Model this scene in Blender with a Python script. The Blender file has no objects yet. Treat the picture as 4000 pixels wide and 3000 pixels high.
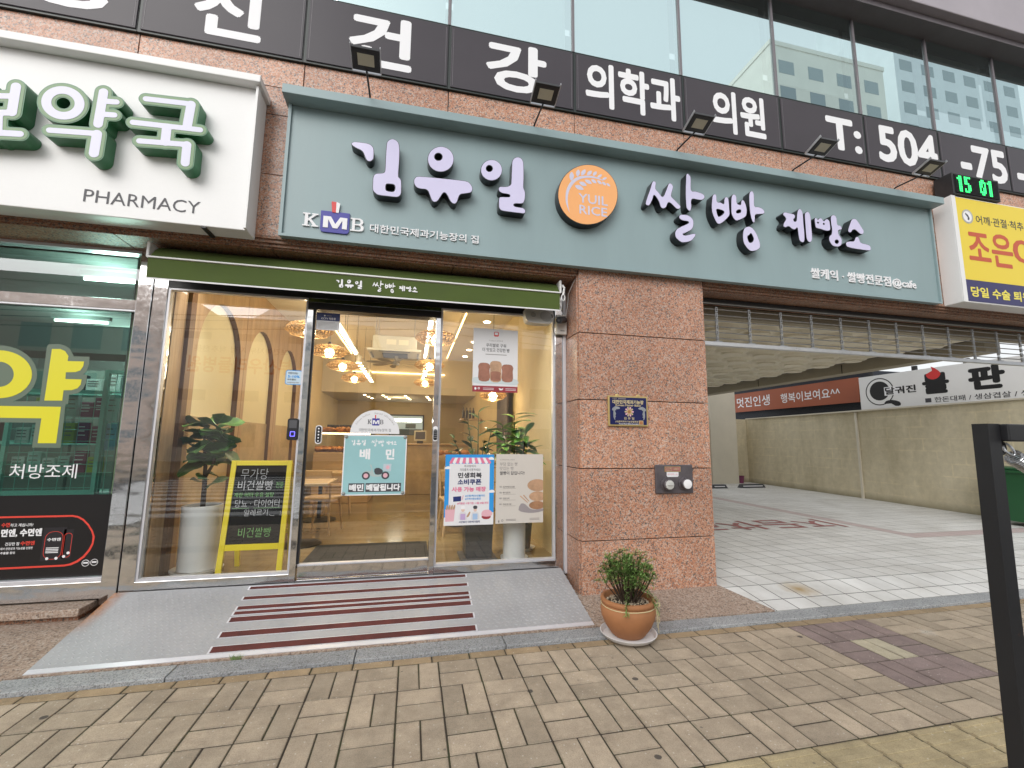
import bpy, bmesh, math, random
from mathutils import Vector, Matrix
from math import radians, sin, cos, pi, sqrt, atan2

# ------------------------------------------------------------------ camera
sc = bpy.context.scene
C = sc.collection
RND = random.Random(11)
FPX, YAW, PIT, ROL = 1705.0, radians(12.756), radians(7.43), radians(0.563)
EYE = Vector((0.0, 0.0, 1.48))
_f = Vector((sin(YAW)*cos(PIT), cos(YAW)*cos(PIT), sin(PIT)))
_r = Vector((cos(YAW), -sin(YAW), 0.0)); _u = _r.cross(_f)
RIGHT = _r*cos(ROL)+_u*sin(ROL); UP = _u*cos(ROL)-_r*sin(ROL)
cd = bpy.data.cameras.new('camera'); cam = bpy.data.objects.new('camera', cd); C.objects.link(cam)
cd.sensor_width = 36.0; cd.lens = FPX/4000.0*36.0; cd.clip_start = 0.05; cd.clip_end = 2000.0
mm = Matrix((RIGHT, UP, -_f)).transposed().to_4x4(); mm.translation = EYE
cam.matrix_world = mm; sc.camera = cam

# ------------------------------------------------------------------ sky, sun, exposure (soft overcast daylight)
SUN_EL, SUN_AZ = radians(31), radians(214)          # hazy sun behind cloud, over the street behind the camera
w = bpy.data.worlds.new('World'); sc.world = w; w.use_nodes = True
wn = w.node_tree; bg = wn.nodes['Background']
sky = wn.nodes.new('ShaderNodeTexSky'); sky.sky_type = 'NISHITA'; sky.sun_disc = False
sky.sun_elevation = SUN_EL; sky.sun_rotation = SUN_AZ; sky.air_density = 1.6; sky.dust_density = 6.0; sky.ozone_density = 0.6
hs = wn.nodes.new('ShaderNodeHueSaturation'); hs.inputs['Saturation'].default_value = 0.28
wn.links.new(sky.outputs['Color'], hs.inputs['Color']); cl = wn.nodes.new('ShaderNodeMix'); cl.data_type = 'RGBA'; cl.inputs[0].default_value = 0.8; cl.inputs[7].default_value = (4.45, 4.6, 4.75, 1)   # even cloud cover
wn.links.new(hs.outputs['Color'], cl.inputs[6]); wn.links.new(cl.outputs[2], bg.inputs['Color'])
bg.inputs['Strength'].default_value = 0.15
sd = bpy.data.lights.new('sun', 'SUN'); sd.energy = 1.1; sd.angle = radians(45); sd.color = (1.0, 0.985, 0.965)
so = bpy.data.objects.new('sun', sd); C.objects.link(so)
_sd = Vector((sin(SUN_AZ)*cos(SUN_EL), cos(SUN_AZ)*cos(SUN_EL), sin(SUN_EL)))
so.rotation_euler = _sd.to_track_quat('Z', 'Y').to_euler()
vs = sc.view_settings; vs.view_transform = 'Standard'; vs.look = 'None'; vs.gamma = 1.0; vs.exposure = 0.60; vs.use_curve_mapping = False
cy = sc.cycles; cy.use_denoising = True; cy.max_bounces = 9; cy.diffuse_bounces = 4; cy.glossy_bounces = 5
cy.transmission_bounces = 6; cy.transparent_max_bounces = 16; cy.sample_clamp_indirect = 4.0; cy.caustics_reflective = False; cy.caustics_refractive = False

# ------------------------------------------------------------------ helpers: photo ray -> point on a known plane of the place
def ray(px, py):
    return RIGHT*((px-2000)/FPX) - UP*((py-1500)/FPX) + _f
def onY(px, py, y):
    d = ray(px, py); return EYE + d*((y-EYE.y)/d.y)
def onZ(px, py, z):
    d = ray(px, py); return EYE + d*((z-EYE.z)/d.z)
def onX(px, py, x):
    d = ray(px, py); return EYE + d*((x-EYE.x)/d.x)
def inview(p, m=1.03):
    q = Vector(p)-EYE; z = q.dot(_f)
    return z > 0.1 and abs(q.dot(RIGHT)/z*FPX) < 2000*m and abs(q.dot(UP)/z*FPX) < 1500*m

# ------------------------------------------------------------------ objects
WL = {}
def link(o, parent, origin):
    C.objects.link(o)
    if parent is not None:
        o.parent = parent; o.location = Vector(origin)-WL[parent.name]
    else:
        o.location = origin
    WL[o.name] = Vector(origin)
    return o
def tag(o, label, cat, group=None):
    o['label'] = label; o['category'] = cat
    if group: o['group'] = group
    return o
def thing(name, label, cat, loc, group=None):
    o = bpy.data.objects.new(name, None); o.empty_display_size = 0.1
    link(o, None, Vector(loc)); return tag(o, label, cat, group)
def struct(o):
    o['kind'] = 'structure'; return o
def stuff(o):
    o['kind'] = 'stuff'; return o
def shade(me, angle=None):
    if angle is None:
        me.polygons.foreach_set('use_smooth', [True]*len(me.polygons))
    else:
        me.polygons.foreach_set('use_smooth', [True]*len(me.polygons))
        me.set_sharp_from_angle(angle=radians(angle))
def mesh_obj(name, verts, faces, mat, parent=None, smooth=None, origin=None):
    """One mesh object from world-space vertices; its origin sits at the base of its bounding box."""
    if origin is None:
        xs = [v[0] for v in verts]; ys = [v[1] for v in verts]; zs = [v[2] for v in verts]
        origin = Vector(((min(xs)+max(xs))/2, (min(ys)+max(ys))/2, min(zs)))
    origin = Vector(origin)
    me = bpy.data.meshes.new(name)
    me.from_pydata([(v[0]-origin.x, v[1]-origin.y, v[2]-origin.z) for v in verts], [], faces)
    me.update()
    if mat is not None: me.materials.append(mat)
    if smooth is not None: shade(me, smooth if smooth > 0 else None)
    return link(bpy.data.objects.new(name, me), parent, origin)
def share(name, src, parent, origin, rot=None, scale=None):
    """Another copy of a piece: shares the mesh data of src."""
    o = bpy.data.objects.new(name, src.data); link(o, parent, Vector(origin))
    if rot is not None: o.rotation_euler = rot
    if scale is not None: o.scale = scale
    return o
def dup(root, loc, label=None, rotz=0.0):
    def cp(o, parent):
        c = o.copy(); C.objects.link(c)
        if parent is not None: c.parent = parent
        for ch in o.children: cp(ch, c)
        return c
    r = cp(root, None); r.location = loc; r.rotation_euler = (0, 0, rotz); WL[r.name] = Vector(loc)
    if label: r['label'] = label
    return r

class B:
    def __init__(s): s.v = []; s.f = []
    def add(s, vs, fs):
        n = len(s.v); s.v += [tuple(p) for p in vs]; s.f += [tuple(i+n for i in f) for f in fs]; return s
    def box(s, x0, x1, y0, y1, z0, z1, c=0.0):
        if c <= 0:
            return s.add([(x0,y0,z0),(x1,y0,z0),(x1,y1,z0),(x0,y1,z0),(x0,y0,z1),(x1,y0,z1),(x1,y1,z1),(x0,y1,z1)],
                         [(0,3,2,1),(4,5,6,7),(0,1,5,4),(1,2,6,5),(2,3,7,6),(3,0,4,7)])
        bm = bmesh.new(); bmesh.ops.create_cube(bm, size=1.0)
        for v in bm.verts: v.co = Vector(((x0+x1)/2+v.co.x*(x1-x0), (y0+y1)/2+v.co.y*(y1-y0), (z0+z1)/2+v.co.z*(z1-z0)))
        bmesh.ops.bevel(bm, geom=bm.edges[:], offset=c, segments=2, affect='EDGES', profile=0.5)
        bm.verts.index_update(); r = s.add([v.co[:] for v in bm.verts], [[v.index for v in f.verts] for f in bm.faces]); bm.free(); return r
    def obox(s, c, ax, ay, az):           # oriented box from centre and three half-axis vectors
        c = Vector(c); ax = Vector(ax); ay = Vector(ay); az = Vector(az)
        vs = [c+ax*i+ay*j+az*k for k in (-1,1) for j in (-1,1) for i in (-1,1)]
        return s.add(vs, [(0,2,3,1),(4,5,7,6),(0,1,5,4),(2,6,7,3),(0,4,6,2),(1,3,7,5)])
    def prism(s, poly, y0, y1):           # closed x-z polygon, extruded from y0 (front) to y1
        n = len(poly); a = sum(poly[i][0]*poly[(i+1) % n][1]-poly[(i+1) % n][0]*poly[i][1] for i in range(n))
        if a < 0: poly = poly[::-1]
        vs = [(p[0], y0, p[1]) for p in poly]+[(p[0], y1, p[1]) for p in poly]
        return s.add(vs, [tuple(range(n)), tuple(range(2*n-1, n-1, -1))]+[(i, i+n, (i+1) % n+n, (i+1) % n) for i in range(n)])
    def slab(s, poly, z0, z1):            # closed x-y polygon, extruded z0..z1
        n = len(poly); a = sum(poly[i][0]*poly[(i+1) % n][1]-poly[(i+1) % n][0]*poly[i][1] for i in range(n))
        if a < 0: poly = poly[::-1]
        vs = [(p[0], p[1], z0) for p in poly]+[(p[0], p[1], z1) for p in poly]
        return s.add(vs, [tuple(range(n-1, -1, -1)), tuple(range(n, 2*n))]+[(i, (i+1) % n, (i+1) % n+n, i+n) for i in range(n)])
    def tube(s, pts, r, n=8, cap=True):
        pts = [Vector(p) for p in pts]; m = len(pts); rr = r if isinstance(r, (list, tuple)) else [r]*m
        rings = []; ref = None
        for i, p in enumerate(pts):
            t = (pts[min(i+1, m-1)]-pts[max(i-1, 0)])
            t = t.normalized() if t.length > 1e-9 else Vector((0,0,1))
            if ref is None: ref = Vector((0,0,1)) if abs(t.z) < .9 else Vector((1,0,0))
            u = t.cross(ref)
            if u.length < 1e-6: u = t.cross(Vector((0,1,0)))
            u.normalize(); vv = t.cross(u); ref = -vv if False else ref
            rings.append([p+(u*cos(2*pi*k/n)+vv*sin(2*pi*k/n))*rr[i] for k in range(n)])
        vs = [q for R_ in rings for q in R_]; fs = []
        for i in range(m-1):
            for k in range(n):
                fs.append((i*n+k, i*n+(k+1) % n, (i+1)*n+(k+1) % n, (i+1)*n+k))
        if cap: fs += [tuple(range(n-1, -1, -1)), tuple(range((m-1)*n, m*n))]
        return s.add(vs, fs)
    def lathe(s, prof, c, n=24, axis='z', capb=True, capt=True):
        vs = []; fs = []; m = len(prof)
        for (r, h) in prof:
            for k in range(n):
                a = 2*pi*k/n
                if axis == 'z': vs.append((c[0]+r*cos(a), c[1]+r*sin(a), c[2]+h))
                elif axis == 'y': vs.append((c[0]+r*cos(a), c[1]+h, c[2]+r*sin(a)))
                else: vs.append((c[0]+h, c[1]+r*cos(a), c[2]+r*sin(a)))
        for i in range(m-1):
            for k in range(n):
                q = (i*n+k, i*n+(k+1) % n, (i+1)*n+(k+1) % n, (i+1)*n+k)
                fs.append(q if axis != 'y' else q[::-1])
        if capb: fs.append(tuple(range(n-1, -1, -1)) if axis != 'y' else tuple(range(n)))
        if capt: fs.append(tuple(range((m-1)*n, m*n)) if axis != 'y' else tuple(range(m*n-1, (m-1)*n-1, -1)))
        return s.add(vs, fs)
    def ell(s, c, rx, ry, rz, nu=12, nv=8):
        prof = [(sin(pi*i/nv), -cos(pi*i/nv)) for i in range(nv+1)]
        vs = []; fs = []
        for (r, h) in prof:
            for k in range(nu):
                a = 2*pi*k/nu; vs.append((c[0]+rx*r*cos(a), c[1]+ry*r*sin(a), c[2]+rz*h))
        for i in range(nv):
            for k in range(nu):
                fs.append((i*nu+k, i*nu+(k+1) % nu, (i+1)*nu+(k+1) % nu, (i+1)*nu+k))
        return s.add(vs, fs)
    def o(s, name, mat, parent=None, smooth=None, origin=None):
        return mesh_obj(name, s.v, s.f, mat, parent, smooth, origin)

def rbox(name, x0, x1, y0, y1, z0, z1, mat, parent=None, c=0.0):
    return B().box(x0, x1, y0, y1, z0, z1, c).o(name, mat, parent)
def curve_mesh(contours, depth):
    """Filled, extruded flat shape (holes by even-odd): returns vertices (x, z, d) and faces; d=0 is the back."""
    c = bpy.data.curves.new('shape', 'CURVE'); c.dimensions = '2D'; c.fill_mode = 'BOTH'; c.extrude = depth/2
    for pts in contours:
        sp = c.splines.new('POLY'); sp.points.add(len(pts)-1)
        for p, q in zip(sp.points, pts): p.co = (q[0], q[1], 0, 1)
        sp.use_cyclic_u = True
    return eval_curve(c, depth)
TMP = []
def eval_curve(c, depth):
    o = bpy.data.objects.new('shape', c); me = bpy.data.meshes.new_from_object(o)
    vs = [(v.co.x, v.co.y, v.co.z+depth/2) for v in me.vertices]; fs = [tuple(p.vertices) for p in me.polygons]
    TMP.extend((o, me, c))
    return vs, fs
def smooth_loop(pts, k=4):
    """Closed Catmull-Rom through the points."""
    n = len(pts); out = []
    for i in range(n):
        p0, p1, p2, p3 = pts[i-1], pts[i], pts[(i+1) % n], pts[(i+2) % n]
        for j in range(k):
            t = j/k
            out.append(tuple(0.5*((2*p1[a])+(-p0[a]+p2[a])*t+(2*p0[a]-5*p1[a]+4*p2[a]-p3[a])*t*t+(-p0[a]+3*p1[a]-3*p2[a]+p3[a])*t**3) for a in (0, 1)))
    return out
def circle(cx, cz, rx, rz=None, n=32):
    rz = rx if rz is None else rz
    return [(cx+rx*cos(2*pi*i/n), cz+rz*sin(2*pi*i/n)) for i in range(n)]
def rrect(x0, x1, z0, z1, r, n=5):
    out = []
    for (cx, cz, a0) in ((x1-r, z1-r, 0), (x0+r, z1-r, 90), (x0+r, z0+r, 180), (x1-r, z0+r, 270)):
        for i in range(n+1):
            a = radians(a0+90*i/n); out.append((cx+r*cos(a), cz+r*sin(a)))
    return out
def plate(name, contours, y, depth, mat, parent, tf=None):
    """Flat shape standing on the x-z plane at depth y, proud towards the street by depth."""
    vs, fs = curve_mesh(contours, depth)
    W = [(x, y-d, z) for (x, z, d) in vs]
    if tf is not None: W = [tf(p) for p in W]
    return mesh_obj(name, W, fs, mat, parent)
_tc = {}
def text_raw(s, bold, depth, res):
    k = (s, bold, depth, res)
    if k not in _tc:
        c = bpy.data.curves.new('t', 'FONT'); c.body = s; c.offset = bold; c.extrude = depth/2; c.resolution_u = res; c.align_x = 'LEFT'
        _tc[k] = eval_curve(c, depth)
    return _tc[k]
def text(s, x0, x1, z0, z1, y, mat, parent, depth=0.0, bold=0.0, name='lettering', res=2, tf=None, shear=0.0):
    """Lettering fitted into the box x0..x1, z0..z1 on the plane y, facing the street. Bold strokes are thickened all round."""
    thick = bold if bold > 0.008 else 0.0
    vs, fs = text_raw(s, bold if bold < 0 else 0.0, 1.0 if depth > 0 else 0.0, res)
    a = [v[0] for v in vs]; b = [v[1] for v in vs]
    ax, bx, az, bz = min(a)-thick, max(a)+thick, min(b)-thick, max(b)+thick
    sx = (x1-x0)/(bx-ax); sz = (z1-z0)/(bz-az)
    W = []; Fs = []; ring = [(0.0, 0.0)]
    if thick: ring += [(thick*cos(2*pi*k/8), thick*sin(2*pi*k/8)) for k in range(8)]
    for i, (ox, oz) in enumerate(ring):
        n0 = len(W); yo = y-i*0.00006
        W += [(x0+(v[0]+ox-ax)*sx+shear*(v[1]-az)*sz, yo-(v[2]*depth if depth > 0 else 0.0), z0+(v[1]+oz-az)*sz) for v in vs]
        Fs += [tuple(q+n0 for q in f) for f in fs]
    if tf is not None: W = [tf(p) for p in W]
    return mesh_obj(name, W, Fs, mat, parent)
def text_h(s, x0, zc, h, y, mat, parent, center=False, **k):
    """Lettering of height h keeping its own proportions."""
    vs, fs = text_raw(s, k.get('bold', 0.0), 1.0 if k.get('depth', 0) > 0 else 0.0, k.get('res', 2))
    a = [v[0] for v in vs]; b = [v[1] for v in vs]
    wd = (max(a)-min(a))/(max(b)-min(b))*h
    if center: x0 = x0-wd/2
    return text(s, x0, x0+wd, zc-h/2, zc+h/2, y, mat, parent, **k)

# ------------------------------------------------------------------ materials
MATS = {}
def mat(name, col=(0.5,0.5,0.5), rough=0.5, metal=0.0, spec=0.5, emit=None, estr=0.0, coat=0.0):
    m = bpy.data.materials.new(name); m.use_nodes = True; b = m.node_tree.nodes['Principled BSDF']
    b.inputs['Base Color'].default_value = (*col, 1); b.inputs['Roughness'].default_value = rough
    b.inputs['Metallic'].default_value = metal; b.inputs['Specular IOR Level'].default_value = spec
    if coat: b.inputs['Coat Weight'].default_value = coat; b.inputs['Coat Roughness'].default_value = 0.05
    if emit: b.inputs['Emission Color'].default_value = (*emit, 1); b.inputs['Emission Strength'].default_value = estr
    MATS[name] = m; return m
class NT:
    def __init__(s, m): s.m = m; s.t = m.node_tree; s.b = s.t.nodes['Principled BSDF']; s._p = None
    def n(s, t, **k):
        x = s.t.nodes.new('ShaderNode'+t)
        for a, v in k.items(): setattr(x, a, v)
        return x
    def l(s, a, b): s.t.links.new(a, b)
    def pos(s):
        if s._p is None: s._p = s.n('NewGeometry').outputs['Position']
        return s._p
    def obj(s): return s.n('TexCoord').outputs['Object']
    def mapn(s, vec, scale=(1,1,1), rot=(0,0,0)):
        x = s.n('Mapping'); x.inputs['Scale'].default_value = scale; x.inputs['Rotation'].default_value = rot; s.l(vec, x.inputs['Vector']); return x.outputs['Vector']
    def noise(s, scale, detail=3.0, rough=0.6, vec=None):
        x = s.n('TexNoise'); x.inputs['Scale'].default_value = scale; x.inputs['Detail'].default_value = detail; x.inputs['Roughness'].default_value = rough
        s.l(vec if vec is not None else s.pos(), x.inputs['Vector']); return x.outputs['Fac']
    def vor(s, scale, out='Distance', feature='F1', vec=None, rnd=1.0, dims='3D'):
        x = s.n('TexVoronoi'); x.voronoi_dimensions = dims; x.feature = feature; x.inputs['Scale'].default_value = scale; x.inputs['Randomness'].default_value = rnd
        s.l(vec if vec is not None else s.pos(), x.inputs['Vector']); return x.outputs[out]
    def ramp(s, fac, stops, interp='LINEAR'):
        x = s.n('ValToRGB'); r = x.color_ramp; r.interpolation = interp
        while len(r.elements) > 1: r.elements.remove(r.elements[-1])
        r.elements[0].position = stops[0][0]; r.elements[0].color = (*stops[0][1], 1)
        for p, c in stops[1:]:
            e = r.elements.new(p); e.color = (*c, 1)
        s.l(fac, x.inputs['Fac']); return x.outputs['Color']
    def mix(s, fac, a, b, mode='MIX'):
        x = s.n('Mix', data_type='RGBA', blend_type=mode)
        for sock, v in ((x.inputs[0], fac), (x.inputs[6], a), (x.inputs[7], b)):
            if isinstance(v, (int, float)): sock.default_value = v
            elif isinstance(v, tuple): sock.default_value = (*v, 1)
            else: s.l(v, sock)
        return x.outputs[2]
    def math(s, op, a, b=None, clamp=False):
        x = s.n('Math', operation=op, use_clamp=clamp)
        for i, v in enumerate((a, b)):
            if v is None: continue
            if isinstance(v, (int, float)): x.inputs[i].default_value = v
            else: s.l(v, x.inputs[i])
        return x.outputs[0]
    def rnd(s): return s.n('ObjectInfo').outputs['Random']
    def bump(s, h, strength=0.2, dist=0.01):
        x = s.n('Bump'); x.inputs['Strength'].default_value = strength; x.inputs['Distance'].default_value = dist
        s.l(h, x.inputs['Height']); s.l(x.outputs['Normal'], s.b.inputs['Normal'])
    def col(s, c): s.l(c, s.b.inputs['Base Color'])
    def rough(s, c): s.l(c, s.b.inputs['Roughness'])
def grime(name, col, amt=0.12, scale=3.0, rough=0.5, metal=0.0, spec=0.5, fine=60.0, bump=0.0, per=0.0, streak=False, coat=0.0):
    """Plain material with uneven tone, fine grain and a little relief."""
    m = mat(name, col, rough, metal, spec, coat=coat); t = NT(m)
    vec = t.mapn(t.pos(), (1.0, 1.0, 0.18)) if streak else t.pos()
    a = t.noise(scale, 5, 0.65, vec); g = t.noise(fine, 2, 0.5)
    lo = tuple(c*(1-amt) for c in col); hi = tuple(min(1, c*(1+amt*0.8)) for c in col)
    c = t.ramp(a, [(0.3, lo), (0.7, hi)])
    c = t.mix(t.math('MULTIPLY', g, 0.10), c, tuple(x*0.7 for x in col))
    if per:
        k = t.ramp(t.rnd(), [(0.0, (1-per,)*3), (1.0, (1+per,)*3)]); c = t.mix(1.0, c, k, 'MULTIPLY')
    t.col(c)
    rr = t.math('ADD', t.math('MULTIPLY', a, 0.25), max(0.02, rough-0.12), True); t.rough(rr)
    if bump: t.bump(g, bump, 0.004)
    return m

def granite(name, cols, scale=70.0, rough=0.32, tint=(1,1,1), bump=0.0):
    m = mat(name, cols[1][1], rough, 0, 0.4); t = NT(m)
    wob = t.n('VectorMath', operation='ADD'); nz = t.n('TexNoise'); nz.inputs['Scale'].default_value = scale*0.9; nz.inputs['Detail'].default_value = 2
    sc_ = t.n('VectorMath', operation='SCALE'); sc_.inputs['Scale'].default_value = 1.1/scale
    t.l(t.pos(), nz.inputs['Vector']); t.l(nz.outputs['Color'], sc_.inputs[0]); t.l(t.pos(), wob.inputs[0]); t.l(sc_.outputs[0], wob.inputs[1])
    cell = t.vor(scale, 'Color', vec=wob.outputs[0]); sep = t.n('SeparateColor'); t.l(cell, sep.inputs[0])
    c = t.ramp(sep.outputs[0], cols, 'CONSTANT')
    c2 = t.ramp(t.vor(scale*2.3, 'Color', vec=wob.outputs[0]), [(0.0, (0.55,)*3), (0.5, (1.0,)*3), (1.0, (1.15,)*3)])
    c = t.mix(0.5, c, c2, 'MULTIPLY')
    big = t.ramp(t.noise(2.2, 5, 0.6), [(0.3, tuple(0.82*x for x in tint)), (0.7, tuple(1.08*x for x in tint))])
    c = t.mix(1.0, c, big, 'MULTIPLY')
    per = t.ramp(t.rnd(), [(0.0, (0.88, 0.87, 0.87)), (1.0, (1.09, 1.08, 1.06))]); c = t.mix(1.0, c, per, 'MULTIPLY')
    t.col(c)
    if bump: t.bump(t.noise(scale*1.5, 3), bump, 0.003)
    return m
SAL = [(0.0, (0.15,0.138,0.138)), (0.10, (0.50,0.275,0.185)), (0.42, (0.56,0.375,0.285)), (0.66, (0.40,0.20,0.125)), (0.78, (0.55,0.48,0.44)), (0.93, (0.25,0.225,0.22))]
m_gran = granite('pink_granite', SAL, 98.0, tint=(0.97, 0.86, 0.80))
m_gran_soff = granite('shaded_dirty_granite', SAL, 98.0, 0.55, (0.60, 0.52, 0.45))  # same pink granite, tinted darker: soffit shade and dirt put into the colour
m_apron = granite('worn_pink_granite', [(0.0,(0.22,0.17,0.14)),(0.12,(0.38,0.29,0.235)),(0.4,(0.46,0.37,0.31)),(0.7,(0.33,0.245,0.195)),(0.86,(0.49,0.43,0.38))], 95.0, 0.75, (0.95,0.93,0.9), 0.5)
m_kerb = granite('grey_granite', [(0.0,(0.20,0.205,0.21)),(0.15,(0.33,0.345,0.36)),(0.55,(0.40,0.415,0.43)),(0.85,(0.28,0.29,0.30))], 150.0, 0.8, (1,1,1), 0.6)

def paver_mat(name, col, var=0.10, spots=True):
    m = mat(name, col, 0.85, 0, 0.25); t = NT(m)
    lo = tuple(c*0.72 for c in col); hi = tuple(c*1.14 for c in col)
    a = t.noise(5.0, 8, 0.78); c = t.ramp(a, [(0.32, lo), (0.68, hi)])
    g = t.noise(190.0, 3, 0.7); c = t.mix(0.55, c, t.ramp(g, [(0.32, (0.55,0.52,0.48)), (0.5, (1,1,1)), (0.72, (1.22,1.2,1.18))]), 'MULTIPLY')
    wt = t.ramp(t.vor(38.0, dims='2D'), [(0.0, (1,1,1)), (0.13, (1,1,1)), (0.19, (0,0,0))]); sel = t.ramp(t.vor(38.0, 'Color', dims='2D'), [(0.0,(0,0,0)), (0.80,(0,0,0)), (0.83,(1,1,1))])
    c = t.mix(t.math('MULTIPLY', t.math('MULTIPLY', wt, sel), 0.55), c, (0.62,0.58,0.52))
    if spots:
        d = t.math('ADD', t.vor(3.3, dims='2D'), t.math('MULTIPLY', t.noise(30.0, 3), 0.06))
        gum = t.ramp(d, [(0.0, (1,1,1)), (0.085, (1,1,1)), (0.095, (0,0,0))]); gs = t.ramp(t.vor(3.3, 'Color', dims='2D'), [(0.0,(0,0,0)), (0.80,(0,0,0)), (0.82,(1,1,1))])
        c = t.mix(t.math('MULTIPLY', t.math('MULTIPLY', gum, gs), 0.85), c, (0.055,0.05,0.05))
        d2 = t.math('ADD', t.vor(9.0, dims='2D'), t.math('MULTIPLY', t.noise(60.0, 3), 0.08))
        g2 = t.ramp(d2, [(0.0, (1,1,1)), (0.10, (1,1,1)), (0.12, (0,0,0))]); gs2 = t.ramp(t.vor(9.0, 'Color', dims='2D'), [(0.0,(0,0,0)), (0.86,(0,0,0)), (0.88,(1,1,1))])
        c = t.mix(t.math('MULTIPLY', t.math('MULTIPLY', g2, gs2), 0.6), c, (0.11,0.095,0.085))
    per = t.ramp(t.rnd(), [(0.0, (1-var, 1-var, 1-var*1.1)), (0.5, (1.0,0.99,0.97)), (1.0, (1+var, 1+var*0.9, 1+var*0.75))]); c = t.mix(1.0, c, per, 'MULTIPLY')
    gen = t.n('TexCoord').outputs['Generated']; gs_ = t.n('SeparateXYZ'); t.l(gen, gs_.inputs[0])
    ed = None
    for ax in ('X', 'Y'):
        q = t.math('MINIMUM', gs_.outputs[ax], t.math('SUBTRACT', 1.0, gs_.outputs[ax])); ed = q if ed is None else t.math('MINIMUM', ed, q)
    ed = t.math('ADD', ed, t.math('MULTIPLY', t.math('SUBTRACT', t.noise(26.0, 5, 0.75), 0.5), 0.16))
    if spots: c = t.mix(t.ramp(ed, [(0.0, (0.32,)*3), (0.06, (0,)*3)]), c, (0.10,0.085,0.062))              # ground-in dirt and moss along the worn edges
    wp = t.ramp(t.math('ADD', t.vor(1.7, dims='2D'), t.math('MULTIPLY', t.noise(22.0, 5, 0.8), 0.30)), [(0.20, (1,1,1)), (0.27, (0,0,0))]); ws = t.ramp(t.vor(1.7, 'Color', dims='2D'), [(0.0,(0,0,0)), (0.88,(0,0,0)), (0.90,(1,1,1))])
    if spots: c = t.mix(t.math('MULTIPLY', t.math('MULTIPLY', wp, ws), 0.38), c, (0.60,0.57,0.52))           # pale dried splashes
    t.col(c); t.bump(t.noise(120.0, 4, 0.75), 0.55, 0.004)
    return m
m_pav = paver_mat('tan_paver', (0.42,0.350,0.272), 0.14)
m_pav2 = paver_mat('tan_paver_edge', (0.37,0.28,0.18), 0.12)
m_pavp = paver_mat('mauve_paver', (0.27,0.21,0.20), 0.05)
m_pavc = paver_mat('cream_paver', (0.50,0.45,0.34), 0.04)
m_tact = paver_mat('tactile_tile_tan', (0.42,0.35,0.22), 0.06)
m_joint = grime('paver_joint_soil', (0.075,0.060,0.045), 0.4, 12.0, 0.95)
# moss in some joints
_t = NT(m_joint); _t.col(_t.ramp(_t.noise(5.0, 5), [(0.45, (0.040,0.030,0.022)), (0.62, (0.042,0.046,0.018))]))
m_wtile = grime('white_floor_tile', (0.72,0.715,0.70), 0.10, 1.3, 0.45, fine=40, per=0.05)
_t = NT(m_wtile); _d = _t.n('VectorMath', operation='DISTANCE'); _t.l(_t.pos(), _d.inputs[0]); _d.inputs[1].default_value = onZ(3125, 2302, 0.06)[:]
_st = _t.math('MULTIPLY', _t.math('SUBTRACT', 1.0, _t.math('MULTIPLY', _t.math('ADD', _d.outputs['Value'], _t.math('MULTIPLY', _t.noise(9.0, 4), 0.18)), 3.6), True), 1.5, True)
_dirt = _t.ramp(_t.noise(1.6, 6, 0.75), [(0.35, (0.80,0.79,0.77)), (0.62, (1,1,1))])
_base = _t.b.inputs['Base Color'].links[0].from_socket
_t.col(_t.mix(_st, _t.mix(1.0, _base, _dirt, 'MULTIPLY'), (0.36,0.25,0.11)))
m_ptile = grime('pink_floor_tile', (0.52,0.42,0.41), 0.10, 1.5, 0.5, per=0.05)
m_grout = mat('tile_grout', (0.065,0.062,0.058), 0.9)
m_redpaint = grime('worn_red_floor_paint', (0.34,0.13,0.12), 0.25, 9.0, 0.7)

m_steel = mat('mirror_steel', (0.72,0.72,0.73), 0.07, 1.0)
_t = NT(m_steel); _n = _t.noise(2.4, 2, 0.4, _t.mapn(_t.pos(), (1.0, 1.0, 2.2))); _t.bump(_n, 0.22, 0.02)
_t.rough(_t.ramp(_t.noise(40.0, 3), [(0.3, (0.04,)*3), (0.8, (0.14,)*3)]))
m_alu = grime('satin_aluminium', (0.62,0.62,0.64), 0.08, 8.0, 0.32, 1.0)
m_galv = grime('galvanised_steel', (0.50,0.51,0.53), 0.18, 20.0, 0.38, 1.0)
m_blkm = grime('black_painted_metal', (0.018,0.018,0.020), 0.25, 6.0, 0.42)
m_black = mat('black_plastic', (0.012,0.012,0.014), 0.35)
m_dgrey = grime('dark_grey_plastic', (0.055,0.058,0.065), 0.15, 5.0, 0.55)
m_sign = grime('sage_painted_sheet', (0.262,0.352,0.368), 0.055, 2.2, 0.40, fine=160, streak=True)
m_white = grime('white_painted_sheet', (0.78,0.78,0.78), 0.03, 1.2, 0.38)
m_wht = mat('white_print', (0.80,0.80,0.82), 0.5)
m_lett = mat('pale_lilac_acrylic', (0.62,0.59,0.80), 0.12, 0, 0.5)
m_lside = mat('black_letter_side', (0.008,0.009,0.012), 0.28)
m_lwhite = mat('white_acrylic', (0.58,0.58,0.72), 0.25)
m_orange = mat('orange_acrylic', (0.86,0.41,0.155), 0.2)
m_green = grime('green_letter_side', (0.035,0.165,0.070), 0.15, 4.0, 0.35)
m_greenf = mat('green_letter_face', (0.075,0.19,0.055), 0.3)
m_blue = mat('deep_blue_print', (0.035,0.034,0.30), 0.4)
m_red = mat('red_print', (0.62,0.035,0.035), 0.4)
m_dkprint = mat('dark_grey_print', (0.055,0.055,0.065), 0.5)
m_awn = grime('olive_awning_fabric', (0.070,0.105,0.020), 0.10, 2.5, 0.85, fine=350, bump=0.25)
m_band = grime('charcoal_glass_film', (0.058,0.051,0.060), 0.10, 0.8, 0.34, spec=0.25, fine=120)
m_bandfr = mat('dark_green_gasket', (0.012,0.020,0.018), 0.4)
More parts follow.
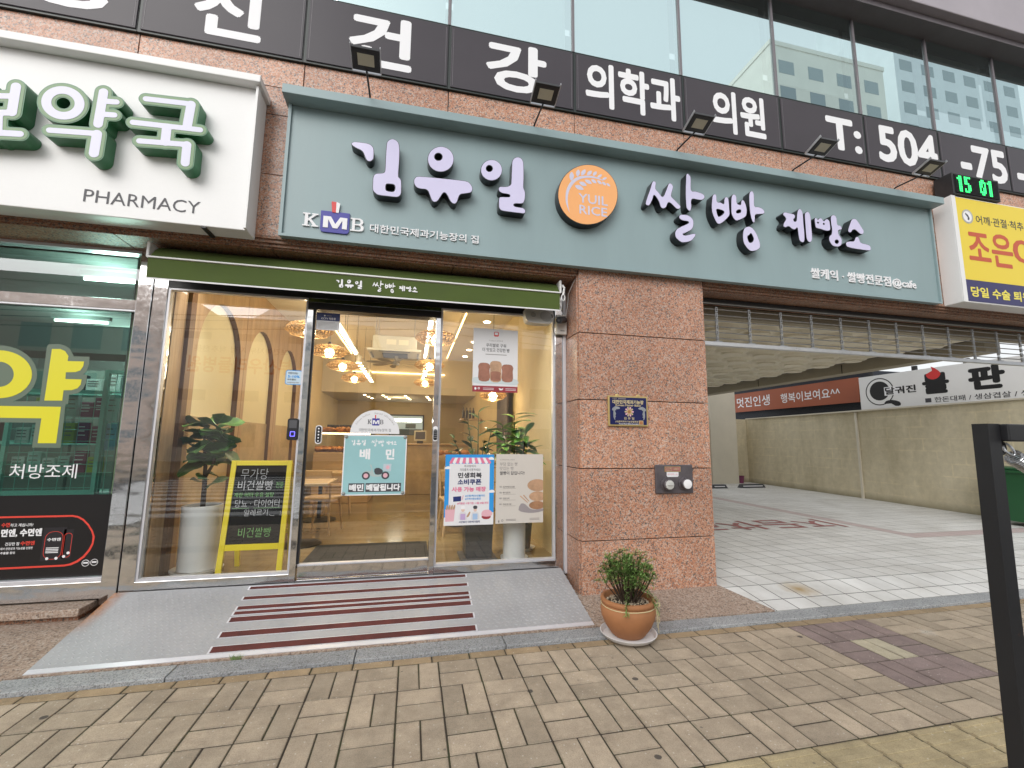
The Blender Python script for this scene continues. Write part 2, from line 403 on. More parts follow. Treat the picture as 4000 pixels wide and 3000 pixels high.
m_mull = grime('grey_mullion', (0.17,0.155,0.17), 0.1, 4.0, 0.4)

def glass_mat(name, tint, refl=1.0, rough=0.0, base=0.0, gcol=(0.95,0.97,1.0)):
    m = bpy.data.materials.new(name); m.use_nodes = True; t = m.node_tree; t.nodes.clear()
    out = t.nodes.new('ShaderNodeOutputMaterial'); mx = t.nodes.new('ShaderNodeMixShader'); tr = t.nodes.new('ShaderNodeBsdfTransparent'); gl = t.nodes.new('ShaderNodeBsdfGlossy')
    tr.inputs['Color'].default_value = (*tint, 1); gl.inputs['Roughness'].default_value = rough; gl.inputs['Color'].default_value = (*gcol, 1)
    fr = t.nodes.new('ShaderNodeFresnel'); fr.inputs['IOR'].default_value = 1.5; mu = t.nodes.new('ShaderNodeMath'); mu.operation = 'MULTIPLY_ADD'
    mu.inputs[1].default_value = refl; mu.inputs[2].default_value = base; mu.use_clamp = True
    ge = t.nodes.new('ShaderNodeNewGeometry'); inv = t.nodes.new('ShaderNodeMath'); inv.operation = 'SUBTRACT'; inv.inputs[0].default_value = 1.0; t.links.new(ge.outputs['Backfacing'], inv.inputs[1])
    fm = t.nodes.new('ShaderNodeMath'); fm.operation = 'MULTIPLY'; t.links.new(mu.outputs[0], fm.inputs[0]); t.links.new(inv.outputs[0], fm.inputs[1])   # a pane reflects and tints once, not at both of its faces
    tm = t.nodes.new('ShaderNodeMix'); tm.data_type = 'RGBA'; tm.inputs[6].default_value = (*tint, 1); tm.inputs[7].default_value = (1, 1, 1, 1); t.links.new(ge.outputs['Backfacing'], tm.inputs[0]); t.links.new(tm.outputs[2], tr.inputs['Color'])
    t.links.new(fr.outputs[0], mu.inputs[0]); t.links.new(fm.outputs[0], mx.inputs[0]); t.links.new(tr.outputs[0], mx.inputs[1]); t.links.new(gl.outputs[0], mx.inputs[2])
    t.links.new(mx.outputs[0], out.inputs['Surface']); return m
m_glass = glass_mat('clear_glass', (0.955,0.97,0.955), 2.7)
m_gglass = glass_mat('green_tinted_glass', (0.42,0.56,0.51), 2.2)
m_cglass = glass_mat('mint_curtain_glass', (0.80,0.93,0.92), 1.0, 0.0, 0.70, (0.74,0.91,0.92))
# ================================================================== GROUND
MX, MY, X0, Y0 = 0.256, 0.303, -0.027, 3.188         # paver module (a square of two pavers), origin of the pattern
sidewalk = struct(rbox('sidewalk', -30, 40, -0.9, 3.275, -0.30, -0.0042, m_joint))
G = 0.0080
def paver_mesh(w, d, h=0.03, c=0.004):
    return B().box(-w/2, w/2, -d/2, d/2, -h, 0, c)
def master(name, b, m):
    me = bpy.data.meshes.new(name); me.from_pydata(b.v, [], b.f); me.update(); me.materials.append(m); return me
def piece(name, me, parent, loc, rot=None):
    o = bpy.data.objects.new(name, me); link(o, parent, Vector(loc))
    if rot: o.rotation_euler = rot
    return o
pm = {}
for key, m in (('t', m_pav), ('p', m_pavp), ('c', m_pavc), ('e', m_pav2)):
    pm[key+'v'] = master('paver', paver_mesh(MX/2-G, MY-G), m)
    pm[key+'h'] = master('paver', paver_mesh(MX-G, MY/2-G), m)
pm['es'] = master('paver', paver_mesh(MX-G, 0.080, ), m_pav2)
far = B(); npav = 0
spots = []
for r in range(-1, 4):
    for k in range(-24, 34):
        if r < 0: continue
        cx, cy_ = X0+(k+.5)*MX, Y0-(r+.5)*MY
        key = 't'
        if 12 <= k <= 14 and 0 <= r <= 2: key = 'c' if (k == 13 and r == 1) else 'p'
        vert = (k+r) % 2 == 0
        for h in (-1, 1):
            p = (cx+h*MX/4, cy_, 0) if vert else (cx, cy_+h*MY/4, 0)
            spots.append((p, key+('v' if vert else 'h')))
for k in range(-24, 34): spots.append(((X0+(k+.35)*MX, 3.2315, 0), 'es'))
for p, key in spots:
    jz = RND.uniform(-0.0014, 0.0014)
    if inview(p, 1.04) and npav < 300:
        piece('paver', pm[key], sidewalk, (p[0]+RND.uniform(-.001,.001), p[1]+RND.uniform(-.001,.001), jz), (RND.uniform(-.005,.005), RND.uniform(-.005,.005), RND.uniform(-.007,.007))); npav += 1
    else:
        w_, d_ = {'v': (MX/2-G, MY-G), 'h': (MX-G, MY/2-G), 's': (MX-G, 0.08)}[key[-1]]
        far.box(p[0]-w_/2, p[0]+w_/2, p[1]-d_/2, p[1]+d_/2, -0.03, jz)
stuff(far.o('distant_pavers', m_pav, sidewalk))
# tactile guiding tiles along the street side
tb = B().box(-0.146, 0.146, -0.146, 0.146, -0.03, 0, 0.003)
for i in range(4): tb.box(-0.14, 0.14, -0.119+i*0.073, -0.087+i*0.073, -0.003, 0.0055, 0.0025)
tme = master('tactile_tile', tb, m_tact)
for k in range(-12, 22):
    for r in range(2):
        p = (X0+0.05+k*0.30, 1.976-0.152-r*0.30, RND.uniform(-.002, .001))
        if p[0] > 0.3: piece('tactile_tile', tme, sidewalk, p, (0, 0, RND.uniform(-.004, .004)))
lower = B()
for r in range(6):
    for k in range(-40, 60): lower.box(k*0.26+(r % 2)*.13+.004, k*0.26+.252+(r % 2)*.13, 1.36-r*.26, 1.60-r*.26, -0.03, -0.001)
stuff(lower.o('street_side_pavers', m_pav, sidewalk))
road_kerb = struct(rbox('road_kerb', -30, 40, -1.05, -0.905, -0.35, 0.0, m_kerb))
m_road = grime('asphalt', (0.055,0.055,0.058), 0.25, 2.0, 0.9, fine=120, bump=0.4)
road = struct(rbox('road', -60, 80, -13.0, -1.055, -0.60, -0.14, m_road))
m_line = grime('white_road_paint', (0.70,0.70,0.68), 0.12, 3.0, 0.7)
for i in range(11):
    rbox('crossing_stripe', -9.0, -1.9, -2.35-i*0.95, -1.85-i*0.95, -0.139, -0.135, m_line, road)
far_walk = struct(rbox('far_pavement', -60, 80, -34.0, -13.0, -0.5, 0.0, m_pav))

# granite kerb stones between pavers and forecourt
kerb = struct(rbox('kerb', -8, 12, 3.285, 3.435, -0.3, -0.02, m_joint))
kx = [-6.5,-5.4,-4.3,-3.2,-2.35,-1.42,-0.32,0.72,1.52,2.42,3.55,4.6,5.7,6.8,8.0,9.2]
for a, b in zip(kx, kx[1:]):
    jz = RND.uniform(-.002, .003)
    B().box(a+.003, b-.003, 3.279, 3.44, -0.05, 0.020+jz, 0.005).o('kerb_stone', m_kerb, kerb)
# sloping forecourt slab of worn pink granite
fc = [(-9.0,3.447,0.026), (3.17,3.447,0.026), (2.985,3.955,0.098), (2.9,4.45,0.10), (-9.0,4.45,0.10)]
v = fc+[(a, b, -0.3) for a, b, _ in fc]
forecourt = struct(mesh_obj('forecourt', [(-9,3.447,.026),(3.17,3.447,.026),(2.985,3.955,.098),(-9,3.955,.098),(2.985,4.45,.10),(-9,4.45,.10),(-9,3.447,-.3),(3.17,3.447,-.3),(2.985,3.955,-.3),(2.985,4.45,-.3),(-9,4.45,-.3)],
    [(0,1,2,3),(3,2,4,5),(0,6,7,1),(1,7,8,2),(2,8,9,4),(0,3,5,10,6)], m_apron))
# tiled parking floor
YK, TX, TY, YS0 = 3.92, 0.240, 0.285, 3.635            # foot of the slope, tile pitch, first full joint
park = struct(mesh_obj('parking_floor', [(2.6,3.447,.0172),(14,3.447,.0172),(14,YK,.0792),(2.6,YK,.0792),(14,16,.0892),(2.6,16,.0892)], [(0,1,2,3),(3,2,4,5)], m_grout))
def fz(y): return 0.018+(y-3.447)*0.062/(YK-3.447) if y < YK else 0.080+(y-YK)*0.01/12.08
tl = []
for j in range(-1, 36):
    for i in range(0, 44):
        x0 = 2.70+i*TX+0.02; y0 = YS0+j*TY
        if x0+TX < 2.97: continue
        tl.append((x0, y0))
tl.sort(key=lambda p: p[0]**2+p[1]**2)
tfar = B(); tpink = B(); n = 0
def tile_quad(x0, y0, g=0.010):
    x1, y1 = x0+TX-g, y0+TY-g; ya = max(y0, 3.45)
    return [(x0,ya,fz(ya)),(x1,ya,fz(ya)),(x1,y1,fz(y1)),(x0,y1,fz(y1))]
for (x0, y0) in tl:
    c = (x0+TX/2, y0+TY/2, 0.08)
    pink = (7.6 < c[0] < 7.85 and c[1] > 5.5) or (c[0] >= 7.6 and 5.45 < c[1] < 5.75)
    q = tile_quad(x0, y0)
    if inview(c) and n < 300 and c[0]/c[1] > 0.70:
        vs = q+[(p[0], p[1], p[2]-0.012) for p in q]
        mesh_obj('floor_tile', vs, [(0,1,2,3),(0,4,5,1),(1,5,6,2),(2,6,7,3),(3,7,4,0)], m_ptile if pink else m_wtile, park); n += 1
    else:
        (tpink if pink else tfar).add(q+[(p[0], p[1], p[2]-0.012) for p in q], [(0,1,2,3),(0,4,5,1),(1,5,6,2),(2,6,7,3),(3,7,4,0)])
stuff(tfar.o('distant_floor_tiles', m_wtile, park)); stuff(tpink.o('distant_pink_tiles', m_ptile, park))
# red painted lettering on the parking floor, read from inside the lot
def floor_tf(p): return (p[0], p[2], 0.0875)
text('주차금지', 0, 1.0, 0, 1.0, 0, m_redpaint, park, bold=0.015, name='floor_lettering', tf=lambda p: (7.35-(1-p[0])*2.9, 6.98-p[2]*0.75+0.1*(1-p[0]), 0.0862-p[1]))

# ================================================================== BUILDING
bld = thing('commercial_building', 'granite and glass corner building that houses the bakery and the pharmacy', 'building', (0.9, 4.2, 0.0))
FY = 3.93
m_seam = mat('dark_panel_joint', (0.02,0.018,0.017), 0.9)
# pillar between the bakery and the car park
pil = B().box(1.575, 2.945, 3.965, 4.52, -0.05, 3.17).o('pillar', m_seam, bld)
pz = [0.075, 0.565, 1.227, 1.884, 2.544, 3.196]
for a, b in zip(pz, pz[1:]):
    B().box(1.562, 2.966, FY, FY+.03, a+.004, b-.004, 0.003).o('granite_panel', m_gran, pil)
    B().box(1.548, 1.572, FY+.034, 4.40, a+.004, b-.004, 0.003).o('granite_panel', m_gran, pil)
    B().box(2.948, 2.972, FY+.034, 4.52, a+.004, b-.004, 0.003).o('granite_panel', m_gran, pil)
# fascia wall behind the signs
fas = B().box(-9, 9.1, FY+.034, 4.3, 3.21, 5.58).o('fascia_wall', m_seam, bld)
gx = [-2.386-1.285*k for k in range(3, 0, -1)]+[-2.386, -1.085, 0.222, 1.53, 2.82, 4.11, 5.36, 6.58, 7.82, 9.1]
rows = [3.205, 3.77, 4.34, 4.61, 4.885]
for a, b in zip(gx, gx[1:]):
    for c, d in zip(rows, rows[1:]):
        B().box(a+.004, b-.004, FY, FY+.03, c+.003, d-.003, 0.002).o('granite_panel', m_gran, fas)
# cornice moulding and soffit
cor = B()
for (z0, z1, y0) in ((3.178, 3.203, 3.915), (3.150, 3.176, 3.935), (3.125, 3.148, 3.96)): cor.box(-9, 1.55, y0, 4.3, z0, z1)
for (z0, z1, y0) in ((3.1795, 3.203, 3.917), (3.150, 3.1775, 3.937), (3.125, 3.148, 3.962)): cor.box(2.98, 9.1, y0, 4.3, z0, z1)
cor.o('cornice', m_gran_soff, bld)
sof = B().box(-9, 9.1, 3.99, 4.6, 3.14, 3.21).o('soffit', m_seam, bld)
sx = [-6.3,-5.0,-3.7,-2.42,-1.25,0.32,1.54]
for a, b in list(zip(sx, sx[1:]))+[(2.99,3.9),(3.9,5.3),(5.3,6.7),(6.7,8.1),(8.1,9.5)]:
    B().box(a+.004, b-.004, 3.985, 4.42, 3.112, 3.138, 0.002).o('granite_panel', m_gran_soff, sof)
# charcoal spandrel band with the clinic's name, one glass panel each
BZ0, BZ1 = 4.905, 5.565
def boxpx(pl, pr, pt, pb, y, pm_=None):
    """x and z extents of something seen at these photo pixels on the plane y (top/bottom measured at its left end)."""
    a = onY(pl, pt, y); b = onY(pl, pb, y); m_ = pm_ if pm_ else (pt+pb)/2
    return a.x, onY(pr, m_, y).x, b.z, a.z
for i, (a, b) in enumerate(zip(gx, gx[1:])):
    rbox('band_frame', a-.012, b-.016, 3.905, 3.95, BZ0-.02, BZ1+.02, m_bandfr, bld)
    p = B().box(a+.012, b-.022, 3.895, 3.915, BZ0, BZ1, 0.003).o('spandrel_panel', m_band, bld)
    rbox('sealant_line', a+.03, a+.033, 3.8935, 3.8945, BZ0+.02, BZ1-.02, m_mull, p); rbox('sealant_line', b-.043, b-.040, 3.8935, 3.8945, BZ0+.02, BZ1-.02, m_mull, p)
    yy = 3.8935
    T = {2: ('정', -3.28, -2.62, 4.98, 5.53), 3: ('신', -2.0, -1.455, 4.975, 5.53), 4: ('건', -0.72, -0.14, 4.965, 5.52), 5: ('강', 0.58, 1.215, 4.975, 5.525),
         6: ('의학과', 1.645, 2.77, 4.985, 5.515), 7: ('의원', 3.17, 3.885, 4.965, 5.50), 8: ('T:', 4.76, 5.29, 5.02, 5.46), 9: ('504', 5.55, 6.53, 4.985, 5.49), 10: ('-75', 6.92, 7.77, 4.98, 5.47), 11: ('- 7', 7.95, 8.85, 4.98, 5.47)}
    if i in T:
        s, x0, x1, z0, z1 = T[i]
        text(s, x0, x1, z0, z1, yy, m_wht, p, bold=0.03, res=3)
# curtain wall panes above, with blinds behind
m_blind = grime('pale_roller_blind', (0.80,0.84,0.83), 0.06, 1.5, 0.8, streak=True)
m_room = mat('dim_office_wall', (0.20,0.22,0.22), 0.9)
WZ0, WZ1 = 5.60, 6.93
rbox('office_back_wall', -9, 9.1, 5.4, 5.5, 5.58, 7.4, m_room, bld)
rbox('office_floor_slab', -9, 9.1, 4.3, 5.4, 5.45, 5.58, m_room, bld)
for i, (a, b) in enumerate(zip(gx, gx[1:])):
    B().box(a+.004, b-.030, 3.918, 3.930, WZ0, WZ1).o('window_pane', m_cglass, bld)
    B().box(a-.028, a+.002, 3.900, 3.98, WZ0-.015, WZ1, 0.004).o('mullion', m_mull, bld)
    h = [0.0, 0.1, 0.0, 0.15, 0.05, 0.0, 0.0, 0.0, 0.25, 0.1, 0.35, 0.3][i % 12]
    if h < 0.9: rbox('window_blind', a+.03, b-.05, 4.06, 4.075, WZ0+h*(WZ1-WZ0), WZ1, m_blind, bld)
rbox('window_sill_bar', -9, 9.1, 3.902, 3.985, BZ1+.0215, WZ0-.016, m_bandfr, bld)
m_slab = grime('grey_ledge_cladding', (0.34,0.31,0.34), 0.12, 1.0, 0.5)
B().box(-9, 9.1, 3.60, 4.3, 7.03, 7.6, 0.01).o('upper_ledge', m_slab, bld)
B().box(-9, 9.1, 3.70, 4.3, 6.945, 7.025).o('ledge_drip', m_mull, bld)
rbox('upper_storey', -9, 9.1, 4.0, 5.5, 7.61, 12.0, m_slab, bld)
rbox('side_return_wall', -9.2, -9.0, 4.0, 14, 0, 12.0, m_slab, bld)
rbox('upper_floor_slab', -9, 8.35, 5.5, 14.6, 3.95, 4.10, m_room, bld)

# ================================================================== PARKING BAY
m_conc = grime('stained_ochre_concrete', (0.36,0.30,0.185), 0.30, 1.1, 0.9, fine=70, bump=0.3, streak=True)
_t = NT(m_conc)
_br = _t.n('TexBrick'); _br.inputs['Scale'].default_value = 1.0; _br.inputs['Mortar Size'].default_value = 0.02; _br.inputs['Mortar Smooth'].default_value = 0.6
_br.inputs['Brick Width'].default_value = 0.55; _br.inputs['Row Height'].default_value = 0.27; _br.inputs['Color1'].default_value = (1,1,1,1); _br.inputs['Color2'].default_value = (0.97,0.97,0.97,1); _br.inputs['Mortar'].default_value = (1.32,1.29,1.2,1)
_mp = _t.n('Mapping'); _mp.inputs['Rotation'].default_value = (radians(90), 0, radians(97)); 
_sx = _t.n('SeparateXYZ'); _t.l(_t.pos(), _sx.inputs[0]); _cx = _t.n('CombineXYZ'); _t.l(_sx.outputs['Y'], _cx.inputs['X']); _t.l(_sx.outputs['Z'], _cx.inputs['Y']); _t.l(_cx.outputs[0], _br.inputs['Vector'])
_a = _t.noise(0.9, 5, 0.65, _t.mapn(_t.pos(), (1, 1, 0.3))); _b = _t.noise(7.0, 5, 0.7)
_c = _t.ramp(_a, [(0.3, (0.46,0.40,0.265)), (0.52, (0.62,0.55,0.39)), (0.75, (0.69,0.62,0.46))])
_c = _t.mix(0.5, _c, _t.ramp(_b, [(0.3, (0.75,)*3), (0.7, (1.15,)*3)]), 'MULTIPLY')
_c = _t.mix(_t.ramp(_t.noise(1.7, 4), [(0.42, (0,)*3), (0.6, (0.40,)*3)]), _c, _t.mix(1.0, _c, _br.outputs['Color'], 'MULTIPLY'))
_c = _t.mix(_t.ramp(_sx.outputs['Z'], [(0.08, (0.6,)*3), (0.26, (0,)*3)]), _c, (0.11,0.10,0.055))
_t.col(_c)
m_cream = grime('cream_render', (0.66,0.61,0.50), 0.06, 1.5, 0.8)
wallp = [(11.05, 5.2), (11.55, 9.4), (11.92, 13.75)]
yard_wall = thing('yard_wall', 'long ochre concrete boundary wall along the far side of the tiled parking bay', 'wall', (11.5, 9.5, 0.08))
w_ = B()
for (a, b) in zip(wallp, wallp[1:]):
    w_.slab([(a[0], a[1]), (b[0], b[1]), (b[0]+.2, b[1]), (a[0]+.2, a[1])], 0.05, 2.34)
w_.o('wall_body', m_conc, yard_wall)
B().slab([(11.03,5.2),(11.90,13.75),(12.2,13.75),(11.3,5.2)], 2.342, 2.375).o('coping', m_cream, yard_wall)
B().slab([(11.50,9.3),(11.505,9.36),(11.56,9.36),(11.555,9.3)], 0.085, 2.33).o('expansion_joint', m_cream, yard_wall)
back_wall = tag(rbox('back_wall', 9.0, 11.93, 13.76, 13.95, 0.05, 2.345, m_conc), 'short ochre concrete wall closing the back of the parking bay', 'wall')
col_ = tag(B().box(10.12, 11.17, 13.35, 13.70, 0.08, 3.40, 0.01).o('support_column', m_cream), 'cream painted square column at the back of the parking bay', 'column')
# bay ceiling of embossed square tiles, edged by a beam
bay_ceiling = struct(rbox('parking_ceiling', 2.95, 8.05, 4.53, 14.2, 3.02, 3.2, m_grout))
m_ctile = grime('cream_ceiling_tile', (0.74,0.69,0.55), 0.06, 2.0, 0.75, per=0.04)
cb = B().box(-0.305, 0.305, -0.305, 0.305, 0.0, 0.02, 0.004)
for (a, b, z) in ((0.285, 0.22, -0.035), (0.20, 0.145, -0.065)):
    cb.lathe([(1.0, 0.0), (0.93, -0.5), (0.86, -1.0)], (0, 0, 0), 20, capb=False)
    m_ = 60; base = len(cb.v)-m_
    for q in range(base, len(cb.v)):
        x, y, z_ = cb.v[q]; cb.v[q] = (x*a, y*b, z_*(-z) if False else z_*abs(z))
    cb.f = [f for f in cb.f]
    fl = cb.f.pop()            # face of the boss, turned to look down
    cb.f.append(fl[::-1])
ctm = master('ceiling_tile', cb, m_ctile)
for i in range(8):
    for j in range(15):
        p = (3.28+i*0.615, 4.9+j*0.615, 3.0)
        if p[0] < 8.0: piece('ceiling_tile', ctm, bay_ceiling, p)
m_beam = grime('olive_grey_beam', (0.36,0.32,0.24), 0.1, 1.0, 0.8)
edge_beam = struct(B().box(8.05, 8.35, 4.53, 14.2, 2.83, 3.2).o('edge_beam', m_beam))
for k in range(1, 5): rbox('beam_joint', 8.045, 8.049, 4.6+k*2.1, 4.613+k*2.1, 2.83, 3.0, m_seam, edge_beam)
bay_side = struct(rbox('parking_side_wall', 2.78, 2.95, 4.53, 14.6, 0.0, 3.95, m_cream))
struct(rbox('parking_upper_slab', 2.95, 8.35, 4.53, 14.2, 3.22, 3.9, m_beam))
# head of the shutter opening
rbox('shutter_lintel', 2.98, 9.1, 4.43, 4.52, 2.98, 3.11, m_beam, bld)
# ================================================================== BAKERY SHOPFRONT
GY = 4.33                                             # plane of the shop glass
FLZ = 0.25                                            # shop floor level
shop = thing('shopfront', 'mirror steel shopfront with wide glass panes around the bakery door', 'shopfront', (-0.4, GY, FLZ))
m_frame = grime('white_grey_aluminium', (0.66,0.66,0.70), 0.05, 4.0, 0.35, 0.3)
# mirror columns: two facets at the pharmacy side, one at the pillar side
B().box(-2.372, -2.262, 4.285, 4.42, 0.16, 3.13, 0.003).o('steel_column', m_steel, shop)
B().box(-2.258, -2.150, 4.300, 4.42, 0.20, 3.13, 0.003).o('steel_column', m_steel, shop)
B().box(1.432, 1.515, 4.295, 4.42, 0.19, 3.13, 0.003).o('steel_column', m_steel, shop)
B().box(1.517, 1.546, 4.27, 4.42, 0.19, 3.13, 0.002).o('corner_trim', m_frame, shop)
# sills and head
B().box(-2.150, -0.998, 4.295, 4.42, 0.17, 0.315, 0.003).o('steel_sill', m_steel, shop)
B().box(0.242, 1.431, 4.295, 4.42, 0.17, 0.315, 0.003).o('steel_sill', m_steel, shop)
B().box(-2.150, 1.431, 4.30, 4.42, 2.800, 3.135).o('head_panel', m_blkm, shop)
B().box(-0.995, 0.240, 4.288, 4.42, 2.690, 2.755, 0.003).o('door_header', m_black, shop)
B().box(-0.995, 0.240, 4.292, 4.42, 2.757, 2.798, 0.002).o('header_strip', m_steel, shop)
# jambs beside the door
B().box(-0.996, -0.944, 4.285, 4.42, 0.20, 2.689, 0.003).o('steel_jamb', m_steel, shop)
B().box(0.192, 0.241, 4.285, 4.42, 0.20, 2.689, 0.003).o('steel_jamb', m_steel, shop)
# fixed panes in thin frames
def framed_pane(x0, x1, z0, z1):
    f = B()
    f.box(x0, x1, 4.308, 4.36, z0, z0+.018).box(x0, x1, 4.308, 4.36, z1-.018, z1).box(x0, x0+.018, 4.308, 4.36, z0+.018, z1-.018).box(x1-.018, x1, 4.308, 4.36, z0+.018, z1-.018)
    fo = f.o('window_frame', m_frame, shop)
    rbox('glass_pane', x0+.016, x1-.016, 4.330, 4.338, z0+.016, z1-.016, m_glass, fo)
framed_pane(-2.149, -0.997, 0.316, 2.799)
framed_pane(0.242, 1.431, 0.316, 2.799)
# automatic sliding door
door = B().box(-0.938, 0.190, 4.318, 4.360, 0.262, 0.372, 0.003).o('sliding_door', m_steel, shop)
rbox('glass_pane', -0.938, 0.190, 4.335, 4.345, 0.373, 2.688, m_glass, door)
B().box(-0.938, 0.190, 4.31, 4.365, 0.373, 0.388, 0.002).o('bottom_rail_cap', m_frame, door)
rbox('door_edge_strip', -0.943, -0.931, 4.322, 4.356, 0.389, 2.688, m_dgrey, door)
rbox('threshold', -0.943, 0.191, 4.29, 4.42, 0.20, 0.258, m_steel, shop)
# door devices
def pill(name, x0, x1, z0, z1, y0, y1, m, parent, r=None):
    return plate(name, [rrect(x0, x1, z0, z1, r if r else min(x1-x0, z1-z0)*.45)], y1, y1-y0, m, parent)
d1 = pill('touch_lock', -0.862, -0.806, 1.435, 1.605, 4.312, 4.334, m_wht, door)
pill('lock_face', -0.856, -0.812, 1.445, 1.597, 4.309, 4.3115, m_black, d1)
for i in range(5): plate('key_mark', [circle(-0.834, 1.575-i*0.028, 0.007, n=10)], 4.3087, 0.0004, m_wht, d1)
d2 = pill('keypad_lock', 0.196, 0.238, 1.47, 1.612, 4.258, 4.284, m_wht, shop)
pill('lock_face', 0.199, 0.235, 1.48, 1.583, 4.255, 4.2575, m_black, d2)
for i in range(4):
    for j in range(3): plate('key_mark', [circle(0.207+j*.010, 1.568-i*.021, 0.0024, n=8)], 4.2547, 0.0004, m_wht, d2)
rdr = tag(pill('card_reader', -1.098, -1.004, 1.468, 1.662, 4.298, 4.329, m_black, None, 0.02), 'black card reader with a glowing blue square beside the bakery door', 'card reader')
m_scr = mat('grey_lcd', (0.10,0.10,0.11), 0.2); m_blueled = mat('blue_led', (0.1,0.1,0.8), 0.4, emit=(0.12,0.10,1.0), estr=2.2)
plate('screen', [rrect(-1.083, -1.019, 1.575, 1.648, .004)], 4.2978, 0.0015, m_scr, rdr)
plate('led_square', [rrect(-1.071, -1.031, 1.500, 1.546, .006), rrect(-1.066, -1.036, 1.505, 1.541, .005)], 4.2978, 0.001, m_blueled, rdr)

# ================================================================== FORECOURT RAMP
m_dplate = grime('worn_chequer_plate', (0.30,0.295,0.32), 0.10, 2.2, 0.5, 0.15, fine=90)
_t = NT(m_dplate); _sp = _t.n('SeparateXYZ'); _t.l(_t.pos(), _sp.inputs[0])
_rust = _t.math('MULTIPLY', _t.ramp(_sp.outputs['X'], [(0.0, (0,)*3), (0.001, (0,)*3)]), 1.0)
_xs = _t.math('ADD', _sp.outputs['X'], 2.27); _edge = _t.math('SUBTRACT', 1.0, _t.math('MULTIPLY', _xs, 9.0), True)
_yy = _t.math('SUBTRACT', _sp.outputs['Y'], 3.78, True); _rn = _t.noise(14.0, 5, 0.7)
_m = _t.math('MULTIPLY', _t.math('MULTIPLY', _edge, _t.math('MULTIPLY', _yy, 4.0, True)), _t.math('MULTIPLY', _rn, 1.9), True)
_bc = _t.ramp(_t.noise(2.2, 5, 0.65), [(0.3, (0.33,0.332,0.345)), (0.7, (0.41,0.412,0.425))])
_t.col(_t.mix(_m, _bc, (0.36,0.135,0.03)))
ramp = thing('entrance_ramp', 'grey chequer plate ramp with dark red grip strips below the bakery door', 'ramp', (-0.38, 3.87, 0.02))
RA = Vector((0, 3.475, 0.034)); RBk = Vector((0, 4.278, 0.246)); rd = (RBk-RA).normalized(); rn = Vector((0, -rd.z, rd.y)); RL = (RBk-RA).length
def onramp(x, t, h=0.0): return Vector((x, 0, 0))+RA+rd*t+rn*h
def rampbox(b, x0, x1, t0, t1, h0, h1, skew=0.0):
    vs = [onramp(x0, t0, h0), onramp(x1, t0, h0), onramp(x1, t1, h0), onramp(x0, t1, h0), onramp(x0, t0, h1), onramp(x1, t0, h1), onramp(x1, t1, h1), onramp(x0, t1, h1)]
    return b.add(vs, [(0,3,2,1),(4,5,6,7),(0,1,5,4),(1,2,6,5),(2,3,7,6),(3,0,4,7)])
b = B(); rampbox(b, -2.265, 1.478, 0.0, RL, -0.006, 0.0)
b.add([(-2.26,3.49,0.026),(-2.26,4.275,0.236),(-2.26,4.275,0.10),(1.473,3.49,0.026),(1.473,4.275,0.236),(1.473,4.275,0.10)], [(0,1,2),(3,5,4)])
b.o('plate', m_dplate, ramp)
b = B()                                               # raised lozenges of the chequer plate
k = 0
for i in range(96):
    for j in range(21):
        x = -2.24+i*0.0389+(j % 2)*0.0195; t = 0.03+j*0.0385
        if -1.29 < x < 0.55: 
            if RND.random() < 0.35: continue
        s_ = 1 if (i+j) % 2 else -1; dx, dt = 0.014*s_, 0.010
        c0 = onramp(x, t); u = Vector((dx, 0, 0))+rd*dt; vv = (Vector((-dt*s_, 0, 0))+rd*0.011).normalized()*0.0045
        b.add([c0-u, c0+vv, c0+u, c0-vv, c0+rn*0.0034], [(0,3,4),(3,2,4),(2,1,4),(1,0,4)])
stuff(b.o('plate_lozenges', m_dplate, ramp))
b = B(); rampbox(b, -2.265, 1.478, -0.012, 0.028, -0.010, 0.002); b.o('front_lip', m_frame, ramp)
m_grip = grime('dark_red_grip_tape', (0.115,0.030,0.026), 0.35, 5.0, 0.95, fine=300, bump=0.8)
for (y0, y1) in ((3.506,3.574),(3.652,3.716),(3.810,3.872),(3.892,3.938),(3.950,4.0),(4.074,4.122),(4.210,4.256)):
    t0 = (y0-3.475)/rd.y; t1 = (y1-3.475)/rd.y
    o_ = rampbox(B(), -1.286, 0.546, t0, t1, 0.0, 0.0035).o('grip_strip', m_frame, ramp)
    rampbox(B(), -1.272, 0.532, t0+.004, t1-.007, 0.0034, 0.0048).o('grip_tape', m_grip, o_)

# ================================================================== AWNING
awn = thing('awning', 'retracted olive green fabric awning with white trim above the bakery windows', 'awning', (-0.4, 4.15, 2.77))
AX0, AX1 = -2.175, 1.392
def sheet(name, prof, x0, x1, th, m, parent, nx=24, wave=0.0):
    """Cloth hanging along x: profile of (y, z) points swept across, with a little sag."""
    vs = []; fs = []; n_ = len(prof)
    for s_ in (0, 1):
        for i in range(nx+1):
            x = x0+(x1-x0)*i/nx
            for j, (y, z) in enumerate(prof):
                wv = wave*sin(x*7.3+1.1)*sin(pi*j/(n_-1))+wave*0.6*sin(x*17.0)*(j/(n_-1))
                vs.append((x, y+wv+s_*th, z-0.004*sin(pi*i/nx)))
    N = (nx+1)*n_
    for i in range(nx):
        for j in range(n_-1):
            a = i*n_+j; q = (a, a+1, a+n_+1, a+n_); fs.append(q); fs.append(tuple(N+k_ for k_ in q[::-1]))
    return mesh_obj(name, vs, fs, m, parent, 30)
sheet('roll_cover', [(4.29, 3.118), (4.20, 3.112), (4.12, 3.082), (4.06, 3.035), (4.02, 2.985), (4.00, 2.962)], AX0+.02, AX1-.01, 0.006, m_awn, awn, wave=0.004)
B().box(AX0, AX1, 3.985, 4.02, 2.944, 2.958, 0.003).o('front_bar', m_white, awn)
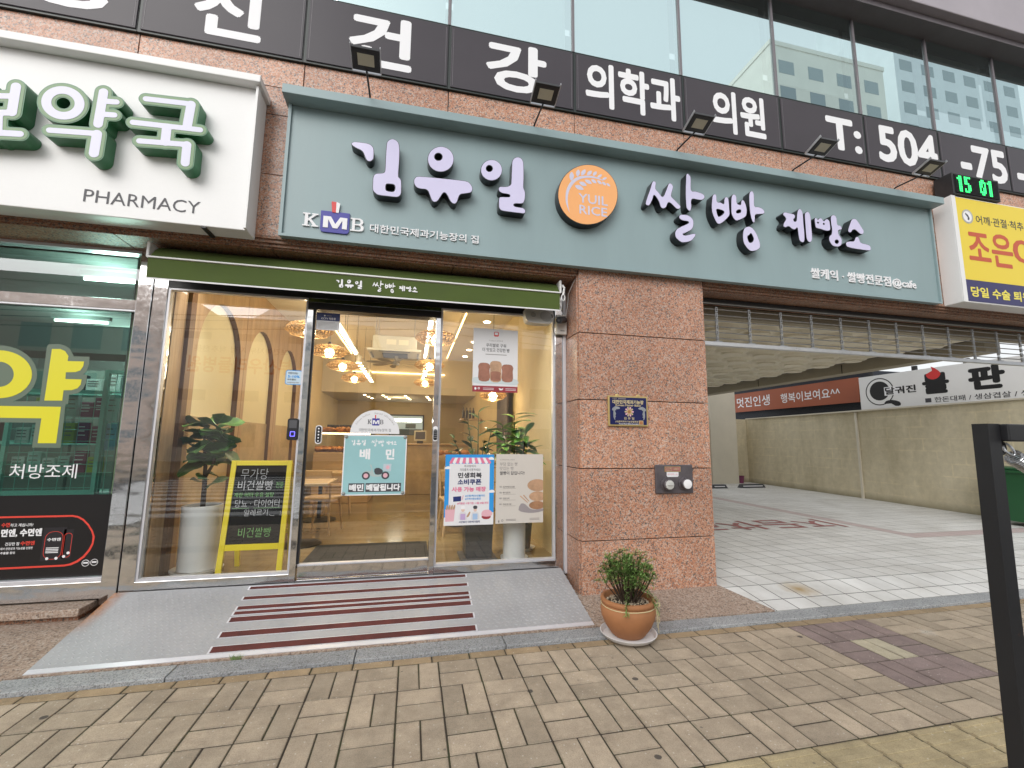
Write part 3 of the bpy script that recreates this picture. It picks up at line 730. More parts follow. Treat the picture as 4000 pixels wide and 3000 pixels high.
sheet('valance', [(3.996, 2.943), (3.997, 2.88), (3.998, 2.82), (3.997, 2.776)], AX0+.01, AX1-.008, 0.004, m_awn, awn, nx=30, wave=0.003)
sheet('hem', [(3.9945, 2.776), (3.995, 2.764)], AX0+.01, AX1-.008, 0.007, m_wht, awn, nx=30, wave=0.0)
B().tube([(AX0+.02, 4.16, 3.035), (AX1-.02, 4.16, 3.035)], 0.03, 12).o('roller_tube', m_alu, awn)
for x in (AX0-.008, AX1+.008):
    B().box(x-.012, x+.012, 4.01, 4.31, 2.955, 3.09, 0.008).o('end_bracket', m_white, awn)
B().tube([(AX1+.03, 4.02, 3.04), (AX1+.045, 4.01, 3.01), (AX1+.035, 4.0, 2.97), (AX1+.03, 4.0, 2.93)], 0.012, 8).o('crank_gear', m_white, awn)
B().tube([(AX1+.03+.018*cos(a), 4.0, 2.905+.03*sin(a)) for a in [i*pi/8 for i in range(17)]], 0.006, 6).o('crank_loop', m_white, awn)

# ================================================================== BAKERY SIGN
SY = 3.860
sign = thing('bakery_sign', 'long sage green shop sign with lilac Korean letters and an orange disc', 'sign', (2.5, 3.9, 3.19))
SX0, SX1, SZ0, SZ1 = -1.162, 6.215, 3.188, 4.405
B().box(SX0, SX1, SY, 3.925, SZ0, SZ1, 0.003).o('sign_panel', m_sign, sign)
r_ = B(); r_.box(SX0-.004, SX0+.022, SY-.022, SY-.001, SZ0-.006, SZ1).box(SX1-.022, SX1+.004, SY-.022, SY-.001, SZ0-.006, SZ1).box(SX0+.022, SX1-.022, SY-.022, SY-.001, SZ0-.006, SZ0+.016)
r_.o('sign_rim', m_sign, sign)
B().box(SX0-.03, SX1+.03, 3.715, 3.925, 4.407, 4.490, 0.004).o('sign_cap', m_sign, sign)
LF = 3.765                                            # front plane of the raised letters
def zm(ox, oy, s): return lambda p: (ox+p[0]*s, oy+p[1]*s)
ZA, ZB, ZD, ZE = zm(1350, 500, .18083), zm(1750, 550, .21097), zm(2480, 640, .23508), zm(2980, 780, .22604); ZT = zm(1000, 0, .5426)
def el(cx, cy_, rx, ry, n=22): return [(cx+rx*cos(2*pi*i/n), cy_+ry*sin(2*pi*i/n)) for i in range(n)]
LET = [
 (ZA, [[(120,340),(160,305),(230,300),(340,312),(480,335),(560,375),(605,440),(615,520),(610,640),(590,690),(550,720),(510,728),(460,705),(420,640),(395,570),(370,520),(320,480),(230,440),(150,385)]]),
 (ZA, [[(885,340),(905,290),(950,250),(1010,235),(1075,255),(1130,300),(1160,370),(1170,500),(1165,700),(1150,900),(1145,1050),(1180,1090),(1205,1140),(1210,1250),(1205,1400),(1180,1460),(1140,1490),(1080,1497),(900,1478),(740,1458),(670,1435),(610,1380),(582,1320),(585,1150),(592,1070),(620,1010),(680,980),(790,975),(835,950),(852,890),(862,650),(875,450)],
       [(905,1212),(1030,1225),(1058,1250),(1065,1300),(1050,1355),(1010,1375),(900,1360),(870,1320),(872,1240)]]),
 (ZT, [el(1330,1147,95,92), el(1313,1130,27,26,14)]),
 (ZT, [[(1135,1310),(1145,1280),(1180,1270),(1330,1283),(1500,1302),(1540,1320),(1560,1355),(1550,1385),(1510,1395),(1475,1400),(1460,1420),(1450,1450),(1435,1468),(1415,1465),(1395,1445),(1375,1405),(1357,1388),(1340,1400),(1315,1440),(1295,1455),(1270,1450),(1255,1420),(1240,1380),(1220,1365),(1180,1360),(1150,1345)]]),
 (ZB, [el(805,545,200,195), el(765,515,57,57,14)]),
 (ZB, [[(1180,460),(1185,390),(1210,335),(1260,305),(1310,303),(1360,330),(1390,380),(1402,450),(1405,700),(1400,860),(1420,920),(1432,980),(1425,1080),(1400,1150),(1350,1168),(1270,1165),(1225,1175),(1218,1195),(1240,1215),(1300,1228),(1390,1245),(1430,1280),(1435,1315),(1410,1350),(1300,1340),(1150,1322),(1010,1300),(960,1270),(938,1220),(938,1110),(945,1060),(975,1040),(1120,1040),(1145,1020),(1130,1000),(1080,985),(1010,975),(955,945),(932,905),(940,865),(970,848),(1080,848),(1140,825),(1165,790),(1172,650)]]),
 (ZD, [[(175,650),(190,590),(250,420),(280,320),(300,288),(330,290),(352,325),(345,415),(400,480),(450,545),(485,515),(530,400),(555,335),(585,320),(620,345),(635,400),(605,530),(650,590),(755,700),(750,740),(720,755),(680,740),(565,640),(520,720),(480,745),(440,735),(415,690),(395,630),(355,560),(315,525),(290,600),(250,680),(220,697),(185,685)]]),
 (ZD, [[(845,250),(850,185),(870,158),(900,180),(930,240),(935,440),(1000,455),(1110,490),(1155,530),(1155,575),(1110,605),(1050,600),(960,585),(935,625),(940,700),(930,770),(900,785),(865,750),(850,700),(840,500)]]),
 (ZD, [[(730,880),(745,850),(790,842),(870,850),(930,885),(970,940),(975,1020),(960,1070),(920,1110),(840,1150),(795,1170),(830,1188),(900,1175),(970,1158),(1008,1170),(1005,1200),(970,1250),(930,1285),(850,1305),(780,1308),(720,1270),(675,1220),(665,1150),(690,1090),(750,1050),(850,1005),(890,980),(880,960),(820,950),(770,935),(735,905)]]),
 (ZD, [[(1280,580),(1295,520),(1325,500),(1355,530),(1365,630),(1420,640),(1475,665),(1480,610),(1495,560),(1520,550),(1550,575),(1562,640),(1570,750),(1572,850),(1520,920),(1450,980),(1400,1003),(1360,985),(1320,910),(1285,820),(1272,720)], [(1355,765),(1400,760),(1475,790),(1465,830),(1395,877),(1370,840)]]),
 (ZD, [[(1600,570),(1620,515),(1640,505),(1670,520),(1690,570),(1695,655),(1740,680),(1760,670),(1765,620),(1785,598),(1815,620),(1845,690),(1860,780),(1845,870),(1790,910),(1720,940),(1680,945),(1640,910),(1605,840),(1597,740)], [(1690,785),(1720,765),(1755,768),(1755,805),(1710,820),(1685,810)]]),
 (ZD, [[(1895,560),(1905,480),(1930,452),(1960,465),(1980,530),(1985,700),(2040,715),(2100,735),(2145,775),(2155,815),(2130,835),(2060,840),(2000,850),(1995,920),(1985,980),(1950,960),(1925,880),(1905,760)]]),
 (ZD, [[(1790,1200),(1800,1110),(1830,1060),(1890,1040),(1950,1065),(2010,1140),(2050,1230),(2080,1330),(2075,1400),(2020,1440),(1945,1455),(1890,1430),(1830,1360),(1800,1290)], [(1870,1210),(1900,1185),(1925,1158),(1950,1190),(1970,1250),(1950,1295),(1910,1308),(1885,1280)]]),
 (ZE, [[(345,240),(375,215),(460,235),(530,250),(555,285),(550,320),(530,340),(535,370),(560,378),(580,350),(588,250),(600,190),(630,155),(665,180),(690,250),(700,400),(715,550),(720,680),(705,735),(670,738),(630,700),(610,600),(595,490),(570,505),(545,520),(510,510),(480,490),(450,465),(420,468),(395,482),(360,470),(350,440),(360,400),(395,340),(380,300),(350,270)]]),
 (ZE, [[(720,270),(735,225),(765,205),(800,230),(825,300),(835,450),(850,600),(848,700),(820,738),(780,725),(750,660),(735,500)]]),
 (ZE, [[(890,370),(895,320),(915,310),(935,330),(950,345),(970,320),(995,315),(1020,330),(1035,360),(1060,365),(1080,340),(1110,335),(1145,365),(1160,430),(1165,510),(1140,540),(1080,538),(990,510),(920,490),(905,460)], el(950,398,11,11,8), el(1050,420,12,12,8)]),
 (ZE, [[(1170,320),(1180,280),(1215,262),(1250,280),(1275,330),(1285,430),(1330,445),(1362,490),(1355,520),(1320,525),(1300,545),(1310,600),(1350,660),(1365,720),(1355,780),(1320,810),(1270,815),(1210,800),(1165,750),(1140,690),(1150,630),(1185,590),(1190,500),(1175,420)], el(1275,728,31,31,12)]),
 (ZE, [[(1470,530),(1480,480),(1520,370),(1545,335),(1580,330),(1620,350),(1700,470),(1740,540),(1735,590),(1700,600),(1660,580),(1610,535),(1580,520),(1545,530),(1530,560),(1500,570),(1475,555)]]),
 (ZE, [[(1430,760),(1445,730),(1490,720),(1560,718),(1585,690),(1600,650),(1630,640),(1660,670),(1690,740),(1770,765),(1840,790),(1865,840),(1855,880),(1800,880),(1650,860),(1510,835),(1450,810)]]),
]
def offset_loop(P, d):
    """Shrink (d<0) or grow a closed loop along its vertex normals."""
    n = len(P); a = sum(P[i][0]*P[(i+1) % n][1]-P[(i+1) % n][0]*P[i][1] for i in range(n)); sg = 1 if a > 0 else -1
    out = []
    for i in range(n):
        ax, az = P[i-1]; bx, bz = P[(i+1) % n]; tx, tz = bx-ax, bz-az; l_ = sqrt(tx*tx+tz*tz) or 1
        out.append((P[i][0]+sg*tz/l_*d, P[i][1]-sg*tx/l_*d))
    return out
def world_loop(Z, P, y, k=3):
    out = []
    for p in smooth_loop(P, k):
        q = onY(*Z(p), y); out.append((q.x, q.z))
    return out
GLYPHS = []                                           # the word as flat loops, reused small on the awning and a poster
for Z, cs in LET:
    loops = [world_loop(Z, c_, LF) for c_ in cs]
    GLYPHS.append(loops)
    body = plate('raised_letter', loops, SY-.001, SY-.001-LF, m_lside, sign)
    face = [offset_loop(loops[0], -0.0045)]+[offset_loop(h_, 0.0045) for h_ in loops[1:]]
    plate('letter_face', face, LF-.0005, 0.002, m_lett, body)
gxs = [p[0] for L_ in GLYPHS for l_ in L_ for p in l_]; gzs = [p[1] for L_ in GLYPHS for l_ in L_ for p in l_]
GBOX = (min(gxs), max(gxs), min(gzs), max(gzs))
def small_word(x0, x1, zc, zs, y, m, parent, tf=None, gap=None):
    """The shop name as flat print between x0 and x1."""
    ax, bx, az, bz = GBOX; k_ = (x1-x0)/(bx-ax)
    allv = []; allf = []
    for L_ in GLYPHS:
        cx_ = sum(p[0] for p in L_[0])/len(L_[0])
        sh = 0.0
        if gap: sh = gap(cx_)
        lp = [[((p[0]-ax+sh)*k_+x0, zc+(p[1]-(az+bz)/2)*k_*zs) for p in l_[::2]] for l_ in L_]
        vs, fs = curve_mesh(lp, 0.0); n0 = len(allv)
        allv += [(a_, y, b_) for a_, b_, c_ in vs]; allf += [tuple(i+n0 for i in f) for f in fs]
    if tf: allv = [tf(p) for p in allv]
    return mesh_obj('lettering', allv, allf, m, parent)
# gap in the big word where the disc sits is closed up in the small version
closeup = lambda cx_: -0.62 if cx_ > 1.9 else 0.0
small_word(onY(1312, 1110, 3.992).x, onY(1600, 1130, 3.992).x+0.16, 2.862, 1.0, 3.9915, m_wht, awn, gap=closeup)
# orange disc with an ear of rice
ZC = zm(2150, 600, .18083)
disc = plate('logo_disc', [world_loop(ZC, el(808,888,648,650,36), LF, 2)], SY-.001, SY-.001-LF, m_lside, sign)
plate('disc_face', [offset_loop(world_loop(ZC, el(808,888,648,650,36), LF, 2), -0.005)], LF-.0005, 0.002, m_orange, disc)
ear = [[(415,1275),(365,1150),(335,1050),(328,920),(345,790),(385,690),(440,610),(520,540),(620,495),(740,478),(880,482),(1000,510),(1100,555),(1155,598),(1080,565),(960,535),(830,522),(700,535),(600,570),(510,635),(440,730),(395,830),(375,940),(375,1060),(395,1190)]]
def leafp(a, b, wd):
    ax, ay = a; bx, by = b; dx, dy = bx-ax, by-ay; l_ = sqrt(dx*dx+dy*dy); nx_, ny_ = -dy/l_*wd, dx/l_*wd
    return [a, (ax+dx*.25+nx_*.8, ay+dy*.25+ny_*.8), (ax+dx*.5+nx_, ay+dy*.5+ny_), (ax+dx*.75+nx_*.75, ay+dy*.75+ny_*.75), b, (ax+dx*.75-nx_*.75, ay+dy*.75-ny_*.75), (ax+dx*.5-nx_, ay+dy*.5-ny_), (ax+dx*.25-nx_*.8, ay+dy*.25-ny_*.8)]
for a, b_, wd in (((460,395),(455,585),48),((605,345),(585,497),42),((755,345),(668,470),42),((895,375),(790,462),38),((998,390),(920,475),34),((1115,455),(1015,515),28),((1220,520),(1118,562),25),
                  ((530,690),(718,775),45),((622,615),(782,693),40),((745,565),(892,650),36),((885,557),(995,640),32),((1012,580),(1110,660),28),((1118,612),(1200,685),26),((1210,640),(1290,708),22)):
    ear.append(leafp(a, b_, wd))
for e_ in ear: plate('rice_ear', [world_loop(ZC, e_, LF-.003, 2)], LF-.0028, 0.0008, m_lwhite, disc)
x0, x1, z0, z1 = boxpx(2150+605*.18083, 2150+1235*.18083, 600+850*.18083, 600+1040*.18083, LF-.003)
text('YUIL', x0, x1, z0-.005, z1, LF-.0036, m_lwhite, disc, bold=0.012)
x0, x1, z0, z1 = boxpx(2150+625*.18083, 2150+1225*.18083, 600+1100*.18083, 600+1285*.18083, LF-.003)
text('RICE', x0, x1, z0-.005, z1, LF-.0036, m_lwhite, disc, bold=0.012)
# association mark and small lines of text
ZK = zm(1150, 760, .33906)
def kx(*p): return boxpx(1150+p[0]*.33906, 1150+p[1]*.33906, 760+p[2]*.33906, 760+p[3]*.33906, SY-.012)
def serif(ch, x0, x1, z0, z1, y, m, parent, depth):
    """A slab-serif K or B built from strokes."""
    w_ = x1-x0; h_ = z1-z0; t_ = h_*0.10
    P = lambda l_: [(x0+a*w_, z0+b_*h_) for a, b_ in l_]
    if ch == 'K':
        o_ = [P([(0,0),(0.46,0),(0.46,.09),(0.33,.09),(0.33,.40),(0.40,.46),(0.66,.09),(.58,.09),(.58,0),(1.0,0),(1.0,.09),(.90,.09),(.52,.57),(.86,.91),(.97,.91),(.97,1),(.58,1),(.58,.91),(.68,.91),(.33,.56),(.33,.91),(.46,.91),(.46,1),(0,1),(0,.91),(.13,.91),(.13,.09),(0,.09)])]
    else:
        o_ = [P([(0,0),(.68,0),(.88,.05),(.99,.16),(1.0,.32),(.93,.45),(.78,.52),(.90,.60),(.95,.75),(.88,.91),(.68,1.0),(0,1),(0,.91),(.13,.91),(.13,.09),(0,.09)]),
              P([(.33,.09),(.60,.09),(.74,.14),(.79,.27),(.74,.41),(.60,.46),(.33,.46)]), P([(.33,.55),(.58,.55),(.70,.60),(.74,.73),(.70,.86),(.58,.91),(.33,.91)])]
    return plate('lettering', o_, y, depth, m, parent)
def kmb(x0, x1, z0, z1, y, parent, depth, mk, mw, mb=None):
    """K, white M on a blue chef's hat box with a red brush, B."""
    mb = mb or m_blue; W_ = x1-x0; H_ = z1-z0
    serif('K', x0, x0+W_*.255, z0+H_*.13, z0+H_*.55, y, mk, parent, depth)
    serif('B', x0+W_*.775, x1, z0+H_*.13, z0+H_*.55, y, mk, parent, depth)
    bx0, bx1, bz0, bz1 = x0+W_*.285, x0+W_*.755, z0, z0+H_*.68
    r2 = (bx1-bx0)*.10
    sh = [(bx0, bz1), (bx0, bz0+r2), (bx0+r2*.3, bz0+r2*.3), (bx0+r2, bz0), (bx1-r2, bz0), (bx1-r2*.3, bz0+r2*.3), (bx1, bz0+r2), (bx1, bz1)]
    hat = plate('logo_box', [sh], y, depth, mb, parent)
    mw_, mh = bx1-bx0, bz1-bz0
    Mx = lambda l_: [(bx0+mw_*a, bz0+mh*b_) for a, b_ in l_]
    plate('logo_letter', [Mx([(.10,.20),(.27,.20),(.27,.60),(.44,.20),(.60,.20),(.76,.60),(.76,.20),(.93,.20),(.93,.74),(.68,.74),(.52,.40),(.36,.74),(.10,.74)])], y-depth-.0002, max(depth*.4, .0004), mw, hat)
    cx_ = (bx0+bx1)/2; bw = W_*.07
    plate('brush', [[(cx_-bw*.75, bz1-H_*.03), (cx_+bw*.1, bz1-H_*.03), (cx_+bw*.1, z1-.01*H_), (cx_-bw, z1), (cx_-bw*1.05, z1-H_*.05)]], y-depth-.0002, max(depth*.4, .0004), m_red, hat)
    plate('brush', [[(cx_+bw*.12, bz1-H_*.03), (cx_+bw*.75, bz1-H_*.03), (cx_+bw*1.0, z1-H_*.04), (cx_+bw*.12, z1)]], y-depth-.0002, max(depth*.4, .0004), mw, hat)
a = onY(1150+90*.33906, 760+345*.33906, SY-.012); b_ = onY(1150+798*.33906, 760+415*.33906, SY-.012); tp = onY(1150+465*.33906, 760+88*.33906, SY-.012); bt = onY(1150+450*.33906, 760+440*.33906, SY-.012)
kmb(a.x, b_.x, bt.z, tp.z, SY-.001, sign, 0.014, m_wht, m_wht)
x0, x1, z0, z1 = kx(872, 2125, 338, 435)
text('대한민국제과기능장의 집', x0, x1, z0+.004, z1+.004, SY-.001, m_wht, sign, depth=0.012, bold=0.012)
p0 = onY(3000+345*.4822, 850+400*.4822, SY-.012); p1 = onY(3000+1205*.4822, 850+575*.4822, SY-.012); p2 = onY(3000+345*.4822, 850+490*.4822, SY-.012)
text('쌀케익 · 쌀빵전문점@cafe', p0.x, p1.x, p2.z-.012, p0.z-.004, SY-.001, m_wht, sign, depth=0.012, bold=0.016)

# floodlights on arms above the sign
m_lens = grime('frosted_lamp_lens', (0.50,0.47,0.36), 0.06, 5.0, 0.35)
fl = [(-0.48, 'first floodlight from the pharmacy side, on its arm above the sage sign'), (1.04, 'second floodlight from the left on top of the sage sign'), (2.59, 'middle floodlight of the five on top of the sage sign'),
      (4.04, 'fourth floodlight from the left on top of the sage sign'), (5.50, 'floodlight nearest the green digital clock, on top of the sage sign')]
for i, (x, lab) in enumerate(fl):
    f = thing('floodlight', lab, 'floodlight', (x, 3.76, 4.492), 'floodlights over the bakery sign')
    B().tube([(x, 3.76, 4.492), (x, 3.72, 4.515), (x, 3.43, 4.50)], 0.0085, 8).o('arm', m_blkm, f)
    c0 = Vector((x, 3.365, 4.545)); tl_ = radians(20)
    ay = Vector((0, cos(tl_), -sin(tl_))); an = Vector((0, -sin(tl_), -cos(tl_)))*-1   # lamp face looks down and back to the sign
    up_ = Vector((0, sin(tl_), cos(tl_)))
    B().obox(c0, (0.108,0,0), ay*0.082, up_*0.014).o('housing', m_blkm, f)
    fins = B()
    for k in range(-4, 5): fins.obox(c0+Vector((k*0.022,0,0))+up_*0.024, (0.003,0,0), ay*0.06, up_*0.010)
    fins.o('cooling_fins', m_blkm, f)
    B().obox(c0-up_*0.0155, (0.094,0,0), ay*0.068, up_*0.0012).o('bezel', m_black, f)
    B().obox(c0-up_*0.0175, (0.064,0,0), ay*0.044, up_*0.0012).o('lens', m_lens, f)
    br = B()
    for s_ in (-1, 1): br.obox(c0+Vector((s_*0.114,0,0))-ay*0.0+up_*0.0, (0.003,0,0), ay*0.10, up_*0.012)
    br.obox(c0+ay*0.103, (0.114,0,0), ay*0.003, up_*0.012)
    br.o('bracket', m_galv, f)

# ================================================================== PHARMACY SIGN
PY = 3.745
phs = thing('pharmacy_sign', 'white pharmacy sign box with deep green rounded letters', 'sign', (-2.4, 3.85, 3.14))
PX1 = onY(966, 890, PY).x
B().box(-5.6, PX1, PY, 3.925, 3.150, 4.41, 0.006).o('sign_box', m_white, phs)
B().box(-5.6, PX1+.028, 3.655, 3.925, 4.412, 4.478, 0.006).o('sign_cap', m_white, phs)
b = B(); b.box(PX1-.012, PX1+.006, PY-.05, PY-.001, 3.150, 4.41); b.o('sign_rim', m_white, phs)
B().box(-1.70, -1.665, 3.75, 3.93, 3.138, 3.149).o('bracket', m_blkm, phs)
PLF = PY-0.112
ZG = zm(0, 250, .38879)
def sdf_mesh(strokes, rings, grow, y0, y1, step):
    """Union of round strokes (and oval rings) as an extruded solid, by marching squares."""
    pts = [p for s_ in strokes for p in (s_[0], s_[1])]+[(r_[0]+sx*r_[2], r_[1]+sz*r_[3]) for r_ in rings for sx in (-1, 1) for sz in (-1, 1)]
    mx = max([s_[2] for s_ in strokes]+[r_[4] for r_ in rings])+grow+2*step
    xa = min(p[0] for p in pts)-mx; xb = max(p[0] for p in pts)+mx; za = min(p[1] for p in pts)-mx; zb = max(p[1] for p in pts)+mx
    nx_ = int((xb-xa)/step)+2; nz_ = int((zb-za)/step)+2
    def D(x, z):
        d = 9.0
        for (p, q, r_) in strokes:
            vx, vz = q[0]-p[0], q[1]-p[1]; t = ((x-p[0])*vx+(z-p[1])*vz)/(vx*vx+vz*vz); t = 0 if t < 0 else 1 if t > 1 else t
            e_ = sqrt((x-p[0]-t*vx)**2+(z-p[1]-t*vz)**2)-r_
            if e_ < d: d = e_
        for (cx_, cz_, rx, rz, hw) in rings:
            dx, dz = (x-cx_)/rx, (z-cz_)/rz; l_ = sqrt(dx*dx+dz*dz) or 1e-6
            e_ = abs(l_-1)*sqrt((dx/l_*rx)**2+(dz/l_*rz)**2)-hw
            if e_ < d: d = e_
        return d-grow
    val = [[D(xa+i*step, za+j*step) for i in range(nx_)] for j in range(nz_)]
    vid = {}; vs = []; fs = []; rim = {}
    def gv(key, x, z):
        if key not in vid: vid[key] = len(vs); vs.append((x, z))
        return vid[key]
    def corner(i, j): return gv(('c', i, j), xa+i*step, za+j*step)
    def edge(i, j, a, b_):
        k_ = ('e',)+tuple(sorted(((i, j), (a, b_))))
        f0, f1 = val[j][i], val[b_][a]; t = f0/(f0-f1)
        return gv(k_, xa+(i+(a-i)*t)*step, za+(j+(b_-j)*t)*step)
    for j in range(nz_-1):
        for i in range(nx_-1):
            c_ = [(i, j), (i+1, j), (i+1, j+1), (i, j+1)]; ins = [val[b_][a] < 0 for a, b_ in c_]
            if not any(ins): continue
            poly = []
            for k in range(4):
                p, q = c_[k], c_[(k+1) % 4]
                if ins[k]: poly.append(corner(*p))
                if ins[k] != ins[(k+1) % 4]:
                    e_ = edge(*p, *q); poly.append(e_)
            if len(poly) > 2: fs.append(tuple(poly))
    cnt = {}
    for f in fs:
        for k in range(len(f)): cnt[(f[k], f[(k+1) % len(f)])] = 1
    N = len(vs); V = [(x, y1, z) for x, z in vs]+[(x, y0, z) for x, z in vs]; Fc = list(fs)
    for (a, b_) in cnt:
        if (b_, a) not in cnt: Fc.append((b_, a, a+N, b_+N))
    return V, Fc
def gpt(p): 
    q = onY(*ZG(p), PLF); return (q.x, q.z)
GS = .38879/FPX*PLF*1.02
def ph_letter(strokes, rings):
    S_ = [(gpt(a), gpt(b_), h_*GS) for a, b_, h_ in strokes]
    R_ = []
    for (cx_, cy_, rx, ry, hw) in rings:
        c_ = gpt((cx_, cy_)); R_.append((c_[0], c_[1], abs(gpt((cx_+rx, cy_))[0]-gpt((cx_-rx, cy_))[0])/2, abs(gpt((cx_, cy_+ry))[1]-gpt((cx_, cy_-ry))[1])/2, hw*GS))
    V, Fc = sdf_mesh(S_, R_, 35*GS, PY-.001, PLF, 0.0075); body = mesh_obj('raised_letter', V, Fc, m_green, phs)
    V, Fc = sdf_mesh(S_, R_, 26*GS, PLF-.0003, PLF-.0016, 0.0075); mesh_obj('letter_border', V, Fc, m_greenf, body)
    V, Fc = sdf_mesh(S_, R_, 0.0, PLF-.0018, PLF-.0032, 0.0075); mesh_obj('letter_face', V, Fc, m_lwhite, body)
ph_letter([((-150,225),(-180,490),36),((165,228),(122,488),36),((-165,322),(150,325),25),((-175,490),(130,492),27),((-20,530),(-25,690),36),((-330,675),(205,705),27)], [])
ph_letter([((1043,285),(988,605),36),((1060,377),(1172,385),25),((1040,507),(1150,515),25),((500,667),(985,702),25),((978,705),(946,900),38)], [(637,393,170,130,36)])
ph_letter([((1468,352),(1930,405),25),((1922,410),(1885,610),38),((1338,588),(2012,664),25),((1678,640),(1662,785),38),((1402,775),(1890,812),25),((1880,815),(1862,995),36)], [])
x0, x1, z0, z1 = boxpx(332, 787, 735, 782, PY)
text('PHARMACY', x0, x1, z0-.012, z1-.006, PY-.001, m_dkprint, phs, depth=0.002, bold=-0.004, res=3)

# ================================================================== CLINIC SIGN AND CLOCK AT THE RIGHT
YX0, YY = 6.37, 3.725
ys = thing('clinic_sign', 'yellow and navy clinic sign box at the right end of the sage sign', 'sign', (7.2, 3.82, 3.17))
m_yel = mat('yellow_film', (0.78,0.60,0.045), 0.35); m_navy = mat('navy_film', (0.030,0.026,0.115), 0.35); m_ored = mat('rust_red_film', (0.52,0.085,0.03), 0.4); m_ytext = mat('pale_yellow_print', (0.80,0.70,0.10), 0.4)
B().box(YX0, 9.4, YY, 3.925, 3.185, 4.545, 0.006).o('sign_box', m_white, ys)
B().box(YX0+.07, 9.4, YY-.004, YY-.001, 3.47, 4.53).o('sign_face', m_yel, ys)
B().box(YX0+.07, 9.4, YY-.004, YY-.001, 3.20, 3.469).o('sign_face', m_navy, ys)
B().box(YX0, YX0+.065, YY-.008, YY-.0005, 3.185, 4.545).o('edge_profile', m_white, ys)
ZY = zm(3640, 640, .34951)
def ypx(l_, r_, t_, b_, y=YY-.005): return boxpx(3640+l_*.34951, 3640+r_*.34951, 640+t_*.34951, 640+b_*.34951, y)
def yt(s, l_, r_, t_, b_, m, bold):
    x0, x1, z0, z1 = ypx(l_, r_, t_, b_); z0 -= .0; text(s, x0, x1, z0, z1, YY-.005, m, ys, bold=bold, res=3)
yt('조은', 380, 895, 730, 1105, m_ored, 0.022)
x0 = onY(3640+905*.34951, 640+960*.34951, YY-.005).x
text('아', x0, x0+.62, ypx(380,895,730,1105)[2], ypx(380,895,730,1105)[3], YY-.005, m_ored, ys, bold=0.022, res=3)
yt('어깨·관절·척추', 485, 1010, 570, 668, m_dkprint, 0.012)
x0, x1, z0, z1 = ypx(430, 1060, 1365, 1480); text('당일 수술 퇴원', x0, x1+.05, z0, z1, YY-.005, m_ytext, ys, bold=0.03, res=3)
c_ = onY(3640+400*.34951, 640+588*.34951, YY-.006)
plate('emblem', [circle(c_.x, c_.z, 0.092), circle(c_.x, c_.z, 0.075)], YY-.0048, 0.0006, m_alu, ys); plate('emblem', [circle(c_.x, c_.z, 0.072)], YY-.0048, 0.0005, m_wht, ys)
plate('emblem', [[(c_.x-.04, c_.z+.03), (c_.x-.03, c_.z+.045), (c_.x+.01, c_.z+.02), (c_.x+.03, c_.z-.02), (c_.x+.02, c_.z-.045), (c_.x-.005, c_.z-.045), (c_.x, c_.z-.01)]], YY-.0055, 0.0005, m_dkprint, ys)
clk = thing('digital_clock', 'small black digital clock showing 15 01 in green lights', 'clock', (6.8, 3.78, 4.547))
CY = 3.70
B().box(6.40, 7.19, CY, 3.90, 4.553, 4.842, 0.006).o('clock_case', m_blkm, clk)
m_led = mat('green_led', (0.02,0.3,0.05), 0.5, emit=(0.03,0.95,0.18), estr=2.0); m_ledbg = mat('unlit_led_board', (0.012,0.013,0.013), 0.5)
rbox('led_board', 6.425, 7.165, CY-.004, CY-.001, 4.575, 4.820, m_ledbg, clk)
lv = B()
for i in range(15): lv.box(6.425, 7.165, CY-.012, CY-.0045, 4.578+i*0.0163, 4.582+i*0.0163)
lv.o('louvres', m_black, clk)
DIG = {'1': ['0110','1110','0110','0110','0110','0110','0110','0110'], '5': ['1111','1100','1100','1110','0011','0011','1011','1110'], '0': ['0110','1111','1101','1101','1011','1011','1111','0110']}
dot = B()
for ch, ox in (('1', 6.455), ('5', 6.575), ('0', 6.83), ('1', 6.96)):
    for r in range(8):
        for c in range(4):
            if DIG[ch][r][c] == '1':
                x = ox+c*0.027; z = 4.795-r*0.0265
                for dz in (0, -.012): dot.box(x, x+.020, CY-.0135, CY-.0125, z-.0055+dz, z+.0035+dz)
dot.o('digits', m_led, clk)
# ================================================================== BAKERY INTERIOR (shell)
def wood_mat(name, c0, c1, scale=7.0, rough=0.45, axis='Z'):
    m = mat(name, c0, rough); t = NT(m)
    st = {'Z': (1, 1, 0.06), 'Y': (1, 0.06, 1), 'X': (0.06, 1, 1)}[axis]
    v_ = t.mapn(t.pos(), st); a = t.noise(scale*5, 5, 0.65, v_); b_ = t.noise(scale, 3, 0.5, v_)
    c = t.ramp(a, [(0.3, c0), (0.7, c1)]); c = t.mix(0.6, c, t.ramp(b_, [(0.3, (0.75,)*3), (0.7, (1.15,)*3)]), 'MULTIPLY')
    t.col(c); return m
m_wood = wood_mat('oak_panel', (0.36,0.225,0.115), (0.50,0.34,0.19))
m_woodd = wood_mat('walnut_edge', (0.10,0.045,0.02), (0.17,0.08,0.035))
m_woodl = wood_mat('light_beech', (0.55,0.38,0.20), (0.66,0.48,0.28), axis='X')
m_archc = grime('cream_plaster', (0.78,0.71,0.48), 0.04, 1.0, 0.9)
m_wain = grime('travertine', (0.50,0.38,0.22), 0.22, 4.0, 0.6, fine=40)
m_flute = grime('cream_fluted_panel', (0.66,0.53,0.30), 0.06, 2.0, 0.7)
m_ceil = grime('warm_white_ceiling', (0.74,0.68,0.55), 0.02, 1.0, 0.9)
m_floor = grime('polished_beige_floor', (0.36,0.27,0.16), 0.30, 1.6, 0.14, fine=30)
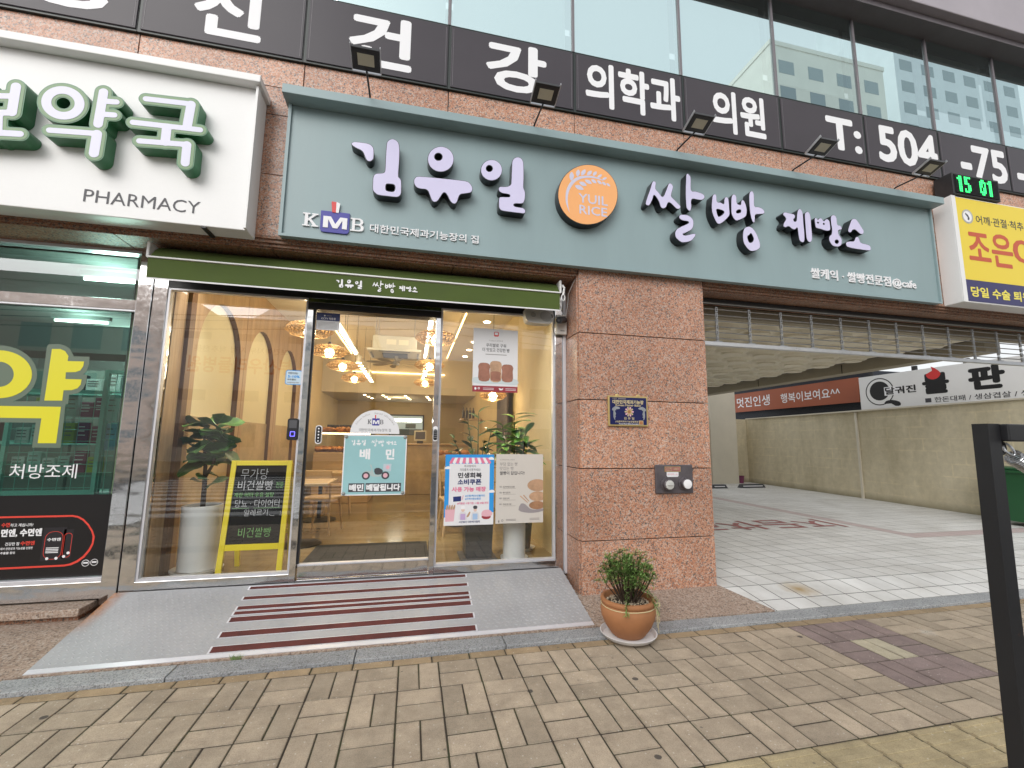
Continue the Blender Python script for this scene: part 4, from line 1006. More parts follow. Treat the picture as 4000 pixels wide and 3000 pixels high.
_t = NT(m_floor); _a = _t.noise(1.1, 6, 0.7, _t.mapn(_t.pos(), (0.35, 1.6, 1))); _t.col(_t.ramp(_a, [(0.3, (0.17,0.125,0.065)), (0.55, (0.30,0.235,0.13)), (0.72, (0.42,0.34,0.21))]))
WXL, WXR, YB = -2.15, 1.56, 13.5
shop_floor = struct(rbox('shop_floor', -2.4, 2.75, 4.42, 14.2, 0.0, FLZ, m_floor))
for i in range(8):
    for j in range(14):
        pass
# left wall: oak panels pierced by three arches, cream plaster behind
ARCH = [(4.93, 6.08, 2.99), (6.30, 7.44, 3.01), (7.72, 8.82, 3.02)]
cont = [[(4.44, FLZ), (9.15, FLZ), (9.15, 3.6), (4.44, 3.6)]]
for (a, b_, top) in ARCH:
    c0 = (a+b_)/2; r_ = (b_-a)/2; lp = [(a, FLZ+.002), (b_, FLZ+.002)]
    lp += [(c0+r_*cos(pi*i/20), top-r_*1.12+r_*1.12*sin(pi*i/20)) for i in range(21)]
    cont.append(lp)
vs, fs = curve_mesh(cont, 0.062)
wall_left = struct(mesh_obj('shop_wall_left', [(WXL-.062+d, x, z) for x, z, d in vs], fs, m_wood))
for (a, b_, top) in ARCH:
    c0 = (a+b_)/2; r_ = (b_-a)/2-.002; pr = [(b_-.002, FLZ+.01)]+[(c0+r_*cos(pi*i/20), top-r_*1.12+r_*1.12*sin(pi*i/20)) for i in range(21)]+[(a+.002, FLZ+.01)]
    lin = B()
    V_ = []; 
    for (y, z) in pr: V_ += [(WXL-.061, y, z), (WXL-.002, y, z)]
    lin.add(V_, [(2*i, 2*i+1, 2*i+3, 2*i+2) for i in range(len(pr)-1)]); lin.o('arch_lining', m_woodd, wall_left)
for y in (6.19, 7.58, 9.0): rbox('panel_seam', WXL-.001, WXL+.0015, y, y+.006, FLZ, 3.55, m_woodd, wall_left)
rbox('dark_upright', WXL, WXL+.035, 4.66, 4.76, FLZ, 3.5, m_woodd, wall_left)
struct(rbox('arch_back_wall', WXL-.20, WXL-.064, 4.42, 9.2, 0.0, 3.7, m_archc))
for (a, b_, top) in ARCH: rbox('stone_dado', WXL-.064, WXL-.045, a, b_, FLZ, 1.70, m_wain, wall_left)
def fluted(name, x, y0, y1, z0, z1, sgn, m, pitch=0.06):
    b = B(); n_ = int((y1-y0)/pitch); prof = []
    for i in range(n_):
        for k in range(4):
            a = pi*k/4; prof.append((y0+(i+k/4)*pitch, x+sgn*0.022*sin(a)))
    prof.append((y1, x))
    V_ = []
    for (y, xx) in prof: V_ += [(xx, y, z0), (xx, y, z1)]
    b.add(V_, [(2*i, 2*i+1, 2*i+3, 2*i+2) for i in range(len(prof)-1)]); return b.o(name, m)
struct(fluted('fluted_wall_left', WXL, 9.16, YB, FLZ, 3.6, 1, m_flute))
struct(fluted('fluted_wall_right', WXR, 4.44, YB, FLZ, 3.6, -1, m_flute))
struct(rbox('shop_wall_right', WXR+.002, WXR+.10, 4.42, YB+.2, 0.0, 3.9, m_archc)); struct(rbox('shop_wall_left_outer', -2.46, -2.36, 4.43, YB+.2, 0, 3.9, m_archc))
bw = struct(rbox('shop_wall_back', -2.4, 1.7, YB, YB+.15, 0.0, 3.9, m_flute))
# ceiling with a raised tray, warm cove light and a lower bulkhead at the back
struct(B().box(-2.36, -1.50, 4.42, 11.0, 3.50, 3.86).box(0.80, 1.70, 4.42, 11.0, 3.50, 3.86).box(-1.50, 0.80, 4.42, 4.9, 3.50, 3.86).o('shop_ceiling_border', m_ceil))
struct(rbox('shop_ceiling', -1.50, 0.80, 4.9, 11.0, 3.72, 3.86, m_ceil))
struct(rbox('shop_bulkhead', -2.36, 1.70, 11.0, YB, 2.60, 3.86, m_ceil))
m_cove = mat('cove_light_strip', (1,0.8,0.5), 0.5, emit=(1.0,0.66,0.30), estr=5.0)
cove = tag(B().box(-1.495, -1.480, 5.0, 10.95, 3.53, 3.545).box(0.78, 0.795, 5.0, 10.95, 3.53, 3.545).box(-1.45, 0.75, 10.97, 10.985, 3.10, 3.115).o('cove_light', m_cove), 'warm strip light running round the bakery ceiling tray', 'strip light')
# lamps
m_bulb = mat('warm_bulb', (1,0.9,0.7), 0.5, emit=(1.0,0.72,0.38), estr=14.0)
m_tube = mat('bright_led_tube', (1,1,1), 0.5, emit=(1.0,0.93,0.78), estr=9.0)
m_spot = mat('spot_lens', (1,1,1), 0.5, emit=(1.0,0.80,0.50), estr=12.0)
m_rat = grime('rattan', (0.46,0.30,0.14), 0.25, 30.0, 0.7, fine=200, bump=0.5)
m_cream_p = mat('cream_enamel', (0.72,0.67,0.54), 0.4)
def lamp_light(name, loc, e, col=(1.0,0.80,0.50), r=0.06, parent=None):
    l_ = bpy.data.lights.new(name, 'POINT'); l_.energy = e; l_.color = col; l_.shadow_soft_size = r
    o_ = bpy.data.objects.new(name, l_); link(o_, parent, Vector(loc)); return o_
def pendant(x, y, z, label, dia=0.50):
    p = thing('pendant_lamp', label, 'pendant lamp', (x, y, z), 'rattan pendant lamps in the bakery')
    R_ = dia/2; sh = B()
    prof = [(0.04, 0.10), (R_*.5, 0.095), (R_*.82, 0.07), (R_, 0.02), (R_*.98, 0.0), (R_*.72, -0.045), (R_*.36, -0.06)]
    # open weave: crossing strips wound round the lens-shaped shade
    def at_(t, a):
        t = max(0, min(0.9999, t))*(len(prof)-1); i = int(t); f_ = t-i
        r = prof[i][0]*(1-f_)+prof[i+1][0]*f_; h = prof[i][1]*(1-f_)+prof[i+1][1]*f_
        return Vector((x+r*cos(a), y+r*sin(a), z+h))
    for s_ in (-1, 1):
        for k in range(26):
            a0 = 2*pi*k/26; pts = [at_(j/9, a0+s_*1.5*j/9) for j in range(10)]
            V_ = []
            for j, q in enumerate(pts):
                d_ = Vector((-sin(a0+s_*1.5*j/9), cos(a0+s_*1.5*j/9), 0))*0.0055*(0.4+min(1, q.xy.length*0+1)); V_ += [q-d_, q+d_]
            sh.add(V_, [(2*j, 2*j+1, 2*j+3, 2*j+2) for j in range(9)])
    for t in (0.0, 0.2, 0.42, 0.6, 0.8, 1.0):
        sh.tube([at_(t, 2*pi*i/24) for i in range(25)], 0.004, 4, False)
    sh.o('woven_shade', m_rat, p)
    B().ell((x, y, z-0.005), 0.065, 0.065, 0.065, 14, 10).o('bulb', m_bulb, p, 0)
    B().lathe([(0.03, 0.0), (0.03, 0.03), (0.012, 0.05)], (x, y, z+0.098), 12).o('canopy', m_blkm, p)
    B().tube([(x, y, z+0.148), (x, y, 3.72)], 0.0035, 5).o('cord', m_blkm, p)
    lamp_light('lamp_light', (x, y, z-0.10), 5.0, parent=p)
for (y, lab) in ((5.1, 'nearest rattan pendant lamp on the left, half behind the door jamb'), (6.3, 'large rattan pendant lamp left of the door, second from the glass'), (7.5, 'rattan pendant lamp third in the left row, above the bread counter side'), (9.0, 'farthest rattan pendant lamp of the left row')):
    pendant(-1.15, y, 2.66, lab)
for (y, lab) in ((5.3, 'nearest rattan pendant lamp on the right, behind the right door jamb'), (7.3, 'middle rattan pendant lamp of the right row'), (9.6, 'farthest rattan pendant lamp of the right row')):
    pendant(0.24, y, 2.70, lab)
pendant(1.12, 6.2, 2.12, 'low rattan pendant lamp at the right edge of the right window', 0.40)
for x, lab in ((-0.98, 'left ceiling track with a bright tube and a row of spot heads'), (0.20, 'right ceiling track with a bright tube and a row of spot heads')):
    tr = thing('light_track', lab, 'track light', (x, 8.5, 2.93), 'lighting tracks in the bakery')
    B().box(x-.018, x+.018, 5.0, 12.9 if False else 10.9, 2.975, 3.0).o('rail', m_cream_p, tr)
    B().box(x-.045, x-.012, 5.1, 7.9, 2.945, 2.972, 0.004).o('tube', m_tube, tr)
    for y in (5.4, 6.6, 7.8, 9.0, 10.2): B().tube([(x, y, 3.0), (x, y, 3.72)], 0.003, 4).o('hanger', m_blkm, tr)
    for k in range(9):
        y = 8.05+k*0.32
        sp = B().lathe([(0.05, 0.0), (0.053, 0.125), (0.02, 0.145)], (x+.01, y, 2.83), 12).o('spot_head', m_cream_p, tr, 30)
        B().lathe([(0.047, 0.0), (0.047, 0.004)], (x+.01, y, 2.822), 12).o('lens', m_spot, sp)
    for y in (6.4, 9.4): lamp_light('track_glow', (x, y, 2.80), 8.5, (1.0,0.82,0.55), 0.15, tr)
dls = [(-1.85, 4.72), (-1.30, 4.66), (0.70, 4.66), (1.12, 4.66), (-1.85, 5.75), (-1.85, 8.2), (-1.85, 10.3), (1.18, 7.2), (1.18, 8.0), (1.18, 8.8), (1.18, 9.6), (1.18, 10.4)]  # front four, unseen above the window, are added to brighten that area
for i, (x, y) in enumerate(dls):
    dl = B().lathe([(0.055, 0.0), (0.055, 0.008)], (x, y, 3.49), 16).o('downlight', m_spot)
    tag(dl, 'small round recessed downlight in the bakery ceiling border, front four added for light', 'downlight', 'recessed downlights in the bakery ceiling')
    if y < 5.0:
        l_ = bpy.data.lights.new('window_fill_beam', 'SPOT'); l_.energy = 60.0; l_.color = (1.0,0.93,0.82); l_.spot_size = radians(80); l_.spot_blend = 0.6; l_.shadow_soft_size = 0.06  # added fill beam for the plants and board behind the glass
        link(bpy.data.objects.new('window_fill_beam', l_), dl, Vector((x, y, 3.48)))
for i, x in enumerate((-1.2, -0.75, -0.2, 0.35)):
    for j in range(3):
        dl = B().lathe([(0.035, 0.0), (0.035, 0.006)], (x+j*.05, 11.5+j*.45, 2.591), 12).o('downlight', m_spot); tag(dl, 'tiny downlight under the low ceiling at the back of the bakery', 'downlight', 'downlights at the back of the bakery')
lamp_light('back_counter_glow', (-0.4, 12.0, 2.45), 8.0, r=0.2, parent=None)
# air conditioner cassette and ceiling fan
ac = thing('air_conditioner', 'square ceiling cassette air conditioner hanging on rods', 'air conditioner', (-0.32, 7.3, 2.86))
m_ac = grime('ac_casing', (0.56,0.54,0.46), 0.05, 3.0, 0.5)
B().box(-0.66, 0.02, 7.05, 7.70, 2.905, 3.12, 0.01).o('casing', m_ac, ac); B().box(-0.735, 0.095, 6.97, 7.78, 2.862, 2.903, 0.012).o('grille_panel', m_ac, ac)
B().box(-0.56, -0.08, 7.0, 7.03, 2.856, 2.8615).box(-0.70, -0.67, 7.12, 7.6, 2.856, 2.8615).box(0.03, 0.06, 7.12, 7.6, 2.856, 2.8615).o('air_slot', m_black, ac)
B().box(-0.52, -0.12, 7.16, 7.60, 2.855, 2.8615).o('intake_grille', m_dgrey, ac)
B().box(-0.45, -0.30, 7.042, 7.049, 2.98, 3.06).box(-0.26, -0.11, 7.042, 7.049, 2.98, 3.06).o('cover_plate', m_cream_p, ac)
for (x, y) in ((-0.62, 7.1), (-0.02, 7.1), (-0.62, 7.65), (-0.02, 7.65)): B().tube([(x, y, 3.0), (x, y, 3.72)], 0.005, 5).o('rod', m_galv, ac)
fan = thing('ceiling_fan', 'grey ceiling fan with flat blades under the air conditioner', 'fan', (-0.30, 7.38, 2.70))
m_fan = mat('grey_fan_plastic', (0.30,0.29,0.27), 0.4)
B().lathe([(0.05, 0.0), (0.06, 0.03), (0.05, 0.06), (0.03, 0.07), (0.03, 0.145)], (-0.30, 7.38, 2.71), 16).o('hub', m_fan, fan, 30)
for k in range(8):
    a = 2*pi*k/8+0.2; d_ = Vector((cos(a), sin(a), 0)); s_ = Vector((-sin(a), cos(a), 0.25)).normalized(); c0 = Vector((-0.30, 7.38, 2.735))
    b = B(); V_ = []
    for t, wd in ((0.05,.012),(0.14,.014),(0.2,.035),(0.32,.05),(0.42,.045),(0.47,.02)): V_ += [c0+d_*t-s_*wd, c0+d_*t+s_*wd]
    b.add(V_, [(2*i, 2*i+1, 2*i+3, 2*i+2) for i in range(5)]); b.o('blade', m_fan, fan)
# kitchen window in the back wall, service counter, till, display case with bread
kw = thing('kitchen_window', 'lit kitchen serving window in the back wall of the bakery', 'window', (-0.15, YB-.02, 1.62))
m_kit = mat('lit_kitchen', (0.30,0.36,0.34), 0.4, emit=(0.55,0.62,0.56), estr=0.35); m_kdk = mat('kitchen_steel', (0.10,0.12,0.12), 0.3, 0.6)
rbox('view', -0.62, 0.30, YB-.012, YB-.004, 1.62, 2.19, m_kit, kw); rbox('light_band', -0.55, 0.26, YB-.02, YB-.013, 2.02, 2.10, m_tube, kw)
B().box(-0.60, 0.28, YB-.03, YB-.013, 1.62, 1.80).box(-0.2, 0.1, YB-.03, YB-.013, 1.82, 1.96).o('equipment', m_kdk, kw)
f = B(); f.box(-0.66, 0.34, YB-.035, YB-.001, 2.19, 2.23).box(-0.66, -0.62, YB-.035, YB-.001, 1.60, 2.19).box(0.30, 0.34, YB-.035, YB-.001, 1.60, 2.19); f.o('frame', m_dgrey, kw)
ctr = thing('service_counter', 'travertine fronted service counter at the back of the bakery', 'counter', (0.2, 10.6, FLZ))
B().box(-0.10, 1.30, 10.4, 11.0, FLZ, 1.36, 0.01).o('counter_body', m_wain, ctr); B().box(-0.14, 1.34, 10.36, 11.04, 1.362, 1.40, 0.006).o('counter_top', m_woodl, ctr)
till = thing('till', 'cream till screen standing on the service counter', 'till', (0.18, 10.6, 1.40)); B().box(0.05, 0.33, 10.52, 10.62, 1.46, 1.70, 0.01).o('screen_body', m_cream_p, till); rbox('screen', 0.08, 0.30, 10.512, 10.519, 1.50, 1.67, m_scr, till); B().box(0.12, 0.26, 10.5, 10.72, 1.401, 1.46, 0.008).o('stand', m_black, till)
dsp = thing('bread_display', 'long lit bread display case along the left side of the bakery', 'display case', (-1.35, 9.6, FLZ))
B().box(-1.85, -0.80, 9.2, 10.4, FLZ, 1.22, 0.01).o('base', m_woodl, dsp); B().box(-1.85, -0.80, 9.2, 10.4, 1.60, 1.625).o('top_shelf', m_woodl, dsp)
rbox('shelf_light', -1.83, -0.82, 9.205, 9.225, 1.583, 1.598, m_bulb, dsp); rbox('tray', -1.82, -0.83, 9.25, 10.3, 1.222, 1.24, m_woodd, dsp)
for x in (-1.84, -0.82): rbox('end_glass', x, x+.01, 9.2, 10.4, 1.24, 1.599, m_glass, dsp)
m_bread = grime('baked_crust', (0.46,0.20,0.06), 0.35, 18.0, 0.45, per=0.2)
bl = B().ell((0,0,0), 0.10, 0.07, 0.055, 12, 8); lme = master('bread_loaf', bl, m_bread); lme.polygons.foreach_set('use_smooth', [True]*len(lme.polygons))
for i in range(26):
    o_ = bpy.data.objects.new('bread_loaf', lme); lev = 0 if i < 16 else 1
    x = -1.75+((i % 8) if lev == 0 else (i-16) % 10)*(0.125 if lev == 0 else 0.1); y = 9.36+((i//8)*.22 if lev == 0 else RND.uniform(0, .1))
    link(o_, None, Vector((x+RND.uniform(-.02,.02), y, (1.29 if lev == 0 else 1.675)))); o_.rotation_euler = (0, 0, RND.uniform(0, 3)); o_.scale = (RND.uniform(.7,1.05), RND.uniform(.8,1.1), RND.uniform(.7,1.1))
    tag(o_, 'golden loaf in the display case' if lev == 0 else 'wrapped golden loaf on top of the display case', 'bread', 'loaves in the display case' if lev == 0 else 'loaves on top of the display case')
for i in range(8):
    o_ = bpy.data.objects.new('bread_loaf', lme); link(o_, None, Vector((0.55+(i % 4)*.17, 8.9+(i//4)*.2, 1.235))); o_.rotation_euler = (0, 0, i*.8); tag(o_, 'golden loaf on the tasting table behind the right window', 'bread', 'loaves on the tasting table')
tt = thing('tasting_table', 'beech table of loaves behind the right window', 'table', (0.8, 9.0, FLZ)); B().box(0.40, 1.30, 8.75, 9.3, 1.14, 1.18, 0.005).o('tabletop', m_woodl, tt)
for (x, y) in ((0.44,8.8),(1.26,8.8),(0.44,9.25),(1.26,9.25)): rbox('leg', x-.025, x+.025, y-.025, y+.025, FLZ, 1.139, m_woodl, tt)
bx_ = thing('product_boxes', 'row of dark boxes on the shelf behind the bread display', 'boxes', (-1.5, 10.9, 1.63))
for i in range(4): B().box(-1.85+i*.13, -1.74+i*.13, 10.45, 10.6, 1.626, 1.80).o('box', m_dgrey, bx_)
sh_ = thing('wall_shelf', 'small wooden wall shelf holding dark bottles', 'shelf', (1.25, 9.9, 1.95)); B().box(1.05, 1.53, 9.75, 10.1, 1.94, 1.97).o('board', m_woodl, sh_)
for i in range(4):
    bt = B().lathe([(0.03, 0.0), (0.03, 0.16), (0.012, 0.2), (0.012, 0.25)], (1.12+i*.075, 9.9, 1.971), 10).o('bottle', m_black, None, 30); tag(bt, 'dark bottle on the small wooden wall shelf', 'bottle', 'bottles on the wall shelf')
# cafe tables and chairs along the left wall
def cafe_table(x, y, label):
    t = thing('cafe_table', label, 'table', (x, y, FLZ)); B().box(x-.34, x+.34, y-.34, y+.34, FLZ+.70, FLZ+.73, 0.006).o('tabletop', m_woodl, t)
    B().tube([(x, y, FLZ+.02), (x, y, FLZ+.70)], 0.03, 10).o('column', m_blkm, t); B().lathe([(0.25, 0.0), (0.25, 0.012), (0.05, 0.03)], (x, y, FLZ+.001), 20).o('foot', m_blkm, t)
def cafe_chair(x, y, a, label):
    t = thing('cafe_chair', label, 'chair', (x, y, FLZ), 'beech chairs in the bakery'); t.rotation_euler = (0, 0, a)
    def L(b, n, m): 
        o_ = b.o(n, m, None); o_.parent = t; o_.location = WL[o_.name]-Vector((0, 0, 0)); return o_
    L(B().box(-.21, .21, -.21, .21, .43, .465, 0.01), 'seat', m_woodl)
    for sx_ in (-1, 1):
        for sy in (-1, 1): L(B().tube([(sx_*.17, sy*.17, .43), (sx_*.21, sy*.21, 0.0)], [.018, .012], 8), 'leg', m_woodl)
    for sx_ in (-1, 1): L(B().tube([(sx_*.19, .19, .46), (sx_*.20, .24, .80)], .014, 8), 'back_post', m_woodl)
    b = B(); V_ = []
    for i in range(9):
        u = -1+i/4; V_ += [(u*.22, .245-.05*u*u+.03, .66), (u*.22, .255-.05*u*u+.03, .82), (u*.22, .26-.05*u*u+.045, .66), (u*.22, .27-.05*u*u+.045, .82)]
    F_ = []
    for i in range(8): o4 = i*4; F_ += [(o4, o4+4, o4+5, o4+1), (o4+2, o4+3, o4+7, o4+6), (o4+1, o4+5, o4+7, o4+3), (o4, o4+2, o4+6, o4+4)]
    b.add(V_, F_); L(b, 'backrest', m_woodl)
cafe_table(-1.25, 5.75, 'square beech table just behind the chalkboard'); cafe_table(-1.35, 7.4, 'square beech table further back beside the arches'); cafe_table(0.75, 6.7, 'square beech table behind the right window posters')
cafe_chair(-1.15, 6.45, 2.9, 'beech chair between the two tables by the arches'); cafe_chair(-1.2, 8.1, 3.3, 'beech chair behind the farther table by the arches'); cafe_chair(0.62, 6.05, 0.1, 'beech chair behind the blue coupon poster'); cafe_chair(0.75, 7.4, 3.1, 'beech chair on the far side of the table behind the right window')
mt = tag(B().box(-1.02, 0.22, 4.72, 5.62, FLZ+.001, FLZ+.012, 0.003).o('door_mat', grime('charcoal_mat', (0.030,0.029,0.028), 0.3, 20, 0.95, fine=260, bump=0.8)), 'large charcoal mat on the floor just inside the bakery door', 'mat')
m_curt = grime('grey_curtain', (0.13,0.11,0.10), 0.2, 5.0, 0.9)
cu = B(); V_ = []
for i in range(60): V_ += [(1.42+0.03*sin(i*1.05), 6.6+i*.012, FLZ+.02), (1.42+0.03*sin(i*1.05), 6.6+i*.012, 2.6)]
cu.add(V_, [(2*i, 2*i+1, 2*i+3, 2*i+2) for i in range(59)]); tag(cu.o('curtain', m_curt, None, 0), 'dark grey hanging curtain at the right wall of the bakery', 'curtain')

# ================================================================== WINDOW POSTERS AND STICKERS
PYS = 4.3285                                          # just on the street side of the glass
def paper(name, label, cat, x0, x1, z0, z1, m, th=0.0012, y=None, r=0.0):
    y = PYS if y is None else y
    o_ = plate(name, [rrect(x0, x1, z0, z1, r) if r else [(x0, z0), (x1, z0), (x1, z1), (x0, z1)]], y, th, m, None)
    if label: tag(o_, label, cat)
    return o_
def rect(x0, x1, z0, z1): return [(x0, z0), (x1, z0), (x1, z1), (x0, z1)]
def lay(n, parent, m, loops, name='print', y=None): return plate(name, loops, (PYS-.0014 if y is None else y)-0.0004*n, 0.0, m, parent)
m_paper = grime('white_poster_paper', (0.74,0.74,0.76), 0.02, 2.0, 0.45); m_beige = grime('beige_poster_paper', (0.60,0.565,0.52), 0.04, 1.5, 0.45)
m_sky = mat('sky_blue_print', (0.03,0.30,0.72), 0.4); m_pink = mat('pink_print', (0.72,0.20,0.33), 0.4); m_lpink = mat('pale_pink_print', (0.72,0.42,0.48), 0.4); m_lav = mat('lavender_print', (0.50,0.36,0.60), 0.4); m_mint = grime('mint_poster_print', (0.30,0.53,0.56), 0.06, 2.0, 0.4)
m_crust = grime('printed_bread', (0.50,0.31,0.19), 0.25, 14.0, 0.5); m_crust2 = grime('printed_bread_slice', (0.34,0.15,0.10), 0.25, 12.0, 0.5); m_wine = mat('wine_red_print', (0.30,0.035,0.05), 0.4); m_gtext = mat('grey_print', (0.22,0.20,0.20), 0.5); m_skin = mat('printed_face', (0.70,0.50,0.42), 0.5); m_navy2 = mat('navy_print', (0.02,0.035,0.15), 0.4)
# CCTV notice on the door glass
DYS = 4.3338
nt = paper('notice_sheet', 'small white and navy CCTV notice at the top left of the door', 'notice', -0.925, -0.715, 2.505, 2.672, m_paper, y=DYS)
dl_ = lambda n, m, lp: lay(n, nt, m, lp, y=DYS-.0014)
dl_(0, m_navy2, [rect(-0.925, -0.715, 2.597, 2.672)]); text('CCTV 작동중', -0.882, -0.752, 2.606, 2.629, DYS-.0022, m_wht, nt, bold=0.02); plate('emblem', [circle(-0.852, 2.645, .007, n=10)], DYS-.0018, 0, m_wht, nt); rbox('print', -0.84, -0.79, DYS-.002, DYS-.0017, 2.642, 2.648, m_gtext, nt)
for i in range(6): rbox('text_line', -0.905+(0.02 if i == 0 else 0), -0.735-(0.02 if i == 0 else 0), DYS-.0020, DYS-.0016, 2.580-i*.012, 2.5825-i*.012, m_gtext, nt)
# discount sticker
st = paper('discount_sticker', 'pale blue rounded discount sticker on the glass left of the door', 'sticker', -1.152, -1.012, 1.972, 2.107, m_sky, r=0.018)
lay(0, st, mat('pale_blue_paper', (0.55,0.68,0.78), 0.4), [rrect(-1.146, -1.018, 1.978, 2.101, .015)])
text('쿠팡이츠는', -1.133, -1.048, 2.070, 2.089, PYS-.0024, m_dkprint, st, bold=.02); text('5-10%', -1.133, -1.031, 2.036, 2.060, PYS-.0024, m_sky, st, bold=.04); text('와우할인', -1.135, -1.062, 2.012, 2.029, PYS-.0024, m_dkprint, st, bold=.03); text('coupang eats', -1.137, -1.032, 1.985, 1.998, PYS-.0024, m_gtext, st, bold=.03)
# semicircular association sign
sx0, sx1, szb, szt = -0.565, -0.118, 1.535, 1.758
cxm = (sx0+sx1)/2; rr = (sx1-sx0)/2
half = [(cxm+rr*cos(pi*i/32), szb+(szt-szb)*sin(pi*i/32)) for i in range(33)]
sm = tag(plate('association_sign', [half], DYS, 0.003, m_paper, None), 'white semicircular KMB association sign on the door glass', 'sign')
kmb(cxm-.072, cxm+.072, 1.612, 1.712, DYS-.0034, sm, 0.0004, m_dkprint, m_wht)
text('대한민국제과기능장의 집', cxm-.143, cxm+.143, 1.556, 1.583, DYS-.0036, m_dkprint, sm, bold=.005)
arc = 'Korean Master   Bakers Association'
for i, ch in enumerate(arc):
    if ch == ' ': continue
    a = radians(152-124*i/(len(arc)-1)); R1, R2 = rr*.86, (szt-szb)*.86
    px_, pz_ = cxm+R1*cos(a), szb+R2*sin(a); rot = a-pi/2
    def tf(p, px_=px_, pz_=pz_, rot=rot): return (px_+p[0]*cos(rot)-p[2]*sin(rot), p[1], pz_+p[0]*sin(rot)+p[2]*cos(rot))
    text(ch, -.0042, .0042, -.007 if ch in 'KMBAkst' else -.007, .009 if ch in 'KMBAkst' else .004, DYS-.0036, m_gtext, sm, tf=tf, res=1)
# mint delivery poster with suction cups
dp = paper('delivery_poster', 'square mint delivery poster with a scooter, held on the door by four suction cups', 'poster', -0.612, -0.045, 0.968, 1.522, m_wht, y=DYS, r=0.012)
Q = lambda n: DYS-.0014-.0004*n
plate('print', [rrect(-0.603, -0.054, 0.977, 1.513, .008)], Q(0), 0, m_mint, dp)
small_word(-0.548, -0.088, 1.452, 1.15, Q(1), m_wht, dp, gap=closeup)
text('배', -0.47, -0.375, 1.295, 1.395, Q(1), m_wht, dp, bold=.04); text('민', -0.235, -0.155, 1.295, 1.395, Q(1), m_wht, dp, bold=.04)
def sc_(l): return [(-0.612+x/1310*0.705-0.055+0.0, 1.575-y/1659*0.662) for x, y in l]
DPX = lambda l: [(-0.612+(x-80)/1090*0.567, 1.522-(y-515)/1045*0.554) for x, y in l]
plate('print', [smooth_loop(DPX([(430,1170),(500,1140),(560,1150),(570,1100),(540,1040),(570,1040),(620,1200),(740,1205),(770,1170),(840,1160),(890,1190),(880,1220),(760,1230),(700,1240),(600,1240),(530,1210),(420,1230)]), 2)], Q(2), 0, mat('pale_grey_print', (0.42,0.50,0.50), 0.4), dp)
plate('print', [DPX([(775,1020),(915,1020),(905,1150),(770,1140)])], Q(2), 0, mat('pale_blue_print', (0.48,0.56,0.62), 0.4), dp); plate('print', [[(x, z) for x, z in circle(*DPX([(850,1080)])[0], 0.018, n=16)]], Q(3), 0, m_lpink, dp)
plate('print', [smooth_loop(DPX([(620,1110),(700,1090),(770,1140),(740,1200),(640,1200)]), 2)], Q(2), 0, m_dkprint, dp)
for (x, y) in ((480,1225),(815,1220)):
    c0 = DPX([(x, y)])[0]; plate('print', [circle(*c0, 0.036, n=24)], Q(3), 0, m_dkprint, dp); plate('print', [circle(*c0, 0.021, n=20)], Q(4), 0, m_lpink, dp)
plate('print', [[(x, z) for x, z in rect(-0.552, -0.413, 0.998, 1.078)]], Q(1), 0, m_dkprint, dp); plate('print', [rect(-0.402, -0.083, 0.998, 1.078)], Q(1), 0, m_dkprint, dp)
text('배민', -0.545, -0.420, 1.006, 1.070, Q(2), m_wht, dp, bold=.05); text('배달됩니다', -0.395, -0.090, 1.006, 1.070, Q(2), m_wht, dp, bold=.05)
m_cup = mat('suction_cup_rubber', (0.28,0.30,0.29), 0.15)
for (x, z) in ((-0.594,1.504),(-0.062,1.504),(-0.592,0.986),(-0.066,0.986)):
    B().lathe([(0.017, 0.0), (0.014, -0.004), (0.006, -0.008), (0.006, -0.013)], (x, Q(4), z), 14, 'y').o('suction_cup', m_cup, dp, 30)
# upper right bread poster
up = paper('bread_poster', 'tall white poster of three loaves high on the right window', 'poster', 0.572, 1.038, 1.968, 2.622, m_paper)
lay(0, up, m_wine, [rect(0.572, 1.038, 1.968, 2.030)])
text('우리쌀로 구워', 0.705, 0.912, 2.432, 2.470, PYS-.0020, m_dkprint, up, bold=.012); text('더 맛있고 건강한 빵', 0.668, 0.950, 2.383, 2.422, PYS-.0020, m_dkprint, up, bold=.012)
text('더 맛있고 건강하게', 0.735, 0.875, 2.492, 2.506, PYS-.0020, m_gtext, up); plate('emblem', [rrect(.785, .835, 2.545, 2.595, .012), rrect(.793, .827, 2.560, 2.588, .004)], PYS-.0020, 0, m_red, up); rbox('text_line', .70, .92, PYS-.0024, PYS-.002, 2.352, 2.358, m_gtext, up)
def loaf(cx_, w_, z0, z1): return smooth_loop([(cx_-w_*.42, z0), (cx_+w_*.42, z0), (cx_+w_*.46, z0+(z1-z0)*.6), (cx_+w_*.5, z0+(z1-z0)*.82), (cx_+w_*.3, z1), (cx_-w_*.3, z1), (cx_-w_*.5, z0+(z1-z0)*.82), (cx_-w_*.46, z0+(z1-z0)*.6)], 3)
lay(0, up, mat('pale_cloth_print', (0.55,0.62,0.64), .5), [smooth_loop([(.575,2.06),(.70,2.045),(.85,2.052),(1.03,2.047),(1.036,2.10),(.95,2.115),(.8,2.105),(.65,2.118),(.578,2.108)], 2)])
lay(1, up, m_crust2, [loaf(.688, .122, 2.085, 2.262)]); lay(1, up, m_crust2, [loaf(.930, .122, 2.085, 2.255)]); lay(2, up, m_crust, [loaf(.808, .125, 2.083, 2.285)]); lay(3, up, m_crust2, [loaf(.808, .105, 2.088, 2.180)])
for i in range(2): rbox('text_line', .68, .79, PYS-.0026, PYS-.0022, 2.005-i*.014, 2.009-i*.014, m_wht, up); rbox('text_line', .91, 1.02, PYS-.0026, PYS-.0022, 2.005-i*.014, 2.009-i*.014, m_wht, up)
